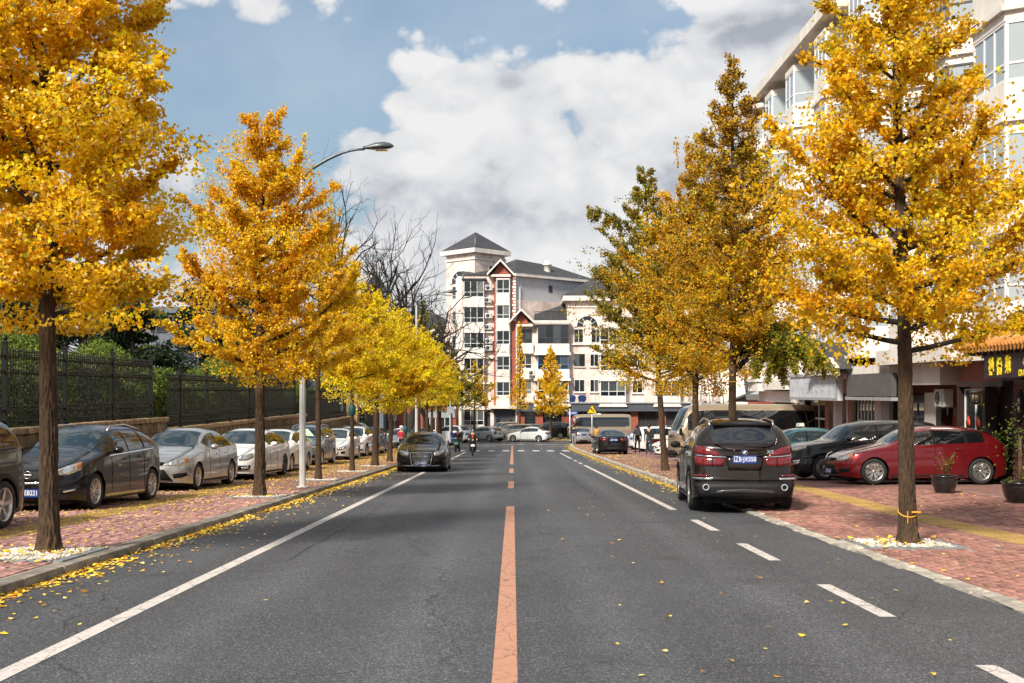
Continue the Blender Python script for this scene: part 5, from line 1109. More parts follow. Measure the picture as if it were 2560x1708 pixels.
def passat(a):
    zh = .66
    a['patch']('grille', [(-.44, zh + .03), (0, zh + .04), (.44, zh + .03)], [(-.42, zh - .09), (0, zh - .10), (.42, zh - .09)], M_['black'], .006)
    for k in range(4): a['patch']('grille_bar', [(-.43, zh + .02 - k * .028), (.43, zh + .02 - k * .028)], [(-.43, zh + .006 - k * .028), (.43, zh + .006 - k * .028)], M_['chrome'], .012)
    ring(a, 'emblem', 0, zh - .03, .058, .009, M_['chrome'])
    a['both']('headlight', [(.48, zh + .03), (.68, zh + .075), (.92, zh + .12)], [(.46, zh - .10), (.68, zh - .095), (.92, zh + .0)], M_['headlamp'])
    a['patch']('bumper_intake', [(-.78, .42), (0, .42), (.78, .42)], [(-.72, .26), (0, .25), (.72, .26)], M_['black'], .006); a['patch']('bumper_trim', [(-.8, .28), (0, .26), (.8, .28)], [(-.8, .255), (0, .235), (.8, .255)], M_['chrome'], .012); a['both']('fog_lamp', [(.54, .38), (.74, .39)], [(.54, .31), (.72, .32)], M_['headlamp'], off=.014)
def audi_front(a):
    zh = .70
    a['patch']('grille', [(-.40, zh + .0), (0, zh + .015), (.40, zh + .0)], [(-.30, .29), (0, .28), (.30, .29)], M_['black'], .008)
    for k in range(8):
        zz = zh - .03 - k * .048; w = .40 - .10 * (zh - zz) / .42
        a['patch']('grille_slat', [(-w + .02, zz), (0, zz + .01), (w - .02, zz)], [(-w + .02, zz - .012), (0, zz - .002), (w - .02, zz - .012)], M_['chrome'], .018)
    o = MB(); pts = [a['pt'](p, z_, False, .02) for p, z_ in ((-.34, .27), (-.41, zh - .1), (-.385, zh + .012), (0, zh + .028), (.385, zh + .012), (.41, zh - .1), (.34, .27), (0, .262), (-.34, .27))]; o.tube(pts, .014, 6, cap=False).build('grille_frame', M_['chrome'], a['t'])
    for k in range(4): ring(a, 'emblem_ring', (k - 1.5) * .078, zh - .075, .048, .008, M_['chrome'], off=.032)
    a['both']('headlight', [(.50, zh + .03), (.70, zh + .065), (.95, zh + .10)], [(.48, zh - .11), (.70, zh - .10), (.94, zh + .01)], M_['headlamp'])
    a['both']('side_intake', [(.50, .44), (.82, .47)], [(.46, .31), (.80, .34)], M_['black'], off=.007); a['patch']('bumper_lip', [(-.75, .25), (0, .24), (.75, .25)], [(-.74, .225), (0, .215), (.74, .225)], M_['chrome'], .012)
def audi_rear(a):
    zr = float(a['beltf'](a['L'] - .04))
    for k in range(4): ring(a, 'emblem_ring', (k - 1.5) * .075, zr - .01, .044, .007, M_['chrome'], rev=True, off=.02)
    a['patch']('boot_recess', [(-.36, zr - .05), (.36, zr - .05)], [(-.36, zr - .24), (.36, zr - .24)], M_['black'], .004, rev=True)
    a['patch']('bumper_strip', [(-.85, .50), (0, .50), (.85, .50)], [(-.85, .475), (0, .475), (.85, .475)], M_['black'], .012, rev=True)
def bmw(a):
    t = a['t']; L = a['L']; H = a['H']; zr = 1.18
    # lamp clusters: upper wing and lower block, dark gap and bright strip between
    a['both']('tail_light', [(.52, zr - .055), (.72, zr + .02), (.98, zr + .06)], [(.42, zr - .145), (.72, zr - .125), (1.0, zr - .10)], M_['taillamp'], rev=True, off=.014)
    a['both']('tail_light', [(.36, zr - .175), (.68, zr - .165), (1.0, zr - .14)], [(.40, zr - .32), (.68, zr - .325), (.95, zr - .30)], M_['taillamp'], rev=True, off=.014)
    a['both']('lamp_strip', [(.34, zr - .15), (.68, zr - .135), (.99, zr - .108)], [(.34, zr - .168), (.68, zr - .155), (.99, zr - .128)], M_['chrome'], rev=True, off=.02)
    a['both']('lamp_divider', [(.585, zr - .17), (.605, zr - .17)], [(.585, zr - .32), (.605, zr - .32)], M_['black'], rev=True, off=.019)
    disc(a, 'emblem', 0, zr - .065, .052, M_['black'], True, .014); ring(a, 'emblem_ring', 0, zr - .065, .052, .006, M_['chrome'], True, .024)
    q = a['pt'](0, zr - .065, True, .026); b = MB()
    for s in (0, 1):
        aa = np.linspace(0, math.pi / 2, 6) + math.pi * s; b.add([(q[0], 0, zr - .065)] + [(q[0] - .001, .030 * math.cos(v), zr - .065 + .030 * math.sin(v)) for v in aa], [tuple(range(7))])
    b.build('emblem_quarters', mat('emblemsky', (.05, .22, .55), .3), t); b = MB()
    for s in (0, 1):
        aa = np.linspace(math.pi / 2, math.pi, 6) + math.pi * s; b.add([(q[0], 0, zr - .065)] + [(q[0] - .001, .030 * math.cos(v), zr - .065 + .030 * math.sin(v)) for v in aa], [tuple(range(7))])
    b.build('emblem_white', M_['white'], t)
    me = text_mesh('X5', .085, .004, 'model_badge', bold=.003); me.materials.append(M_['chrome']); k = link('model_badge', me, None, t); p = a['pt'](-.46, zr - .065, True, .012); k.location = (p[0], -.47, zr - .065); k.rotation_euler = (math.pi / 2, 0, -math.pi / 2 + .10); k.scale = (1.25, 1, 1)
    a['patch']('plate_recess', [(-.36, zr - .135), (.36, zr - .135)], [(-.30, zr - .40), (.30, zr - .40)], PNT['brown'], .006, rev=True)
    a['patch']('plate_trim', [(-.37, zr - .12), (.37, zr - .12)], [(-.37, zr - .14), (.37, zr - .14)], M_['black'], .02, rev=True)
    a['patch']('bumper_step', [(-.99, .66), (0, .655), (.99, .66)], [(-.97, .605), (0, .60), (.97, .605)], PNT['brown'], .055, rev=True, nu=15); a['both']('bumper_chrome', [(.60, .645), (.99, .65)], [(.60, .61), (.98, .615)], M_['chrome'], rev=True, off=.062)
    a['both']('reflector', [(.66, .70), (.98, .70)], [(.66, .67), (.97, .67)], M_['taillamp'], rev=True, off=.03)
    a['patch']('lower_bumper', [(-.97, .54), (0, .55), (.97, .54)], [(-.86, .30), (0, .29), (.86, .30)], M_['plastic'], .03, rev=True, nu=15); a['patch']('skid_plate', [(-.50, .42), (0, .44), (.50, .42)], [(-.56, .36), (0, .375), (.56, .36)], M_['darkrim'], .042, rev=True)
    for s in (1, -1): ring(a, 'exhaust_tip', s * .70, .47, .052, .012, M_['greymetal'], True, .045, n=16)
    # roof spoiler, wiper, aerial fin, side steps
    xs_ = .905 * L; zs = float(a['topf'](xs_)) - .012; b = MB(); hwv = .56
    b.add([(L / 2 - xs_ + .10, -hwv, zs + .004), (L / 2 - xs_ + .10, hwv, zs + .004), (L / 2 - xs_ - .16, hwv * .97, zs - .03), (L / 2 - xs_ - .16, -hwv * .97, zs - .03), (L / 2 - xs_ + .10, -hwv, zs - .02), (L / 2 - xs_ + .10, hwv, zs - .02), (L / 2 - xs_ - .16, hwv * .97, zs - .055), (L / 2 - xs_ - .16, -hwv * .97, zs - .055)], [(0, 1, 2, 3), (7, 6, 5, 4), (0, 4, 5, 1), (1, 5, 6, 2), (2, 6, 7, 3), (3, 7, 4, 0)]); b.build('roof_spoiler', M_['black'], t)
    b = MB().tube([a['pt'](.0, 1.20, True, .03), (a['pt'](-.45, 1.2, True, .02)[0], -.45, 1.205)], .012, 5); b.build('rear_wiper', M_['black'], t)
    b = MB().prism([(-.09, 0), (.09, 0), (-.05, .075), (-.08, .07)], -.018, .018); b.v = [(p[0] + L / 2 - .74 * L, p[1], p[2] + float(a['topf'](.74 * L)) - .004) for p in b.v]; b.build('aerial_fin', M_['black'], t)
    for s in (1, -1): MB().box((L / 2 - 2.35, s * (a['hw'] - .02), .40), (1.75, .16, .05)).build('side_step', M_['alloy'], t)
def suv_front(a):
    zh = .84
    a['patch']('grille', [(-.40, zh + .02), (0, zh + .03), (.40, zh + .02)], [(-.30, zh - .30), (0, zh - .32), (.30, zh - .30)], M_['black'], .008)
    for k in range(9):
        for s in (1, -1): a['both']('grille_stud', [(.05 + .035 * k, zh - .0), (.062 + .035 * k, zh - .0)], [(.05 + .030 * k, zh - .28), (.060 + .030 * k, zh - .28)], M_['chrome'], off=.016, nu=2) if s > 0 and k % 2 == 0 else None
    o = MB(); pts = [a['pt'](p, z_, False, .02) for p, z_ in ((-.32, zh - .31), (-.42, zh + .02), (0, zh + .04), (.42, zh + .02), (.32, zh - .31))]; o.tube(pts, .014, 6).build('grille_frame', M_['chrome'], a['t'])
    a['both']('headlight', [(.46, zh + .05), (.70, zh + .10), (1.0, zh + .13)], [(.46, zh - .02), (.72, zh - .02), (1.0, zh + .05)], M_['headlamp']); a['both']('bumper_trim', [(.50, .52), (.86, .58)], [(.46, .42), (.84, .45)], M_['chrome'], off=.014); a['patch']('bumper_intake', [(-.5, .42), (0, .42), (.5, .42)], [(-.46, .28), (0, .27), (.46, .28)], M_['black'], .006)
def taxi_sign(a):
    t = a['t']; x = a['L'] / 2 - .55 * a['L']; z = float(a['topf'](.55 * a['L']))
    m = MB().box((x, 0, z + .02), (.12, .30, .03)); m.build('sign_base', M_['black'], t); m = MB().prism([(-.09, 0), (.09, 0), (.06, .12), (-.06, .12)], -.24, .24); m.v = [(p[0] + x, p[1], p[2] + z + .035) for p in m.v]; m.build('taxi_sign', mat('signcream', (.75, .72, .58), .5), t)
    me = text_mesh('TAXI', .09, .002, 'sign_lettering'); me.materials.append(mat('sgreen', (0, .25, .12), .5)); k = link('sign_lettering', me, None, t); k.location = (x + .081, 0, z + .095); k.rotation_euler = (math.pi / 2, 0, math.pi / 2); k.rotation_euler.x = math.pi / 2 - .24
    a['flank']('lower_band', 1.28, .50, 3.14, .50, .14, PNT['white'], .006)
R90 = math.radians
CG1, CG2, CG3 = 'cars parked nose to the camera by the stone wall', 'cars parked nose to the road by the shops', 'cars at the far junction'
car('parked_car', 'black off-roader at the picture edge, only its rear quarter and alloy wheel showing', 'car', -8.36, 15.2, R90(-92), 'suv', 4.65, 1.86, 1.70, PNT['black'], 2.72, .92, .35, .20, HL, CG1, 'a', rails='alloy', arch=True, rear='hatch')
car('parked_car', 'glossy black hatchback with roof rails behind the nearest ginkgo', 'car', -8.36, 21.95, R90(-94), 'hat', 4.32, 1.78, 1.54, PNT['black'], 2.65, .86, .325, .17, HL, CG1, 'd', rails='alloy', plate='辽B·EB221', lights=None, grille=None, extra=nissan, chrome='sill', rear='hatch', res=.04)
car('parked_car', 'silver compact sedan between the black hatchback and the white sedan', 'car', -8.37, 28.6, R90(-93), 'sed', 4.50, 1.83, 1.49, PNT['silver'], 2.66, .88, .32, .16, HL, CG1, 'd', plate='辽B·6K1G5', lights=None, grille=None, extra=focus, chrome=False, res=.04)
car('parked_car', 'large pearl white sedan with dark multi-spoke wheels partly behind the second ginkgo', 'car', -8.14, 34.5, R90(-92), 'sed', 4.87, 1.84, 1.48, PNT['white'], 2.80, .92, .325, .15, HL, CG1, 'ck', lights=None, grille=None, extra=passat, chrome='belt', plate=None, res=.045)
car('parked_car', 'white small sedan partly hidden by the white lamp post', 'car', -8.34, 40.0, R90(-92), 'sed', 4.50, 1.76, 1.46, PNT['white'], 2.66, .85, .31, .15, HL, CG1, 'c', chrome=False, res=.06)
car('parked_car', 'blue-silver people carrier with a coloured sun shade behind its windscreen', 'car', -8.60, 47.4, R90(-91), 'suv', 4.70, 1.80, 1.66, PNT['bluesilver'], 2.75, .95, .33, .17, HL, CG1, 'c', rails='alloy', sunshade=True, chrome=False, lights='slim', res=.06, rear='hatch')
car('parked_car', 'white sedan with round black fog lamps behind the teal-banded ginkgo', 'car', -8.56, 55.2, R90(-91), 'sed', 4.60, 1.76, 1.50, PNT['white'], 2.70, .88, .315, .16, HL, CG1, 'e', chrome=False, res=.07)
car('parked_car', 'white compact off-roader with black roof rails, just past the white sedans', 'car', -8.62, 61.6, R90(-91), 'suv', 4.35, 1.80, 1.64, PNT['white'], 2.62, .85, .335, .19, HL, CG1, 'e', rails='alloy', arch=True, lights='slim', res=.07, rear='hatch')
car('parked_car', 'blue hatchback beyond the white off-roader', 'car', -8.72, 67.6, R90(-91), 'hat', 4.3, 1.78, 1.58, PNT['blue'], 2.6, .85, .32, .17, HL, CG1, 'e', res=.08, rear='hatch')
car('parked_car', 'dark maroon car with open shade beside the person in red', 'car', -9.2, 73.4, R90(-91), 'suv', 4.4, 1.8, 1.66, PNT['maroon'], 2.62, .85, .33, .19, HL, CG1, 'e', res=.08, rear='hatch')
car('parked_car', 'white small van with tall teal-tinted windscreen past the stone pillar', 'van', -10.9, 79.0, R90(-86), 'suv', 4.2, 1.7, 2.05, PNT['white'], 2.7, .6, .30, .2, HL - .1, CG1, 'a', res=.08, rear='hatch', over=dict(ws=(.10, .26), top=[(0, .40), (.02, .48), (.08, .56), (.26, .94), (.4, 1.0), (.7, 1.0), (.93, .97), (.985, .62), (1, .56)], sw=[(.2, .42), (.44, .66), (.68, .9)]))
car('parked_car', 'silver sedan beyond the person in red, behind the thin ginkgo trunks', 'car', -8.3, 83.0, R90(-92), 'sed', 4.6, 1.8, 1.48, PNT['silver'], 2.7, .88, .315, .16, HL, CG1, 'e', res=.09)
car('parked_car', 'dark grey sedan behind the black sedan roof, near the blue bin', 'car', -7.6, 92.0, R90(-80), 'sed', 4.7, 1.82, 1.50, PNT['charcoal'], 2.7, .88, .315, .16, HL, CG1, 'e', res=.09)
car('parked_car', 'long white estate car crossing behind the ginkgo trunks', 'car', -9.6, 97.5, R90(170), 'suv', 4.9, 1.82, 1.62, PNT['white'], 2.8, .9, .33, .17, .02, CG1, 'e', res=.09, rear='hatch')
car('black_sedan', 'shiny black sedan with four chrome rings on a large slatted grille, standing on the road', 'car', -3.36, 43.35, R90(-89), 'sed', 4.93, 1.875, 1.46, PNT['black'], 2.91, .93, .34, .15, 0, None, 'c', plate='辽B·106Z1', lights=None, grille=None, extra=audi_front, chrome='belt', res=.045)
car('brown_off_roader', 'dark brown off-roader seen from behind, parked half on the pavement', 'car', 4.44, 23.1, R90(85.5), 'suv', 4.86, 1.935, 1.75, PNT['brown'], 2.93, .93, .375, .22, .02, None, 'a', rails='chrome', arch=True, plate_r='辽B·JX550', plz=.98, lights='slim', rear='none', extra=bmw, glass='tint', chrome='belt', mirror=M_['black'], res=.04,
    over=dict(belt=[(0, .42), (.015, .47), (.08, .555), (.25, .62), (.34, .645), (.72, .675), (.90, .695), (.975, .69), (.99, .67), (1, .64)], top=[(0, .44), (.012, .50), (.08, .59), (.24, .66), (.275, .685), (.40, .93), (.50, .985), (.66, 1.0), (.82, .985), (.905, .955), (.972, .735), (.988, .70), (1, .66)], rw=(.905, .972), Lr=.55, mr=3.6, rlean=[(0, .10), (.28, .02), (.5, -.02), (.62, .0), (.8, .03), (1.1, .07), (1.4, .16)]))
car('red_hatchback', 'deep red hatchback side-on behind the potted plant', 'car', 10.66, 30.1, R90(183), 'hat', 4.60, 1.88, 1.52, PNT['red'], 2.82, .90, .335, .17, .13, CG2, 'e', plate='辽B·6N53', lights=None, grille=None, extra=focus, rear='hatch', chrome=False, res=.04, glass='tint')
car('black_off_roader', 'glossy black off-roader with studded chrome grille between the red hatchback and the silver car', 'car', 10.1, 32.7, R90(185), 'suv', 4.75, 1.88, 1.69, PNT['deepblue'], 2.78, .92, .355, .2, .13, CG2, 'd', lights=None, grille=None, extra=suv_front, rear='hatch', chrome='belt', res=.045, glass='tint')
car('parked_car', 'silver-grey sedan with pale bonnet behind the black off-roader', 'car', 11.3, 36.9, R90(183), 'sed', 4.7, 1.84, 1.50, PNT['silver'], 2.75, .9, .325, .16, .13, CG2, 'e', res=.06)
car('taxi', 'teal taxi with a cream roof sign in front of the beige minibus', 'taxi', 10.35, 41.6, R90(182), 'sed', 4.6, 1.78, 1.50, PNT['teal'], 2.66, .88, .315, .16, .13, CG2, 'a', extra=taxi_sign, res=.06, chrome=False)
car('parked_car', 'white sedan nose-out beside the ginkgo trunks, front hidden by the trunk', 'car', 9.5, 58.8, R90(186), 'sed', 4.6, 1.8, 1.47, PNT['white'], 2.66, .88, .315, .16, .13, CG2, 'e', plate='', res=.07)
car('parked_car', 'white estate car with maroon side and red tail light behind the two walkers', 'car', 9.9, 73.5, R90(14), 'suv', 4.7, 1.82, 1.62, PNT['white'], 2.7, .9, .33, .18, .13, CG2, 'e', plate_r='', res=.08, rear='hatch', extra=lambda a: a['flank']('side_panel', 1.2, .62, 3.6, .66, .34, PNT['maroon'], .006))
car('black_sedan', 'old black sedan seen from behind with red lamps, on the pavement by the far kerb', 'car', 5.75, 67.2, R90(91), 'sed', 4.80, 1.81, 1.45, PNT['charcoal'], 2.76, .92, .32, .15, .13, None, 'a', plate_r='辽B·97640', extra=audi_rear, chrome=False, res=.06)
car('parked_car', 'pale blue-grey sedan side-on behind the old black sedan', 'car', 8.9, 80.5, R90(172), 'sed', 4.6, 1.8, 1.47, PNT['bluesilver'], 2.66, .88, .315, .16, .13, CG2, 'e', res=.08)
car('parked_car', 'dark off-roader with roof rails behind the pale blue-grey sedan', 'car', 11.2, 87.0, R90(175), 'suv', 4.7, 1.84, 1.70, PNT['charcoal'], 2.7, .9, .34, .19, .13, CG2, 'e', rails='alloy', res=.08)
car('silver_sedan', 'silver sedan seen from behind beside the man in the dark jumper', 'car', 6.25, 103.5, R90(93), 'sed', 4.6, 1.78, 1.46, PNT['silver'], 2.65, .88, .315, .16, .12, CG3, 'e', plate_r='', res=.08)
for (lb, x, y, yw, kd, L, H, p, rr) in [
    ('silver hatchback with tall red tail lamps, turned away left at the junction', -2.9, 113.0, 142, 'hat', 4.25, 1.50, 'silver', 'hatch'), ('white off-roader turned away behind the blue bin', -6.0, 108.5, 140, 'suv', 4.5, 1.68, 'white', 'hatch'),
    ('champagne off-roader facing the road before the grey entrance', -1.1, 121.5, -140, 'suv', 4.5, 1.72, 'champagne', 'hatch'), ('gold people carrier between the silver hatchback and white sedan', -0.1, 117.3, -158, 'suv', 4.6, 1.62, 'champagne', 'hatch'),
    ('white sedan turned away left in front of the brick shopfronts', 1.55, 111.8, 161, 'sed', 4.4, 1.46, 'white', 'sedan'), ('black people carrier behind the golden conical ginkgo', 3.9, 120.6, 183, 'suv', 4.9, 1.72, 'charcoal', 'hatch'), ('grey sedan behind the white sedan at the junction', 1.6, 122.5, -165, 'sed', 4.6, 1.48, 'grey', 'sedan'),
    ('black sedan tucked behind the white off-roader by the dark annex', -6.6, 116.5, 150, 'sed', 4.6, 1.48, 'black', 'sedan')]:
    car('parked_car', lb, 'car', x, y, R90(yw), kd, L, 1.8, H, PNT[p], 2.66, .88, .32, .17, .02, CG3, 'e', plate_r='', rear=rr, res=.09, lights='h' if kd != 'suv' else 'tall', chrome=False)
# minibuses
BUS = dict(top=[(0, .45), (.008, .50), (.02, .53), (.10, .93), (.16, .985), (.3, 1.0), (.8, 1.0), (.955, .985), (.985, .90), (1, .60)], belt=[(0, .44), (.008, .485), (.02, .505), (.12, .515), (.5, .515), (.97, .515), (.99, .51), (1, .5)],
           ws=(.018, .098), rw=(.962, .985), sw=[(.075, .165), (.19, .385), (.39, .585), (.59, .785), (.79, .945)], Lf=.62, Lr=.35, mf=3.4, mr=3.4, flean=[(0, .08), (.4, 0), (1.0, .0), (1.3, .03), (2.6, .3)], rlean=[(0, .05), (.5, 0), (1.3, .02), (2.6, .1)])
def bus_extra(a):
    a['flank']('pillar_band', 1.15, 1.36, 6.4, 1.36, .05, M_['black'], .008)
    for s in (1, -1):
        x = a['L'] / 2 - .35; MB().tube([(x, s * (a['hw'] - .02), 1.55), (x + .18, s * (a['hw'] + .10), 1.60), (x + .22, s * (a['hw'] + .15), 1.45)], .018, 5).build('mirror_arm', M_['black'], a['t']); MB().box((x + .22, s * (a['hw'] + .16), 1.30), (.09, .17, .30)).build('mirror', M_['black'], a['t'])
    a['patch']('bumper', [(-.95, .48), (0, .48), (.95, .48)], [(-.93, .28), (0, .28), (.93, .28)], M_['plastic'], .03, nu=13)
    MB().box((0.3, 0, a['H'] + .03), (.7, .8, .10)).build('roof_vent', M_['white'], a['t'])
car('minibus', 'beige minibus with long dark windows parked across the pavement before the shops', 'minibus', 10.75, 52.6, R90(188), 'suv', 7.0, 2.04, 2.60, PNT['gold'], 3.95, 1.15, .38, .28, .13, 'minibuses', 'b', over=BUS, glass='tint', lights='tall', grille='bar', rear='hatch', chrome=False, mirror=False, extra=bus_extra, nG=5.0, tumble=.13, res=.08)
car('minibus', 'distant beige minibus behind the yellow warning sign', 'minibus', 8.7, 113.5, R90(188), 'suv', 6.4, 2.02, 2.60, PNT['gold'], 3.6, 1.15, .38, .28, .10, 'minibuses', 'b', over=BUS, glass='tint', lights='tall', grille='bar', rear='hatch', chrome=False, mirror=False, extra=bus_extra, nG=5.0, tumble=.13, res=.10)
# ================================================================ buildings
_win = {}
def win_meshes(w, h, nx, trans, bar):
    key = (round(w, 2), round(h, 2), nx, trans, bar)
    if key in _win: return _win[key]
    f = MB(); d = .07
    f.box((0, 0, bar / 2), (w, d, bar)); f.box((0, 0, h - bar / 2), (w, d, bar))
    for s in (-1, 1): f.box((s * (w / 2 - bar / 2), 0, h / 2), (bar, d, h - 2 * bar - .004))
    xsn = np.linspace(-w / 2 + bar / 2, w / 2 - bar / 2, nx + 1); zt = h * .30 if trans else 0
    for x in xsn[1:-1]: f.box((x, 0, h / 2), (bar * .9, d * .9, h - 2 * bar - .004))
    if trans: f.box((0, 0, zt), (w - 2 * bar - .004, d * .8, bar * .9))
    panes = []
    for i in range(nx):
        a, b = xsn[i] + bar * .45, xsn[i + 1] - bar * .45
        for (z0, z1) in ([(bar, zt - bar * .45), (zt + bar * .45, h - bar)] if trans else [(bar, h - bar)]): panes.append((((a + b) / 2, .0, (z0 + z1) / 2), MB().box((0, 0, 0), (b - a, .012, z1 - z0)).mesh('pane')))
    _win[key] = (f.mesh('window'), panes); return _win[key]
def window(par, x, y, z, w, h, nx=2, trans=False, bar=.06, fm='frame', gm='pane', rz=0, sill=True, sillm=None):
    fme, panes = win_meshes(w, h, nx, trans, bar); o = bpy.data.objects.new('window', fme); col.objects.link(o); o.parent = par; o.location = (x, y, z); o.rotation_euler = (0, 0, rz)
    if not fme.materials: fme.materials.append(None)
    o.material_slots[0].link = 'OBJECT'; o.material_slots[0].material = M_[fm]
    for (c, me) in panes:
        p = bpy.data.objects.new('pane', me); col.objects.link(p); p.parent = o; p.location = c
        if not me.materials: me.materials.append(None)
        p.material_slots[0].link = 'OBJECT'; p.material_slots[0].material = M_[gm]
    if sill: s = MB().box((0, -.05, -.06), (w + .16, .22, .10)).build('sill', M_[sillm or 'whitewall'], o)
    return o
def wallbox(par, nm, a, b, m): return MB().span(a, b).build(nm, M_[m] if isinstance(m, str) else m, par)
def ac_unit(label, loc, rz, s=1.0, group='air-conditioner boxes on the walls'):
    t = thing('air_conditioner', label, 'air conditioner', loc, rz, group); t.scale = (s, s, s)
    me = MB().box((0, 0, .28), (.82, .30, .56)).mesh('casing'); bevel_mesh(me, .012, 1); link('casing', me, M_['acwhite'], t)
    MB().lathe([(.215, -.158), (.235, -.17), (.235, -.15)], (-.12, 0, .28), 20, axis='Y').build('fan_ring', M_['frame'], t)
    MB().lathe([(.001, -.153), (.21, -.153), (.21, -.15)], (-.12, 0, .28), 20, axis='Y').build('fan_guard', M_['darkframe'], t)
    for k in range(8): MB().box((.27, -.153, .09 + k * .055), (.20, .008, .018)).build('louvre', M_['darkframe'], t)
    b = MB()
    for s_ in (-.3, .3): b.box((s_, .06, -.02), (.03, .42, .03)); b.box((s_, .24, -.14), (.03, .03, .26))
    b.build('bracket', M_['greymetal'], t)
    return t
# ---------------------------------------------------------------- far block of flats at the junction (front faces the camera)
FB = thing('apartment_building', 'cream and pink flats with dark roofs and square tower closing the road', 'building', (0, 130.0, 0))
GZ = -3.9
zf_ = lambda py: 21.83 - py * .012606
xf_ = lambda px: px * .012606 - 9.352
tilewall = brickfield_mat('pinktile', (0.76, 0.61, 0.54), (0.80, 0.65, 0.58), (0.62, 0.50, 0.45), .24, .16, 0)
tilewall.node_tree.nodes['Mapping'].inputs['Rotation'].default_value = (math.pi / 2, 0, 0); M_['pinktile'] = tilewall
# block A
wallbox(FB, 'wall', (-5.63, 0.0, GZ), (-2.17, 12, 14.9), 'pinktile'); wallbox(FB, 'brick_bay_wall', (-2.17, -.18, -.45), (0.29, 11.9, 14.9), 'redtile')
wallbox(FB, 'entrance_wall', (-2.17, -.1, GZ), (0.29, 11.8, -.45), 'darkband')
# grey side wall running back to the right
sw_ = MB(); ang = math.atan2(8.0, 8.9); Ls = math.hypot(8.9, 8.0)
R_ = Matrix.Translation((0.30, 0.0, 0)) @ Matrix.Rotation(ang, 4, 'Z')
def sidebox(nm, a, b, m):
    q = MB().span(a, b); q.v = [tuple(R_ @ Vector(p)) for p in q.v]; return q.build(nm, M_[m], FB)
sidebox('side_wall', (0, 0, 6), (Ls, .5, 12.05), 'pinktile'); sidebox('side_wall', (0, .03, 12.05), (Ls, .5, 14.75), 'greywall')
sidebox('cornice', (-.3, -.45, 14.75), (Ls + .6, .45, 15.15), 'whitewall'); sidebox('small_window', (5.3, -.02, 13.2), (5.9, .0, 14.0), 'darkframe'); sidebox('downpipe', (.6, -.12, 7), (.72, 0, 13.6), 'frame')
for k in range(15): wallbox(FB, 'quoin', (0.04 - (.10 if k % 2 else 0), -.24, 9.6 + k * .34), (0.36, -.18, 9.6 + k * .34 + .26), 'whitewall')
# left bay column with wide glazed balconies
for k in range(6):
    zs = 12.3 - 2.93 * k; dark = k in (3,)
    wallbox(FB, 'balcony_front', (-5.65, -.75, zs - 1.0), (-3.25, -.002, zs), 'whitewall'); wallbox(FB, 'balcony_slab', (-5.75, -.85, zs - 1.16), (-3.15, -.004, zs - 1.0), 'whitewall')
    window(FB, -4.45, -.72, zs, 2.3, 1.85, 3, True, .07, sill=False); window(FB, -5.60, -.36, zs, .62, 1.85, 1, True, .06, rz=-math.pi / 2, sill=False); window(FB, -3.30, -.36, zs, .62, 1.85, 1, True, .06, rz=math.pi / 2, sill=False)
    wallbox(FB, 'balcony_head', (-5.70, -.80, zs + 1.85), (-3.20, -.004, zs + 1.93), 'whitewall' if k else 'darkframe')
    wallbox(FB, 'ledge', (-3.2, -.35, zs - 1.15), (-2.2, -.003, zs - .98), 'whitewall')
wallbox(FB, 'dormer_roof', (-5.85, -.95, 14.25), (-3.0, .4, 14.42), 'rooftile')
# brick bay windows with white aprons
for k in range(5):
    zs = 12.75 - 2.93 * k
    window(FB, -1.1, -.55, zs, 1.5, 1.55, 2, True, .07, sill=False); b = MB(); b.prism([(-1.95, -.185), (-1.82, -.60), (-.38, -.60), (-.25, -.185)], zs - 1.38, zs, 'XY'); b.build('bay_apron', M_['whitewall'], FB)
    b = MB(); b.prism([(-2.0, -.185), (-1.85, -.66), (-.35, -.66), (-.2, -.185)], zs + 1.55, zs + 1.70, 'XY'); b.build('bay_head', M_['whitewall'], FB)
    for s, rz in ((-1, -1.25), (1, 1.25)): window(FB, -1.1 + s * .80, -.39, zs, .42, 1.55, 1, True, .05, rz=rz, sill=False)
# entrance
wallbox(FB, 'entrance_glass', (-1.9, -.14, GZ), (-.05, -.10, -1.3), M_['shopglass']); wallbox(FB, 'entrance_door', (-1.45, -.20, GZ + .3), (-.95, -.15, -1.6), 'darkframe'); wallbox(FB, 'entrance_door', (-.9, -.20, GZ + .3), (-.4, -.15, -1.6), 'darkframe'); wallbox(FB, 'entrance_canopy', (-2.6, -1.1, -.45), (0.4, -.11, -.1), 'whitewall')
wallbox(FB, 'dark_recess', (-5.6, -.03, GZ), (-2.6, -.002, -.6), 'darkframe'); wallbox(FB, 'downpipe', (.34, -.3, GZ), (.46, -.2, 9.0), 'frame')
for u in (-5.2, -4.6, -4.0, -3.4): wallbox(FB, 'shop_column', (u, -.25, GZ), (u + .12, -.1, -.6), 'darkband')
# roofs of block A
def roof(par, nm, pts, fs, m='rooftile'): return MB().add(pts, fs).build(nm, M_[m], par)
gx0, gx1, gap = -2.6, -.22, -1.42
roof(FB, 'roof', [(gx0 - .3, -.9, 14.85), (gap, -.9, 16.45), (gx1 + .3, -.9, 14.85), (gx0 - .3, 5, 14.85), (gap, 5, 16.45), (gx1 + .3, 5, 14.85)], [(0, 1, 4, 3), (1, 2, 5, 4)])
for s in (-1, 1):
    b = MB(); xe = gx0 - .35 if s < 0 else gx1 + .35; b.prism([(xe, 14.72), (gap, 16.36), (gap, 16.62), (xe, 14.98)], -1.05, -.92); b.build('bargeboard', M_['whitewall'], FB)
MB().prism([(gx0 + .25, 14.9), (gap, 16.3), (gx1, 14.9)], -.30, .2).build('gable_wall', M_['redtile'], FB)
wallbox(FB, 'gable_eave', (-2.5, -.75, 14.62), (-.25, -.2, 14.88), 'whitewall')
E = lambda s, d: tuple((R_ @ Vector((s, d, 0))).to_2d())
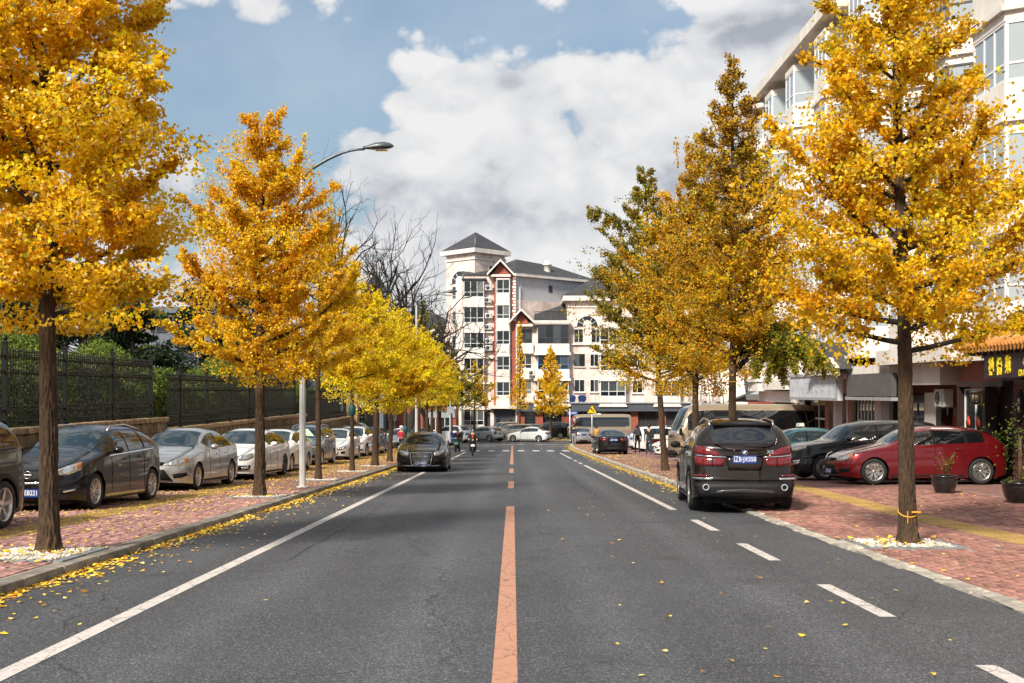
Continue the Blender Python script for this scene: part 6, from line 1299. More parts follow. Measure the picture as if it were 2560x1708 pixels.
e0, e1, e2, e3 = E(-.4, -.5), E(Ls + .6, -.5), E(Ls + .6, 8), E(-.4, 8); r0_, r1_ = E(3.0, 3.2), E(Ls - 2.5, 3.6)
roof(FB, 'roof', [(*e0, 15.15), (*e1, 15.15), (*e2, 15.15), (*e3, 15.15), (*r0_, 17.2), (*r1_, 16.9)], [(0, 1, 5, 4), (1, 2, 5), (2, 3, 4, 5), (3, 0, 4)])
roof(FB, 'roof', [(-5.9, -.2, 14.9), (-2.3, -.2, 14.9), (-2.3, 6, 16.6), (-5.9, 6, 16.6)], [(0, 1, 2, 3)])
cm = MB(); cc_ = E(6.2, 1.2); cm.lathe([(.42, 15.6), (.42, 16.5), (.55, 16.55), (.55, 16.7), (.3, 16.75), (.3, 17.1), (.001, 17.15)], (cc_[0], cc_[1], 0), 10); cm.build('chimney', M_['whitewall'], FB)
# tower turned on the diagonal
TW = empty('tower', (-4.42, 4.6, 0), math.pi / 4); TW.parent = FB; hs = 2.45
wallbox(TW, 'tower_wall', (-hs, -hs, 4), (hs, hs, 17.6), 'pinktile')
wallbox(TW, 'tower_cornice', (-hs - .55, -hs - .55, 17.6), (hs + .55, hs + .55, 18.1), 'whitewall'); wallbox(TW, 'tower_frieze', (-hs - .12, -hs - .12, 16.85), (hs + .12, hs + .12, 17.0), 'whitewall')
MB().add([(-hs - .5, -hs - .5, 18.11), (hs + .5, -hs - .5, 18.11), (hs + .5, hs + .5, 18.11), (-hs - .5, hs + .5, 18.11), (0, 0, 20.45)], [(0, 1, 4), (1, 2, 4), (2, 3, 4), (3, 0, 4)]).build('tower_roof', M_['rooftile'], TW)
for i in range(14):
    for fx in (0, 1):
        c = -hs + .18 + i * .36; a = (c, -hs - .10, 17.0) if not fx else (hs, c, 17.0); MB().span(a, (a[0] + .14, a[1] + .10, 17.25)).build('dentil', M_['whitewall'], TW)
MB().tube([(hs + .4, -hs - .3, 18.05), (hs + .4, -hs - .3, 19.3)], .03, 5).build('tower_aerial', M_['greymetal'], TW)
def arch_window(par, x, y, zsp, r, depth=1.0, rz=0):
    o = empty('arched_window', (x, y, 0), rz); o.parent = par
    aa = np.linspace(0, math.pi, 19); b = MB(); b.prism([(r * 1.34 * math.cos(a), zsp + r * 1.34 * math.sin(a)) for a in aa] + [(r * 1.04 * math.cos(a), zsp + r * 1.04 * math.sin(a)) for a in aa[::-1]], -.14, -.02); b.build('arch_surround', M_['whitewall'], o)
    b = MB(); b.add([(0, -.03, zsp)] + [(r * 1.03 * math.cos(a), -.03, zsp + r * 1.03 * math.sin(a)) for a in aa], [tuple(range(20))]); b.build('pane', M_['shopglass'], o)
    for a in (0.55, 1.05, 2.09, 2.6): MB().tube([(.2 * math.cos(a), -.06, zsp + .2 * math.sin(a)), (r * 1.03 * math.cos(a), -.06, zsp + r * 1.03 * math.sin(a))], .035, 4).build('glazing_bar', M_['frame'], o)
    b = MB(); rc = r * .42; b.prism([(rc * math.cos(a), zsp + .25 + rc * math.sin(a)) for a in aa] + [(-rc, zsp - depth), (rc, zsp - depth)], -.22, -.05); b.build('centre_panel', M_['whitewall'], o)
    return o
arch_window(TW, 0.0, -hs, 14.2, 1.35, 9.0)
for zz in (12.4, 9.5, 6.6):
    for s in (-1, 1): window(TW, s * 1.0, -hs - .02, zz, .75, 1.5, 1, True, .05, sill=False)
# arched face looks left; right face carries a small window
TW.rotation_euler = (0, 0, -math.pi / 4)
window(TW, hs + .02, .2, 15.0, .8, 1.3, 1, True, .06, rz=math.pi / 2, sill=False)
# block B: lower wing
wallbox(FB, 'wall', (0.30, .05, -.4), (6.25, 5.5, 9.4), 'pinktile'); wallbox(FB, 'wall', (6.25, -.1, -.4), (24.0, 9, 11.9), 'pinktile')
wallbox(FB, 'cornice', (5.75, -.75, 11.9), (24.4, 9.4, 12.5), 'whitewall'); wallbox(FB, 'frieze', (6.2, -.22, 11.15), (24.05, -.1, 11.27), 'whitewall')
for k in range(26): wallbox(FB, 'dentil', (6.3 + k * .34, -.20, 11.27), (6.3 + k * .34 + .13, -.10, 11.5), 'whitewall')
roof(FB, 'roof', [(5.7, -.8, 12.5), (14.0, -.8, 12.5), (14.0, 9.4, 12.5), (5.7, 9.4, 12.5), (10.0, 3.6, 15.2)], [(0, 1, 4), (1, 2, 4), (2, 3, 4), (3, 0, 4)]); roof(FB, 'roof', [(13.4, -.8, 12.5), (24.5, -.8, 12.5), (24.5, 9.4, 12.5), (13.4, 9.4, 12.5), (16, 4, 14.6), (22, 4, 14.6)], [(0, 1, 5, 4), (1, 2, 5), (2, 3, 4, 5), (3, 0, 4)])
g0, g1, gp = -.55, 2.55, .95
roof(FB, 'roof', [(g0, -.9, 9.3), (gp, -.9, 10.85), (g1, -.9, 9.3), (g0, 5.4, 9.3), (gp, 5.4, 10.85), (g1, 5.4, 9.3)], [(0, 1, 4, 3), (1, 2, 5, 4)])
for s in (-1, 1):
    b = MB(); xe = g0 if s < 0 else g1; b.prism([(xe, 9.15), (gp, 10.74), (gp, 11.0), (xe, 9.42)], -1.05, -.92); b.build('bargeboard', M_['whitewall'], FB)
MB().prism([(.35, 9.3), (gp, 10.6), (1.9, 9.3)], -.15, .3).build('gable_wall', M_['redtile'], FB); wallbox(FB, 'gable_eave', (.42, -.7, 8.95), (2.3, -.05, 9.2), 'whitewall')
roof(FB, 'roof', [(2.5, -.3, 9.55), (6.2, -.3, 9.55), (6.2, 5.5, 12.0), (2.5, 5.5, 12.0)], [(0, 1, 2, 3)])
wallbox(FB, 'parapet', (2.4, -1.25, 9.3), (6.5, -.0, 9.6), 'whitewall')
rl_ = MB()
for k in range(15): rl_.box((2.6 + k * .27, -1.1, 10.1), (.03, .03, 1.0))
rl_.box((4.45, -1.1, 10.6), (3.9, .05, .05)); rl_.box((4.45, -1.1, 9.75), (3.9, .04, .04)); rl_.build('terrace_railing', M_['iron'], FB)
for k in range(4):
    zs = 7.06 - 2.93 * k
    if zs < -.2: continue
    window(FB, 1.43, 0.0, zs, 1.5, 1.6, 2, True, .07, 'frame' if k else 'darkframe', sill=False); wallbox(FB, 'apron', (.55, -.35, zs - 1.2), (2.35, -.02, zs - .02), 'whitewall')
    wallbox(FB, 'balcony_front', (2.55, -1.15, zs - 1.15), (6.45, -.0, zs - .1), 'whitewall'); wallbox(FB, 'balcony_slab', (2.4, -1.3, zs - 1.4), (6.6, -.0, zs - 1.15), 'whitewall')
    window(FB, 4.6, -1.05, zs - .1, 3.5, 2.2 if k == 0 else 1.8, 4, True, .08, 'darkframe' if k == 0 else 'blueframe' if k == 1 else 'frame', sill=False); window(FB, 2.86, -.52, zs - .1, .9, 1.8, 1, True, .07, rz=-math.pi / 2, sill=False); wallbox(FB, 'balcony_head', (2.5, -1.2, zs + (2.1 if k == 0 else 1.7)), (6.5, -.02, zs + (2.2 if k == 0 else 1.82)), 'whitewall')
arch_window(FB, 8.55, -.1, 8.95, 1.15, 2.0)
for s in (-1, 1): window(FB, 8.55 + s * 1.0, -.13, 7.1, 1.1, 1.6, 2, False, .06, sill=False)
wallbox(FB, 'arch_ledge', (6.5, -.35, 6.85), (11, -.1, 7.0), 'whitewall')
for k in range(3):
    zs = 4.37 - 2.93 * k
    if zs > -.2:
        window(FB, 7.65, -.13, zs, 1.2, 1.45, 2, False, .06, 'darkframe' if k == 0 else 'frame'); window(FB, 9.35, -.13, zs, 1.0, 1.45, 2, False, .06)
for j, bx in enumerate((11.4, 17.6, 21.8)):
    for k in range(4):
        zs = 6.9 - 2.93 * k
        if zs < -.4: continue
        wallbox(FB, 'balcony_front', (bx - 1.5, -1.1, zs - 1.1), (bx + 1.5, -.1, zs - .1), 'whitewall'); wallbox(FB, 'balcony_slab', (bx - 1.6, -1.2, zs - 1.28), (bx + 1.6, -.1, zs - 1.1), 'whitewall'); window(FB, bx, -1.05, zs - .1, 2.9, 1.95, 3, True, .08, sill=False); window(FB, bx - 1.45, -.58, zs - .1, .85, 1.95, 1, True, .07, rz=-math.pi / 2, sill=False); wallbox(FB, 'balcony_head', (bx - 1.55, -1.15, zs + 1.85), (bx + 1.55, -.12, zs + 1.95), 'whitewall')
        window(FB, bx + 2.9, -.13, zs + .3, 1.2, 1.45, 2, False, .06)
# shopfront storey
wallbox(FB, 'shop_fascia', (.5, -1.0, -.75), (24, .0, .15), 'darkband'); wallbox(FB, 'shop_fascia_lip', (.5, -1.15, .15), (24, .0, .28), 'greymetal'); wallbox(FB, 'shop_glass', (.5, .0, GZ), (24, .3, -.75), M_['shopglass'])
for x in (.5, 2.6, 5.6, 9.0, 13.5, 16.7, 20.5): wallbox(FB, 'brick_pier', (x, -.35, GZ), (x + .85, .0, -.75), 'redtile')
for x in np.arange(1.5, 24, 1.25): wallbox(FB, 'shop_mullion', (x, -.06, GZ), (x + .07, .0, -.75), 'darkframe')
rl_ = MB()
for z in (.55, .8, 1.05): rl_.box((10, -1.0, z), (6.5, .04, .04))
for k in range(6): rl_.box((6.9 + k * 1.25, -1.0, .7), (.05, .05, .8))
rl_.build('fascia_railing', M_['greymetal'], FB)
for j, (lc, txt) in enumerate([((-2.75, 129.6, 13.1), 'topmost, left of the brick bay'), ((-2.85, 129.6, 11.7), 'second from the top left of the brick bay'), ((-2.75, 129.6, 9.9), 'third from the top left of the brick bay'), ((-2.85, 129.6, 8.6), 'fourth from the top left of the brick bay'), ((-2.75, 129.6, 7.0), 'fifth from the top left of the brick bay'), ((-2.75, 129.6, 6.2), 'lowest of the column left of the brick bay'), ((2.2, 129.3, 3.35), 'boxy, left of the blue-framed balcony')]):
    ac_unit('white air conditioner on the cream flats, ' + txt, lc, 0, 1.05, 'air conditioners on the flats at the road end')
# ---------------------------------------------------------------- flats and shops along the right of the road
XB = 14.0
RB = thing('apartment_building', 'long white and pink flats with stacked bay windows above the shops beside the road', 'building', (XB, 68.0, 0), -math.pi / 2)
FY = lambda u: FPX * XB / (u - UC)               # distance at which a column of the photo meets this facade
LX = lambda u: 68.0 - FY(u)
def LZ(u, v): return CAMH - (v - HZ) * FY(u) / FPX
wallbox(RB, 'wall', (6.2, .02, 1.95), (22, 11, 17.2), 'cream'); wallbox(RB, 'wall', (22.0, .02, 2.65), (45, 11, 22.0), 'cream'); wallbox(RB, 'ground_storey', (6.4, .25, -3), (44.8, 10.8, 2.7), 'redtile')
wallbox(RB, 'eave', (5.4, -1.1, 17.2), (22, 11.5, 17.7), 'whitewall'); wallbox(RB, 'eave', (21.9, -1.1, 22.0), (45.5, 11.5, 22.5), 'whitewall')
roof(RB, 'roof', [(5.4, -1.1, 17.7), (21.9, -1.1, 17.7), (21.9, 11.5, 17.7), (5.4, 11.5, 17.7), (10, 5, 20.5), (21.9, 5, 20.5)], [(0, 1, 5, 4), (1, 2, 5), (2, 3, 4, 5), (3, 0, 4)])
def bay_stack(x0, x1, zb, nfl, dep=.9, ch=.55, fm='frame'):
    xm = (x0 + x1) / 2; w = x1 - x0
    for k in range(nfl):
        zs = zb + 2.95 * k
        foot = [(x0, .0), (x0 + ch, -dep), (x1 - ch, -dep), (x1, .0)]; big = [(x0 - .12, .0), (x0 + ch - .08, -dep - .12), (x1 - ch + .08, -dep - .12), (x1 + .12, .0)]
        MB().prism(foot, zs, zs + .95, 'XY').build('bay_apron', M_['whitewall'], RB); MB().prism(big, zs - .14, zs, 'XY').build('bay_ledge', M_['whitewall'], RB); MB().prism(foot, zs + 2.55, zs + 2.81, 'XY').build('bay_head', M_['whitewall'], RB)
        window(RB, xm, -dep + .05, zs + .95, w - 2 * ch - .02, 1.6, 2 if w < 2.8 else 3, True, .07, fm, 'bayglass', sill=False)
        a = math.atan2(dep, ch); ln = math.hypot(dep, ch) - .05
        window(RB, x0 + ch / 2 + .03, -dep / 2 + .03, zs + .95, ln, 1.6, 1, True, .06, fm, 'bayglass', rz=-a, sill=False); window(RB, x1 - ch / 2 - .03, -dep / 2 + .03, zs + .95, ln, 1.6, 1, True, .06, fm, 'bayglass', rz=a, sill=False)
M_['bayglass'] = glassmat('bayglass', (0.34, 0.38, 0.40), 0.08, 0, 0.9)  # white reflection put into the pale base colour of this glass
for (a, b, zb, n, fm) in [(8.6, 11.2, 2.2, 5, 'frame'), (13.0, 15.6, 2.2, 5, 'frame'), (18.2, 21.0, 2.2, 5, 'frame'), (23.2, 26.0, 2.95, 6, 'frame'), (28.0, 30.6, 2.95, 6, 'frame'), (32.2, 34.3, 2.95, 6, 'darkframe'), (35.2, 38.4, 2.95, 6, 'frame'), (40.5, 43.3, 2.95, 6, 'frame')]: bay_stack(a, b, zb, n, fm=fm)
for xw, zb, n in [(12.1, 2.6, 5), (16.9, 2.6, 5), (27.0, 3.3, 6), (31.4, 3.3, 6), (39.4, 3.3, 6)]:
    for k in range(n): window(RB, xw, .0, zb + .75 + 2.95 * k, .95, 1.45, 2, False, .06)
# rounded corner bay at the far end
for k in range(5):
    zs = 2.2 + 2.95 * k; b = MB().lathe([(1.5, zs - .15), (1.5, zs + .95)], (6.9, .1, 0), 20); b.build('round_apron', M_['whitewall'], RB); MB().lathe([(1.42, zs + .95), (1.42, zs + 2.5)], (6.9, .1, 0), 20).build('round_glass', M_['bayglass'], RB); MB().lathe([(1.42, zs + 2.5), (1.66, zs + 2.52), (1.66, zs + 2.78), (1.5, zs + 2.8)], (6.9, .1, 0), 20).build('round_ledge', M_['whitewall'], RB)
    for q in range(6): a_ = math.pi + q * math.pi / 5; MB().box((6.9 + 1.44 * math.cos(a_), .1 + 1.44 * math.sin(a_), zs + 1.72), (.07, .07, 1.55), a_).build('round_mullion', M_['frame'], RB)
# ledges over the shops
wallbox(RB, 'shop_ledge', (6.2, -1.15, 1.55), (8.6, .0, 1.95), 'whitewall'); wallbox(RB, 'shop_ledge', (8.9, -1.0, 1.62), (14.0, .0, 2.1), 'whitewall'); wallbox(RB, 'shop_band', (6.3, -.6, 1.0), (14.0, .0, 1.55), 'cream')
wallbox(RB, 'shop_ledge', (14.2, -1.0, 2.05), (27.9, .0, 2.5), 'whitewall'); wallbox(RB, 'shop_ledge', (28.2, -1.25, 2.45), (34.9, .0, 2.95), 'whitewall'); wallbox(RB, 'shop_band', (28.3, -.8, 1.75), (33.0, .0, 2.45), 'cream'); wallbox(RB, 'shop_ledge', (35.1, -1.1, 2.4), (45, .0, 2.9), 'whitewall')
wallbox(RB, 'shop_band', (14.3, -.45, 1.45), (28.0, .0, 2.05), 'cream')
# shutters, doors, glazed shopfronts
def gl(u0, u1, v0, v1, nx, nm='shop', fm='frame', y=-.02, trans=True):
    um = (u0 + u1) / 2; x0, x1 = LX(u0), LX(u1); z1 = LZ(um, v0); z0 = LZ(um, v1); return window(RB, (x0 + x1) / 2, y, z0, x1 - x0, z1 - z0, nx, trans, .09, fm, 'shopglass', sill=False)
x0, x1 = max(6.5, LX(1886)), LX(1968)
wallbox(RB, 'roller_shutter', (x0, .05, -2.6), (x1, .24, 0.9), 'greymetal')
for k in range(9): wallbox(RB, 'shutter_seam', (x0 + (x1 - x0) * k / 9, .035, -2.6), (x0 + (x1 - x0) * k / 9 + .05, .05, .9), 'darkframe')
gl(1985, 2012, 995, 1060, 2); gl(2033, 2067, 957, 1085, 2); gl(2147, 2192, 993, 1080, 5)
for u0, u1, m in [(2069, 2079, 'redtile'), (2080, 2090, 'darkwood'), (2090, 2096, 'whitewall'), (2096, 2113, 'greywall'), (2113, 2123, 'darkwood'), (2123, 2127, 'whitewall'), (2128, 2138, 'redtile'), (2138, 2146, 'darkwood'), (2194, 2203, 'cream'), (2204, 2211, 'whitewall'), (2212, 2231, 'greywall'), (2232, 2241, 'darkwood'), (2320, 2348, 'cream'), (2349, 2362, 'darkwood')]:
    wallbox(RB, 'shop_pier', (LX(u0), -.12, -2.6), (LX(u1), .24, 1.5), m)
wallbox(RB, 'dark_opening', (LX(2243), .0, -2.5), (LX(2318), .24, 1.4), 'darkframe'); gl(2281, 2318, 1000, 1060, 2, fm='darkframe', y=-.05)
MB().tube([(LX(2016), -.12, -2.2), (LX(2016), -.12, 2.0)], .07, 8).build('downpipe', M_['frame'], RB)
# white pediments over the ledge
for uc, wpx, va, vb in [(2150, 92, 872, 938)]:
    xa, xb_ = LX(uc - wpx / 2), LX(uc + wpx / 2); xm = (xa + xb_) / 2; za, zb = LZ(uc, va), LZ(uc, vb); yd = -1.6
    MB().prism([(xa + .3, zb), (xm, za - .3), (xb_ - .3, zb)], yd + .12, .0).build('pediment_infill', mat('infill', (0.70, 0.62, 0.50), .9, var=.35, vscale=5), RB)
    for s in (-1, 1):
        xe = xa if s < 0 else xb_; MB().prism([(xe, zb - .05), (xm, za - .12), (xm, za + .2), (xe, zb + .27)], yd - .05, yd + .11).build('pediment_rake', M_['whitewall'], RB)
    roof(RB, 'pediment_roof', [(xa - .1, yd - .1, zb + .2), (xm, yd - .1, za + .24), (xb_ + .1, yd - .1, zb + .2), (xa - .1, .0, zb + .2), (xm, .0, za + .24), (xb_ + .1, .0, zb + .2)], [(0, 1, 4, 3), (1, 2, 5, 4)])
# air conditioners on this front
for (u, v, tx) in [(2381, 1017, 'on a bracket left of the dark shop door'), (1930, 951, 'on the white ledge above the roller shutter'), (1960, 480, 'high up by the rounded corner bay')]:
    Y = FY(u); ac_unit('white air conditioner ' + tx, (XB - .28, Y, LZ(u, v)), -math.pi / 2, 1.0, 'air conditioners along the shop front')
# grey signboard with ghosts of removed letters
SG = thing('shop_signboard', 'weathered grey shop signboard with faint traces of removed lettering', 'sign', (XB - 1.12, 48.3, LZ(2139, 967)), -math.pi / 2); w = LX(2208) - LX(2070); h = 1.12
MB().box((0, 0, 0), (w, .22, h)).build('board', mat('signgrey', (0.55, 0.57, 0.60), .55, var=.15, vscale=1.5), SG); b = MB()
for s in (-1, 1): b.box((0, -.13, s * (h / 2 - .06)), (w, .06, .12)); b.box((s * (w / 2 - .06), -.13, 0), (.12, .06, h - .25))
b.build('frame', M_['greymetal'], SG)
for k in range(9): MB().box((-w / 2 + .12 + (w - .24) * k / 9, -.113, 0), (.025, .006, h - .26)).build('panel_seam', M_['greymetal'], SG)
ghost = mat('ghost', (0.42, 0.44, 0.47), .6); rgh = random.Random(4)
for k in range(9):
    g = MB(); xc = -w / 2 + .12 + (w - .24) * (k + .5) / 9
    for q in range(7):
        hz = rgh.random() < .55; g.box((xc + rgh.uniform(-.16, .16), -.1135 - .0002 * q, rgh.uniform(-.28, .28)), (.36 if hz else .05, .004, .05 if hz else .36))
    g.build('letter_trace', ghost, SG)
SG2 = thing('blank_signboard', 'plain dark grey blank fascia of four panels beside the weathered signboard', 'sign', (XB - 1.0, 41.2, LZ(2280, 962)), -math.pi / 2); w = LX(2343) - LX(2214)
for k in range(4): MB().box((-w / 2 + w * (k + .5) / 4, 0, 0), (w / 4 - .02, .18, .82)).build('panel', mat('fasciagrey', (0.10, 0.095, 0.095), .5, var=.15), SG2)
MB().box((0, .0, -.50), (w + .1, .26, .12)).build('lower_trim', M_['greymetal'], SG2)
# ---------------------------------------------------------------- tiled porch of the temple-goods shop
SH = thing('shop_porch', 'traditional shop porch with orange glazed tile roof and dark timber door', 'shop front', (XB - .9, 33.2, 0), -math.pi / 2)     # local x runs towards the camera
zg = gz(32) + .1
eave_z, ridge_z, x0, x1 = 2.62, 3.15, 3.35, 8.0
SL_ = .80
roof(SH, 'roof_deck', [(x0, -1.35, eave_z - .03), (x1, -1.35, eave_z - .03), (x1, SL_ - 1.35, ridge_z - .05), (x0 + .55, SL_ - 1.35, ridge_z - .05)], [(0, 1, 2, 3)], 'darkwood')
rp = math.atan2(ridge_z - eave_z, SL_); Lr_ = math.hypot(ridge_z - eave_z, SL_)
cov = MB().tube([(0, 0, 0), (0, Lr_, 0)], .062, 8); cov.lathe([(.001, 0.02), (.075, 0.015), (.075, -.02), (.001, -.025)], (0, 0, 0), 10, axis='Y'); covm = cov.mesh('cover_tile')
pan = MB(); pan.add([(-.055, 0, .01), (0, 0, -.015), (.055, 0, .01), (-.055, Lr_, .01), (0, Lr_, -.015), (.055, Lr_, .01)], [(0, 1, 4, 3), (1, 2, 5, 4)], True); panm = pan.mesh('pan_tile')
k = 0; xx = x0 + .1
while xx < x1:
    put(covm, 'cover_tile', M_['glaze'], SH, xx, -1.35, eave_z + .03, rp, 0, 0); put(panm, 'pan_tile', M_['glaze'], SH, xx + .10, -1.34, eave_z - .005, rp, 0, 0)
    b_ = put(covm, 'drip_tile', M_['glaze'], SH, xx + .10, -1.38, eave_z - .03, 0, 0, 0, (.75, .03, 1.0)); xx += .2
MB().tube([(x0 + .2, SL_ - 1.35, ridge_z + .1), (x1, SL_ - 1.35, ridge_z + .1)], .13, 8).build('ridge', M_['glaze'], SH)
MB().tube([(x0 - .1, -1.45, eave_z + .10), (x0 + .25, -.5, eave_z + (ridge_z - eave_z) * .5 + .06), (x0 + .5, SL_ - 1.35, ridge_z + .14)], .10, 8).build('hip_ridge', M_['glaze'], SH)
wallbox(SH, 'eave_beam', (x0 + .25, -1.15, eave_z - .15), (x1, -.9, eave_z - .06), 'darkwood'); wallbox(SH, 'eave_beam', (x0 + .3, -.35, eave_z - .3), (x1, .3, eave_z - .08), 'darkwood')
for k in range(18): wallbox(SH, 'rafter_end', (x0 + .3 + k * .36, -1.32, eave_z - .16), (x0 + .38 + k * .36, -.9, eave_z - .07), 'darkwood')
for k in range(5): MB().box((x0 + .5 + k * .8, -.75, eave_z - .17), (.22, .3, .1)).box((x0 + .5 + k * .8, -.6, eave_z - .13), (.5, .12, .06)).build('bracket_set', M_['darkwood'], SH)
sz1, sz0 = 2.46, 1.87
SB = thing('shop_sign', 'dark purple shop sign with yellow Chinese characters and golden lotus under the tiled porch', 'sign', (XB - 2.05, 27.3, (sz0 + sz1) / 2), -math.pi / 2)
MB().box((.95, 0, 0), (4.4, .14, sz1 - sz0)).build('board', M_['signpurple'], SB)
yk = M_['signyellow']; hS = sz1 - sz0
for k, ch in enumerate('禅悟苑'):
    me = text_mesh(ch, hS * .52, .012, 'character', bold=.012); me.materials.append(yk); o = link('character', me, None, SB); o.location = (-.78 + k * .47, -.085, -.06 * hS + (.05 * hS if k == 2 else 0)); o.rotation_euler = (math.pi / 2, 0, 0); o.scale = (.9, 1.45, 1)
for k, ch in enumerate('佛具用品'):
    me = text_mesh(ch, hS * .24, .010, 'character', bold=.010); me.materials.append(yk); o = link('character', me, None, SB); o.location = (.82 + k * .21, -.085, -.33 * hS); o.rotation_euler = (math.pi / 2, 0, 0)
lo = MB()
def petal(cx, cz, ang, L, w):
    pts = []
    for t_ in np.linspace(0, 1, 6): pts.append((t_, math.sin(math.pi * t_) * w))
    P = [(cx + t_ * L * math.sin(ang) + s * math.cos(ang), -.08, cz + t_ * L * math.cos(ang) - s * math.sin(ang)) for t_, s in pts] + [(cx + t_ * L * math.sin(ang) - s * math.cos(ang), -.08, cz + t_ * L * math.cos(ang) + s * math.sin(ang)) for t_, s in pts[-2:0:-1]]
    lo.add(P, [tuple(range(len(P)))])
for a_ in (-1.3, -.85, -.42, 0, .42, .85, 1.3): petal(1.14, .02 * hS, a_, .36 * hS, .06)
for a_ in (math.pi - .35, math.pi + .35): petal(1.14, .0, a_, .2 * hS, .045)
lo.build('lotus_emblem', M_['gold'], SB)
wallbox(SH, 'door_wall', (2.1, .3, zg), (3.35, .5, eave_z - .2), 'darkwood'); wallbox(SH, 'red_wall', (-.9, .45, zg), (2.1, .8, eave_z - .2), 'redtile')
for (a_, b_) in ((.2, .36), (1.98, 2.14)): wallbox(SH, 'door_post', (a_, -.15, zg), (b_, .2, sz0 - .05), 'darkwood')
wallbox(SH, 'door_head', (.2, -.17, sz0 - .2), (3.3, .22, sz0 - .05), 'darkwood')
window(SH, 1.17, .02, zg + .6, 1.55, sz0 - zg - .85, 2, True, .05, 'frame', 'shopglass', sill=False)
for k in range(2):
    d = MB().lathe([(.001, 0), (.13, .0), (.16, -.01), (.001, -.012)], (0, 0, 0), 12, axis='Y'); d.box((0, -.005, .16), (.12, .01, .1)); d.v = [(p[0] + .80 + k * .70, p[1] - .06, p[2] + zg + 1.62) for p in d.v]; d.build('red_paper_charm', mat('charmred', (0.62, 0.05, 0.02), .6), SH)
bw = MB().span((3.36, .1, zg), (7.0, .5, sz0 - .02)); bwo = bw.build('brick_wall', M_['mortar'], SH); bme = stone(.235, .05, .062, .006, 1, .003); rb2 = random.Random(3)
for r_ in range(int((sz0 - .05 - zg) / .078)):
    for c in range(7): put(bme, 'wall_brick', mat('brickdark', (0.13, 0.045, 0.035), .85, var=.35, rnd=.3) if r_ == c == 0 else bme.materials[0], bwo, 3.5 + c * .25 + (.12 if r_ % 2 else 0), .09, zg + .05 + r_ * .078)
pq = thing('name_plaque', 'black oval plaque with white characters on the dark brick wall', 'plaque', (XB - .86, 33.2 - 3.85, sz0 - .75), -math.pi / 2); d = MB().lathe([(.001, -.02), (.18, -.018), (.2, 0), (.2, .02), (.001, .02)], (0, 0, 0), 20, axis='Y'); d.v = [(p[0], p[1], p[2] * 2.3) for p in d.v]; d.build('plaque_board', M_['black'], pq)
for k, ch in enumerate('悟茶'):
    me = text_mesh(ch, .16, .003, 'character'); me.materials.append(M_['white']); o = link('character', me, None, pq); o.location = (0, -.025, .16 - .2 * k); o.rotation_euler = (math.pi / 2, 0, 0)
ln = thing('hanging_lantern', 'small dark openwork lantern hanging in the shop doorway', 'lantern', (XB - 1.2, 33.2 - 1.85, sz0 - .5)); ln_ = MB()
for k in range(6): a_ = k * math.pi / 3; ln_.tube([(.12 * math.cos(a_), .12 * math.sin(a_), .15), (.15 * math.cos(a_), .15 * math.sin(a_), -.12)], .012, 4)
ln_.lathe([(.001, .22), (.17, .16), (.17, .14), (.13, .13)], n=6); ln_.lathe([(.16, -.12), (.17, -.14), (.08, -.18), (.001, -.2)], n=6); ln_.build('cage', M_['darkframe'], ln); MB().lathe([(.001, .12), (.09, .1), (.09, -.1), (.001, -.11)], n=8).build('shade', mat('lanternpaper', (.5, .4, .25), .8), ln)
# ---------------------------------------------------------------- background on the left and the annex
AN = thing('brick_annex', 'low dark red brick annex under the trees at the far left corner', 'building', (-14.5, 121.5, GZ))
wallbox(AN, 'wall', (0, 0, 0), (8.4, 6, 4.2), 'redtile'); wallbox(AN, 'roof_slab', (-.4, -.5, 4.2), (8.7, 6.4, 4.5), 'darkband'); wallbox(AN, 'door', (3.0, -.06, .1), (4.4, -.01, 3.0), 'darkframe'); wallbox(AN, 'fascia', (4.8, -.10, 2.6), (8.3, -.01, 3.4), 'greymetal')
for x in (1.2, 5.6, 7.2): window(AN, x, -.03, 1.2, 1.3, 1.5, 2, False, .07, 'frame', 'shopglass')
ac_unit('white air conditioner on the dark red annex', (-12.9, 121.2, -1.6), 0, 1.1, 'air conditioners by the annex')
def slab_block(label, x, y, w, d, zt, nx, nz, z0, m, cat='building', rf=None):
    t = thing('office_block', label, cat, (x, y, z0), 0, 'blocks behind the garden trees'); wallbox(t, 'wall', (0, 0, 0), (w, d, zt - z0), m)
    fh = (zt - z0) / nz
    for i in range(nx):
        for k in range(nz): window(t, w * (i + .5) / nx, -.04, k * fh + .9, w / nx * .62, fh * .5, 2, False, .09, 'darkframe', 'pane', sill=False)
    wallbox(t, 'parapet', (-.2, -.25, zt - z0), (w + .2, d + .2, zt - z0 + .6), m)
    if rf: roof(t, 'roof', [(-.5, -.5, zt - z0 + .6), (w + .5, -.5, zt - z0 + .6), (w + .5, d + .5, zt - z0 + .6), (-.5, d + .5, zt - z0 + .6), (w / 2, d / 2, zt - z0 + rf)], [(0, 1, 4), (1, 2, 4), (2, 3, 4), (3, 0, 4)])
    return t
slab_block('pale grey tiled office block glimpsed between the first two ginkgos', -40, 108, 15, 12, 9.0, 6, 4, -2, 'officegrey')
slab_block('grey office block glimpsed behind the second ginkgo', -25.5, 118, 12, 10, 7.0, 5, 3, -3, 'officegrey')
slab_block('low grey block at the picture edge behind the first ginkgo', -56, 95, 12, 12, 7, 5, 3, -1, 'officegrey')
slab_block('small block with pointed slate-blue roof left of the tower', -19.6, 150, 2.6, 2.6, 14.2, 2, 6, -4, 'officegrey', rf=3.2)
slab_block('dark-roofed flats left of the tower behind the bare trees', -18, 143, 11.5, 9, 9.0, 6, 5, -4, 'cream', rf=3.4)
LS = thing('low_shop_row', 'low brick shops with dark tiled roof and white pediments beyond the flats', 'building', (14.0, 84.0, 0), -math.pi / 2)
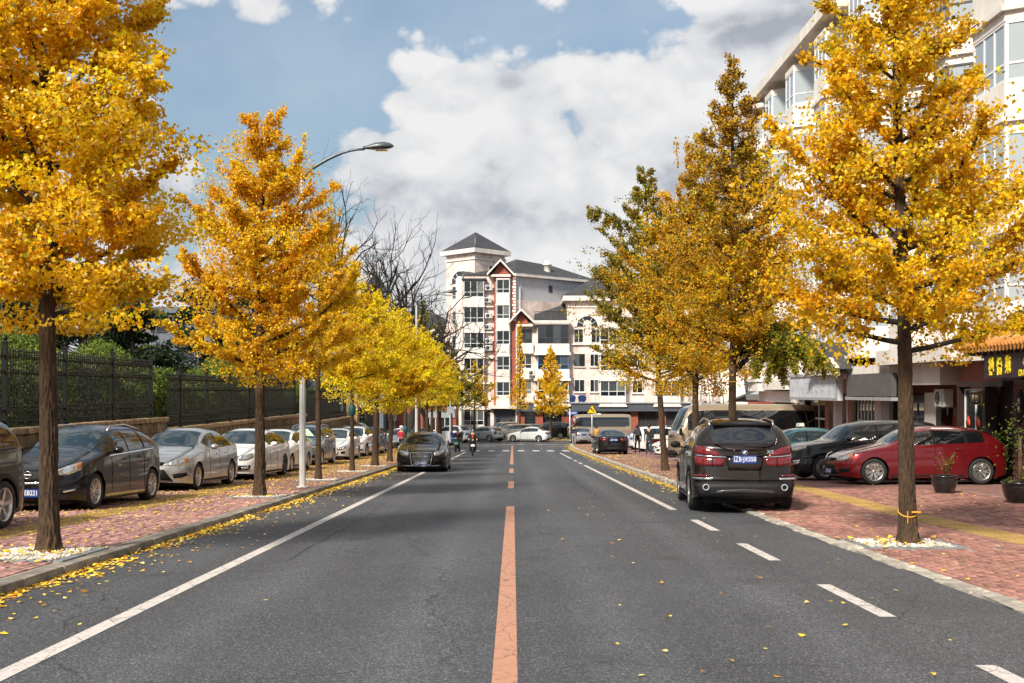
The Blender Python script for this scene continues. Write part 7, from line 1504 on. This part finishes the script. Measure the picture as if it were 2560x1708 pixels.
wallbox(LS, 'wall', (0, .0, -4), (15.6, 8, .9), 'redtile'); roof(LS, 'roof', [(-.3, -.9, .9), (15.6, -.9, .9), (15.6, 6, 3.6), (-.3, 6, 3.6)], [(0, 1, 2, 3)]); wallbox(LS, 'eave', (-.3, -1.0, .7), (15.6, .0, .9), 'whitewall')
for xc in (3.2, 8.2, 13.0):
    MB().prism([(xc - 1.3, .9), (xc, 2.9), (xc + 1.3, .9)], -1.1, .4).build('pediment_infill', M_['cream'], LS)
    for s_ in (-1, 1): MB().prism([(xc + s_ * 1.55, .8), (xc, 3.0), (xc, 3.3), (xc + s_ * 1.55, 1.1)], -1.25, -1.11).build('pediment_rake', M_['whitewall'], LS)
for k in range(5): window(LS, 1.8 + 3 * k, -.03, -3.0, 2.2, 2.6, 3, True, .08, 'frame', 'shopglass', sill=False)
CF = thing('court_fence', 'tall dark netting fence of a sports court behind the shrubs', 'fence', (-20, 38, 1.0))
for k in range(9): MB().tube([(1.0 * k - 2, k * 3.2, 0), (1.0 * k - 2, k * 3.2, 4.2)], .045, 6).build('post', M_['darkframe'], CF)
for z in (.3, 2.2, 4.15): MB().tube([(-2, 0, z), (6, 25.6, z)], .025, 5).build('rail', M_['darkframe'], CF)
nt_ = MB()
for k in range(60): x = -2 + 8 * k / 60; y = 25.6 * k / 60; nt_.tube([(x, y, .3), (x, y, 4.15)], .006, 3, False)
for k in range(13): nt_.tube([(-2, 0, .3 + .3 * k), (6, 25.6, .3 + .3 * k)], .006, 3, False)
nn = nt_.build('netting', M_['iron'], CF); nn['kind'] = 'stuff'
bpy.context.view_layer.update()
for o in [c for c in col.objects if c.parent == TW]:
    mb = TW.matrix_basis @ o.matrix_basis; o.parent = FB; o.matrix_basis = mb
bpy.data.objects.remove(TW)
# ================================================================ street furniture
def street_lamp(label, x, y, h_arm, reach, old=False, sc_=1.0):
    t = thing('street_lamp', label, 'street lamp', (x, y, gz(y) + HL), 0, 'street lamps along the fence side')
    MB().tube([(0, 0, 0), (0, 0, 2.0), (0, 0, h_arm)], [.085, .078, .05], 8, smooth=False).build('pole', M_['pole'], t)
    MB().lathe([(.001, .03), (.16, .03), (.16, 0), (.10, 0)], n=12).build('base_plate', M_['pole'], t)
    a = [(0, 0, h_arm - .15)] + [(reach * s, 0, h_arm + .68 * math.sin(s * math.pi / 2) ** .9) for s in np.linspace(.08, 1, 9)]
    MB().tube(a, [.042] * 6 + [.032] * 4, 8).build('arm', M_['lampgrey'], t)
    hd_ = MB(); zc = h_arm + .68; prof = []
    n = 14; V = []; st = [(0, .05, .05), (.10, .075, .06), (.30, .15, .12), (.52, .16, .13), (.68, .10, .09), (.76, .02, .03)]
    for (sx, wy, hz) in st:
        for k in range(n):
            an = 2 * math.pi * k / n; V.append((reach - .04 + sx, wy * math.cos(an), zc + .02 + .06 * sx + (hz * math.sin(an) if math.sin(an) > 0 else hz * .45 * math.sin(an))))
    F = [(i * n + k, i * n + (k + 1) % n, (i + 1) * n + (k + 1) % n, (i + 1) * n + k) for i in range(len(st) - 1) for k in range(n)] + [tuple(range(n)), tuple(range((len(st) - 1) * n, len(st) * n))]
    hd_.add(V, F, True); hd_.build('lamp_head', M_['lampgrey'], t)
    MB().box((reach + .42, 0, zc - .022), (.30, .16, .03)).build('lens', M_['lens'], t)
    return t
L1 = street_lamp('nearest lamp post, pale concrete, its curved arm and head high over the road', -5.24, 28.2, 7.75, 1.55)
MB().box((-.45, 0, 2.95), (.75, .03, .05)).build('sign_arm', mat('armblue', (.22, .36, .45), .5), L1)
L2 = street_lamp('second lamp post, wrapped with spiral ribbon, behind the black sedan', -5.45, 64, 8.5, 1.6)
L3 = street_lamp('third thin lamp post carrying a square sign box beside the blue bin', -5.5, 99.5, 8.5, 1.6)
MB().box((.05, -.12, 3.05), (.62, .06, .62)).build('sign_box', M_['greymetal'], L3); MB().box((.18, .14, 3.05), (.6, .05, .6)).build('sign_box', M_['frame'], L3)
sp = MB().tube([(.075 * math.cos(a), .075 * math.sin(a), 4.2 + a * .045) for a in np.linspace(0, 60, 160)], .008, 4); sp.build('ribbon', M_['lampgrey'], L2)
# warning sign
WS = thing('warning_sign', 'yellow triangular bend warning sign with black border on a white pole', 'road sign', (6.05, 86.5, gz(86.5) + .13), 0)
MB().tube([(0, .04, 0), (0, .04, 3.0)], .035, 8).build('pole', M_['pole'], WS); a = .88; hh = a * .866
def tri(s): return [(-a / 2 * s, 2.62 + hh * (1 - s) * .33), (a / 2 * s, 2.62 + hh * (1 - s) * .33), (0, 2.62 + hh * (1 - s) * .33 + hh * s)]
MB().prism(tri(1.0), -.02, .0).build('plate', M_['black'], WS); MB().prism(tri(.80), -.026, -.021).build('yellow_face', mat('signamber', (.80, .50, .01), .45), WS)
ar = MB(); pts = [(.10, 2.72), (.10, 2.86), (.02, 2.93), (-.10, 3.0)]
for i in range(3):
    (x0_, z0_), (x1_, z1_) = pts[i], pts[i + 1]; ln_ = math.hypot(x1_ - x0_, z1_ - z0_); nx_, nz_ = -(z1_ - z0_) / ln_ * .035, (x1_ - x0_) / ln_ * .035; ar.prism([(x0_ - nx_, z0_ - nz_), (x1_ - nx_, z1_ - nz_), (x1_ + nx_, z1_ + nz_), (x0_ + nx_, z0_ + nz_)], -.032 - i * .0006, -.027)
ar.prism([(-.03, 2.89), (-.17, 3.02), (-.02, 3.06)], -.034, -.027); ar.build('arrow', M_['black'], WS)
RS = thing('round_sign', 'red and white round road sign seen almost edge-on by the man in the dark jumper', 'road sign', (5.5, 101, gz(101) + .12), math.radians(62))
MB().tube([(0, .04, 0), (0, .04, 2.5)], .03, 8).build('pole', M_['black'], RS); MB().lathe([(.001, -.01), (.40, -.01), (.40, .01), (.001, .01)], (0, 0, 2.1), 24, axis='Y').build('disc', mat('signred', (.55, .03, .02), .45), RS); MB().lathe([(.001, -.016), (.24, -.016), (.24, -.012)], (0, 0, 2.1), 24, axis='Y').build('white_centre', M_['white'], RS)
PP = thing('white_post', 'thin white post beside the round sign', 'post', (5.65, 112, gz(112) + .1)); MB().tube([(0, 0, 0), (0, 0, 3.1)], [.07, .05], 10).build('shaft', M_['pole'], PP); MB().lathe([(.001, 3.16), (.06, 3.13), (.075, 3.1), (.075, 3.04), (.05, 3.04)], n=10).build('cap', M_['pole'], PP)
BS = thing('blue_sign', 'small blue sign with white lettering on the shopfronts behind the distant minibus', 'sign', (6.75, 128.6, -.95)); MB().box((0, 0, 0), (1.25, .06, .5)).build('board', mat('signblue', (.01, .05, .22), .5), BS)
me = text_mesh('卫生服务', .26, .004, 'lettering'); me.materials.append(M_['white']); o = link('lettering', me, None, BS); o.location = (0, -.036, 0); o.rotation_euler = (math.pi / 2, 0, 0)
for k, x in enumerate((6.7, 7.9)):
    ld = thing('hung_garment', ['dark blue garment on the railing nearer the golden tree', 'dark blue garment on the railing above the warning sign'][k], 'garment', (x, 128.9, .15), 0, 'washing on the far railing'); g = MB(); g.add([(-.3, 0, .95), (.3, -.05, .95), (.38, .02, .2), (.1, -.06, .12), (-.1, .03, .2), (-.36, -.03, .1), (-.5, 0, .7), (.5, 0, .7)], [(0, 1, 7, 2, 3, 4, 5, 6)]); g.add([(p[0], p[1] + .04, p[2]) for p in g.v[:8]], [(7, 1, 0, 6, 5, 4, 3, 2)]); g.build('cloth', mat('navycloth', (.012, .03, .12), .9), ld)
# wheelie bins
def bin_(label, x, y, m, rz=0):
    t = thing('wheelie_bin', label, 'bin', (x, y, gz(y) + HL), rz, 'bins at the corner'); b = MB(); b.add([(-.25, -.28, .1), (.25, -.28, .1), (.25, .28, .1), (-.25, .28, .1), (-.32, -.36, .95), (.32, -.36, .95), (.32, .36, .95), (-.32, .36, .95)], [(3, 2, 1, 0), (0, 1, 5, 4), (1, 2, 6, 5), (2, 3, 7, 6), (3, 0, 4, 7), (4, 5, 6, 7)]); b.build('tub', m, t)
    MB().prism([(-.38, .96), (.38, .96), (.40, 1.0), (-.05, 1.08), (-.40, 1.04)], -.35, .35, 'YZ').build('lid', m, t)
    for s in (-1, 1): MB().lathe([(.09, -.03), (.09, .03)], (s * .28, .25, .1), 12, axis='X').build('wheel', M_['rubber'], t)
    MB().tube([(-.25, .42, .98), (.25, .42, .98)], .018, 6).build('handle', m, t)
    return t
bb = bin_('blue wheelie bin with white lettering at the pavement corner', -5.1, 98.6, mat('binblue', (.01, .05, .22), .5, var=.15))
me = text_mesh('可回收物', .12, .003, 'lettering'); me.materials.append(M_['white']); o = link('lettering', me, None, bb); o.location = (0, -.335, .62); o.rotation_euler = (math.radians(84), 0, 0)
bin_('dark wheelie bin just behind the blue bin', -4.75, 101.0, mat('bindark', (.02, .025, .03), .5))
# potted plants
def pot(label, x, y, r, h, kind):
    t = thing('plant_pot', label, 'potted plant', (x, y, gz(y) + hR(y)), 0, 'potted plants before the shop'); gm = mat('potglaze', (.010, .010, .011), .25, var=.3, coat=.5)
    MB().lathe([(.001, 0), (r * .62, 0), (r * .78, h * .12), (r * .98, h * .55), (r * 1.0, h * .82), (r * .98, h * .9), (r * 1.08, h * .93), (r * 1.08, h), (r * .95, h), (r * .92, h * .86), (.001, h * .86)], n=26).build('pot', gm, t)
    MB().lathe([(r * .93, h * .885), (.001, h * .90)], n=20).build('soil', mat('potsoil', (.10, .05, .03), .95, var=.4), t)
    rng = np.random.default_rng(int(x * 10)); st = MB(); P = []
    if kind == 'rose':
        for k in range(11):
            az = rng.uniform(0, 6.28); L = rng.uniform(.3, .62); e = np.array([math.cos(az) * .38 * L, math.sin(az) * .38 * L, L]); st.tube([(0, 0, h * .88), tuple(e * .5 + np.array([0, 0, h * .9 + .02])), tuple(e + np.array([0, 0, h * .85]))], [.009, .007, .004], 5)
            for q in np.linspace(.35, 1.0, 11): P.append(e * q + np.array([0, 0, h * .87]) + rng.normal(0, .045, 3))
        P = np.array(P); cc = palette('hedge', len(P), rng); rd = rng.random(len(P)) < .3; cc[rd] = palette('rust', int(rd.sum()), rng); V, F, c3 = leaves_np(P, rng, .055, cc, 2, shape='oval')
    else:
        st.tube([(0, 0, h * .85), (.02, .02, h + .35), (.0, -.02, h + .9)], [.045, .04, .03], 8)
        for k in range(260): P.append(np.array([0, 0, h + .95]) + rng.normal(0, 1, 3) * np.array([.26, .26, .30]))
        P += [np.array([math.cos(a_) * r * .8, math.sin(a_) * r * .8, h + .02]) + rng.normal(0, .03, 3) for a_ in rng.uniform(0, 6.28, 60)]
        P = np.array(P); V, F, c3 = leaves_np(P, rng, .06, palette('hedge', len(P), rng), 2, shape='oval')
    st.build('stems', mat('stem', (.12, .07, .03), .8), t); link('leaves', mesh_np('leaves', V, F, False, c3), M_['evergreen'], t)
pot('black glazed pot with a small rose bush in front of the red hatchback', 9.8, 25.7, .285, .40, 'rose'); pot('black glazed pot with a clay-trunked shrub at the picture edge', 10.25, 22.9, .33, .42, 'tree')
shrub('vine_shrub', 'large-leaved green vine shrub behind the tail of the red hatchback', 'shrub', 13.75, 31.6, gz(31) + .1, 1.15, 1.5, 2.15, 1500, .17, 'hedge', 201, 'large-leaved shrubs before the shop', lump=.3); shrub('vine_shrub', 'low large-leaved shrub at the picture edge beside the tail of the red hatchback', 'shrub', 13.7, 28.2, gz(28) + .1, 1.0, 1.0, 1.15, 700, .15, 'hedge', 202, 'large-leaved shrubs before the shop', lump=.3)
# ================================================================ people
def person(label, x, y, yaw, base, H=1.70, pose='stand', top=(.03, .03, .03), legs=(.015, .015, .02), shoe=(.02, .02, .02), hair=True, cap=None, mask=None, group=None, vest=None, seed=0):
    """body grown over a jointed skeleton; local -Y is forward"""
    s = H / 1.70; t = thing('person', label, 'person', (0, 0, 0), 0, group); on_ground(t, x, y, yaw, base, False)
    V = []; E = []; R = []; Z = []
    def add(p, r, zone, par=None):
        V.append((p[0] * s, p[1] * s, p[2] * s)); R.append(r * s); Z.append(zone); i = len(V) - 1
        if par is not None: E.append((par, i))
        return i
    sit = pose == 'ride'; pz = .92 if not sit else .80
    pel = add((0, .02, pz), .145, 'legs'); wai = add((0, .01, pz + .16), .135, 'top', pel); che = add((0, -.005, pz + .36), .155, 'top', wai); nk = add((0, 0, pz + .52), .06, 'skin', che); hd0 = add((0, -.015, pz + .60), .078, 'skin', nk); hd1 = add((0, -.02, pz + .70), .092, 'skin', hd0); add((0, -.012, pz + .775), .06, 'skin', hd1); add((0, -.115, pz + .66), .012, 'skin', hd1)
    step = {'walk': (.24, -.20), 'stand': (.02, -.02), 'ride': (0, 0)}[pose]
    for k, sx in enumerate((1, -1)):
        hip = add((sx * .095, .02, pz - .06), .105, 'legs', pel); st = step[k]
        if sit: kn = add((sx * .15, -.36, .66), .072, 'legs', hip); an = add((sx * .14, -.30, .30), .048, 'legs', kn); add((sx * .14, -.46, .26), .036, 'shoe', an)
        else:
            kn = add((sx * .10, -.5 * st - .03, .49), .068, 'legs', hip); an = add((sx * .10, -st + (.05 if st < 0 else 0), .09 + (.04 if st < -.1 else 0)), .045, 'legs', kn); add((sx * .11, -st - .15, .045), .036, 'shoe', an)
        sh_ = add((sx * .17, 0, pz + .44), .075, 'top', che)
        if sit: el = add((sx * .27, -.16, pz + .20), .050, 'top', sh_); wr_ = add((sx * .24, -.42, pz + .20), .036, 'top', el); ph = add((sx * .235, -.49, pz + .19), .028, 'skin', wr_); fd = np.array([0, -.045, -.03])
        elif pose == 'walk': el = add((sx * .235, st * .25, pz + .17), .048, 'top', sh_); wr_ = add((sx * .235, -.10 + st * .5, pz - .06), .035, 'top', el); ph = add((sx * .235, -.13 + st * .55, pz - .13), .027, 'skin', wr_); fd = np.array([0, -.02, -.05])
        else: el = add((sx * .235, -.02, pz + .16), .048, 'top', sh_); wr_ = add((sx * .20, -.22, pz + .08), .035, 'top', el); ph = add((sx * .19, -.29, pz + .06), .027, 'skin', wr_); fd = np.array([0, -.045, -.02])
        b0 = np.array(V[ph]) / s
        for q in range(4): f1 = b0 + fd * (.85 + .12 * (q in (1, 2))) + np.array([(q - 1.5) * .019, 0, 0]); i1 = add(tuple(f1), .0095, 'skin', ph); add(tuple(f1 + fd * .75 + np.array([0, .012, -.012])), .008, 'skin', i1)
        th = add(tuple(b0 + np.array([-sx * .038, -.012, .0])), .010, 'skin', ph); add(tuple(b0 + np.array([-sx * .05, -.03, -.02])), .008, 'skin', th)
    me = bpy.data.meshes.new('body_frame'); me.from_pydata(V, E, []); o = bpy.data.objects.new('body_frame', me); col.objects.link(o); o.modifiers.new('Skin', 'SKIN'); sv = me.skin_vertices[0].data
    for i, r in enumerate(R): sv[i].radius = (r, r * (.72 if Z[i] == 'top' and R[i] > .1 * s else .9 if i else .8)); sv[i].use_root = (i == 0)
    ss = o.modifiers.new('Sub', 'SUBSURF'); ss.levels = 1; ss.render_levels = 1
    bm_ = bpy.data.meshes.new_from_object(o.evaluated_get(bpy.context.evaluated_depsgraph_get())); bpy.data.objects.remove(o); bm_.name = 'body'
    zones = ['skin', 'top', 'legs', 'shoe']; bm_.materials.clear(); cols = dict(skin=(.48, .29, .20), top=top, legs=legs, shoe=shoe)
    for z in zones: bm_.materials.append(mat('figure_' + z, cols[z], .8, var=.2, vscale=12))
    A = np.array(V); mid = np.array([(A[a] + A[b]) / 2 for a, b in E]); pts_ = np.concatenate([A, mid]); zz = Z + [Z[b] for a, b in E]
    for p in bm_.polygons: d = ((pts_ - np.array(p.center)) ** 2).sum(1); p.material_index = zones.index(zz[int(d.argmin())]); p.use_smooth = True
    link('body', bm_, None, t)
    hz = (pz + .70) * s
    if hair: MB().lathe([(.001, .125), (.06, .112), (.095, .06), (.104, 0), (.10, -.05), (.085, -.09)], (0, .012, hz), 14).build('hair', M_['hair'], t)
    if cap: c = MB().lathe([(.001, .135), (.07, .12), (.105, .06), (.108, .03)], (0, -.01, hz), 14); c.box((0, -.15, hz + .035), (.15, .12, .012)); c.build('cap', mat('capcloth', cap, .8), t)
    if mask: m = MB().lathe([(.055, -.095), (.088, -.06), (.096, -.02), (.085, .0)], (0, -.03, hz - .015), 12); m.v = [(p[0] * .8, min(p[1], -.03), p[2]) for p in m.v]; m.build('face_mask', mat('maskcloth', mask, .8), t)
    if vest: MB().box((0, -.125 * s, (pz + .33) * s), (.10 * s, .05 * s, .30 * s)).build('jacket_front', mat('vestcloth', vest, .8), t)
    return t
person('pedestrian in a red jacket, white cap and mask beside the thin ginkgo trunks', -6.55, 66.5, .1, HL, 1.62, 'stand', (.42, .02, .035), (.02, .02, .025), (.5, .5, .5), False, (.75, .72, .70), (.75, .75, .72))
wk = thing('shopping_trolley', 'small grey hand trolley held by the pedestrian in red', 'trolley', (-6.5, 66.05, gz(66) + HL)); b = MB()
for s_ in (-1, 1): b.tube([(s_ * .16, .1, .95), (s_ * .16, .0, .05), (s_ * .16, -.3, .05)], .012, 5)
b.tube([(-.16, .1, .95), (.16, .1, .95)], .014, 5); b.box((0, -.15, .35), (.30, .26, .5)); b.build('body', M_['greymetal'], wk)
for s_ in (-1, 1): MB().lathe([(.06, -.02), (.06, .02)], (s_ * .18, -.28, .06), 10, axis='X').build('wheel', M_['rubber'], wk)
W1 = person('walker in patterned black jacket and tight trousers with a rucksack, left of the pair', 7.3, 66.3, math.pi, .13, 1.66, 'walk', (.018, .018, .02), (.010, .010, .012), (.35, .35, .36), True, group='two walkers seen from behind')
W2 = person('walker in a long dark coat and jeans with a black bag, right of the pair', 7.6, 63.2, math.pi, .13, 1.72, 'walk', (.012, .012, .013), (.025, .035, .06), (.02, .02, .02), True, group='two walkers seen from behind')
def bag(label, x, y, z, m, w=.32, h=.42):
    t = thing('backpack', label, 'bag', (x, y, z), 0, 'bags carried by the walkers'); me = MB().box((0, 0, 0), (w, .16, h)).mesh('sack'); bevel_mesh(me, .05, 3); link('sack', me, m, t); me = MB().box((0, -.095, -.06), (w * .7, .06, h * .45)).mesh('pocket'); bevel_mesh(me, .02, 2); link('pocket', me, m, t)
    for s_ in (-1, 1): MB().tube([(s_ * .10, .07, h / 2), (s_ * .11, .15, h / 2 + .03), (s_ * .12, .22, h * .2), (s_ * .11, .1, -h * .4)], .014, 5).build('strap', m, t)
    return t
bag('black patterned rucksack on the back of the walker on the left of the pair', 7.3, 66.06, gz(66) + 1.36, mat('bagcloth', (.03, .03, .032), .8, var=.7, vscale=14)); bag('black shoulder bag on the walker in the long coat', 7.73, 62.98, gz(63) + 1.26, mat('bagblack', (.012, .012, .012), .7), .26, .36)
person('man in a dark blue jumper and light trousers standing by the round sign', 5.35, 99.0, 2.9, .12, 1.72, 'stand', (.012, .016, .035), (.32, .31, .30), (.6, .6, .6), True)
person('person in a mustard jacket behind the old black sedan', 6.2, 84.0, 2.6, .13, 1.70, 'stand', (.48, .22, .04), (.03, .03, .04), (.03, .03, .03), True)
def ebike(label, x, y, yaw, c):
    t = thing('electric_bike', label, 'electric bike', (0, 0, 0), 0, 'electric bikes on the road'); on_ground(t, x, y, yaw, 0.0); m = mat('bikepaint', c, .4, coat=.5); tw_ = MB().lathe([(.19, -.035), (.235, -.045), (.26, 0), (.235, .045), (.19, .035), (.17, 0), (.19, -.035)], n=22, axis='X').mesh('tyre')
    for yy in (-.62, .58): w = link('wheel', tw_, M_['rubber'], t); w.location = (0, yy, .26); MB().lathe([(.17, -.02), (.17, .02), (.04, .03), (.04, -.03), (.17, -.02)], n=14, axis='X').build('hub', M_['darkrim'], w)
    MB().tube([(0, -.62, .26), (0, -.50, .62), (0, -.40, 1.02)], [.04, .035, .03], 8).build('fork', m, t); MB().tube([(-.31, -.36, 1.08), (-.12, -.42, 1.05), (.12, -.42, 1.05), (.31, -.36, 1.08)], .016, 6).build('handlebar', M_['black'], t)
    b = MB(); b.add([(-.16, -.52, .95), (.16, -.52, .95), (.19, -.42, .45), (-.19, -.42, .45), (-.12, -.40, .95), (.12, -.40, .95), (.17, -.34, .45), (-.17, -.34, .45)], [(0, 1, 2, 3), (7, 6, 5, 4), (0, 4, 5, 1), (1, 5, 6, 2), (2, 6, 7, 3), (3, 7, 4, 0)]); b.build('front_shield', m, t)
    MB().box((0, -.05, .30), (.26, .60, .08)).build('foot_board', M_['black'], t); me = MB().box((0, .34, .52), (.28, .62, .36)).mesh('tail'); bevel_mesh(me, .06, 2); link('tail_body', me, m, t); me = MB().box((0, .26, .74), (.27, .66, .09)).mesh('seat'); bevel_mesh(me, .03, 2); link('seat', me, M_['rubber'], t)
    MB().lathe([(.001, -.60), (.06, -.59), (.075, -.55), (.06, -.5)], (0, 0, .92), 14, axis='Y').build('headlight', M_['headlamp'], t); MB().box((0, -.545, .62), (.22, .01, .12)).build('front_plate', M_['white'], t)
    for s_ in (-1, 1): MB().tube([(s_ * .28, -.38, 1.08), (s_ * .32, -.38, 1.22)], .006, 4).build('mirror_stem', M_['black'], t); MB().lathe([(.001, -.006), (.05, 0), (.001, .006)], (s_ * .33, -.38, 1.26), 10, axis='Y').build('mirror', M_['black'], t)
    return t
ebike('dark electric bike ridden towards the camera by the masked rider', -2.36, 66.4, .05, (.012, .012, .014)); person('masked rider in black with an orange-red collar on the nearer electric bike', -2.36, 66.55, .05, 0, 1.72, 'ride', (.010, .010, .012), (.010, .010, .012), (.02, .02, .02), True, None, (.10, .32, .50), 'riders on the road', (.50, .06, .02))
ebike('green and red electric bike behind the masked rider', -3.75, 77.0, -.15, (.02, .22, .10)); person('second rider in black with a red sleeve on the green electric bike', -3.75, 77.15, -.15, 0, 1.70, 'ride', (.014, .013, .013), (.02, .02, .03), (.02, .02, .02), True, None, None, 'riders on the road', (.50, .05, .03))
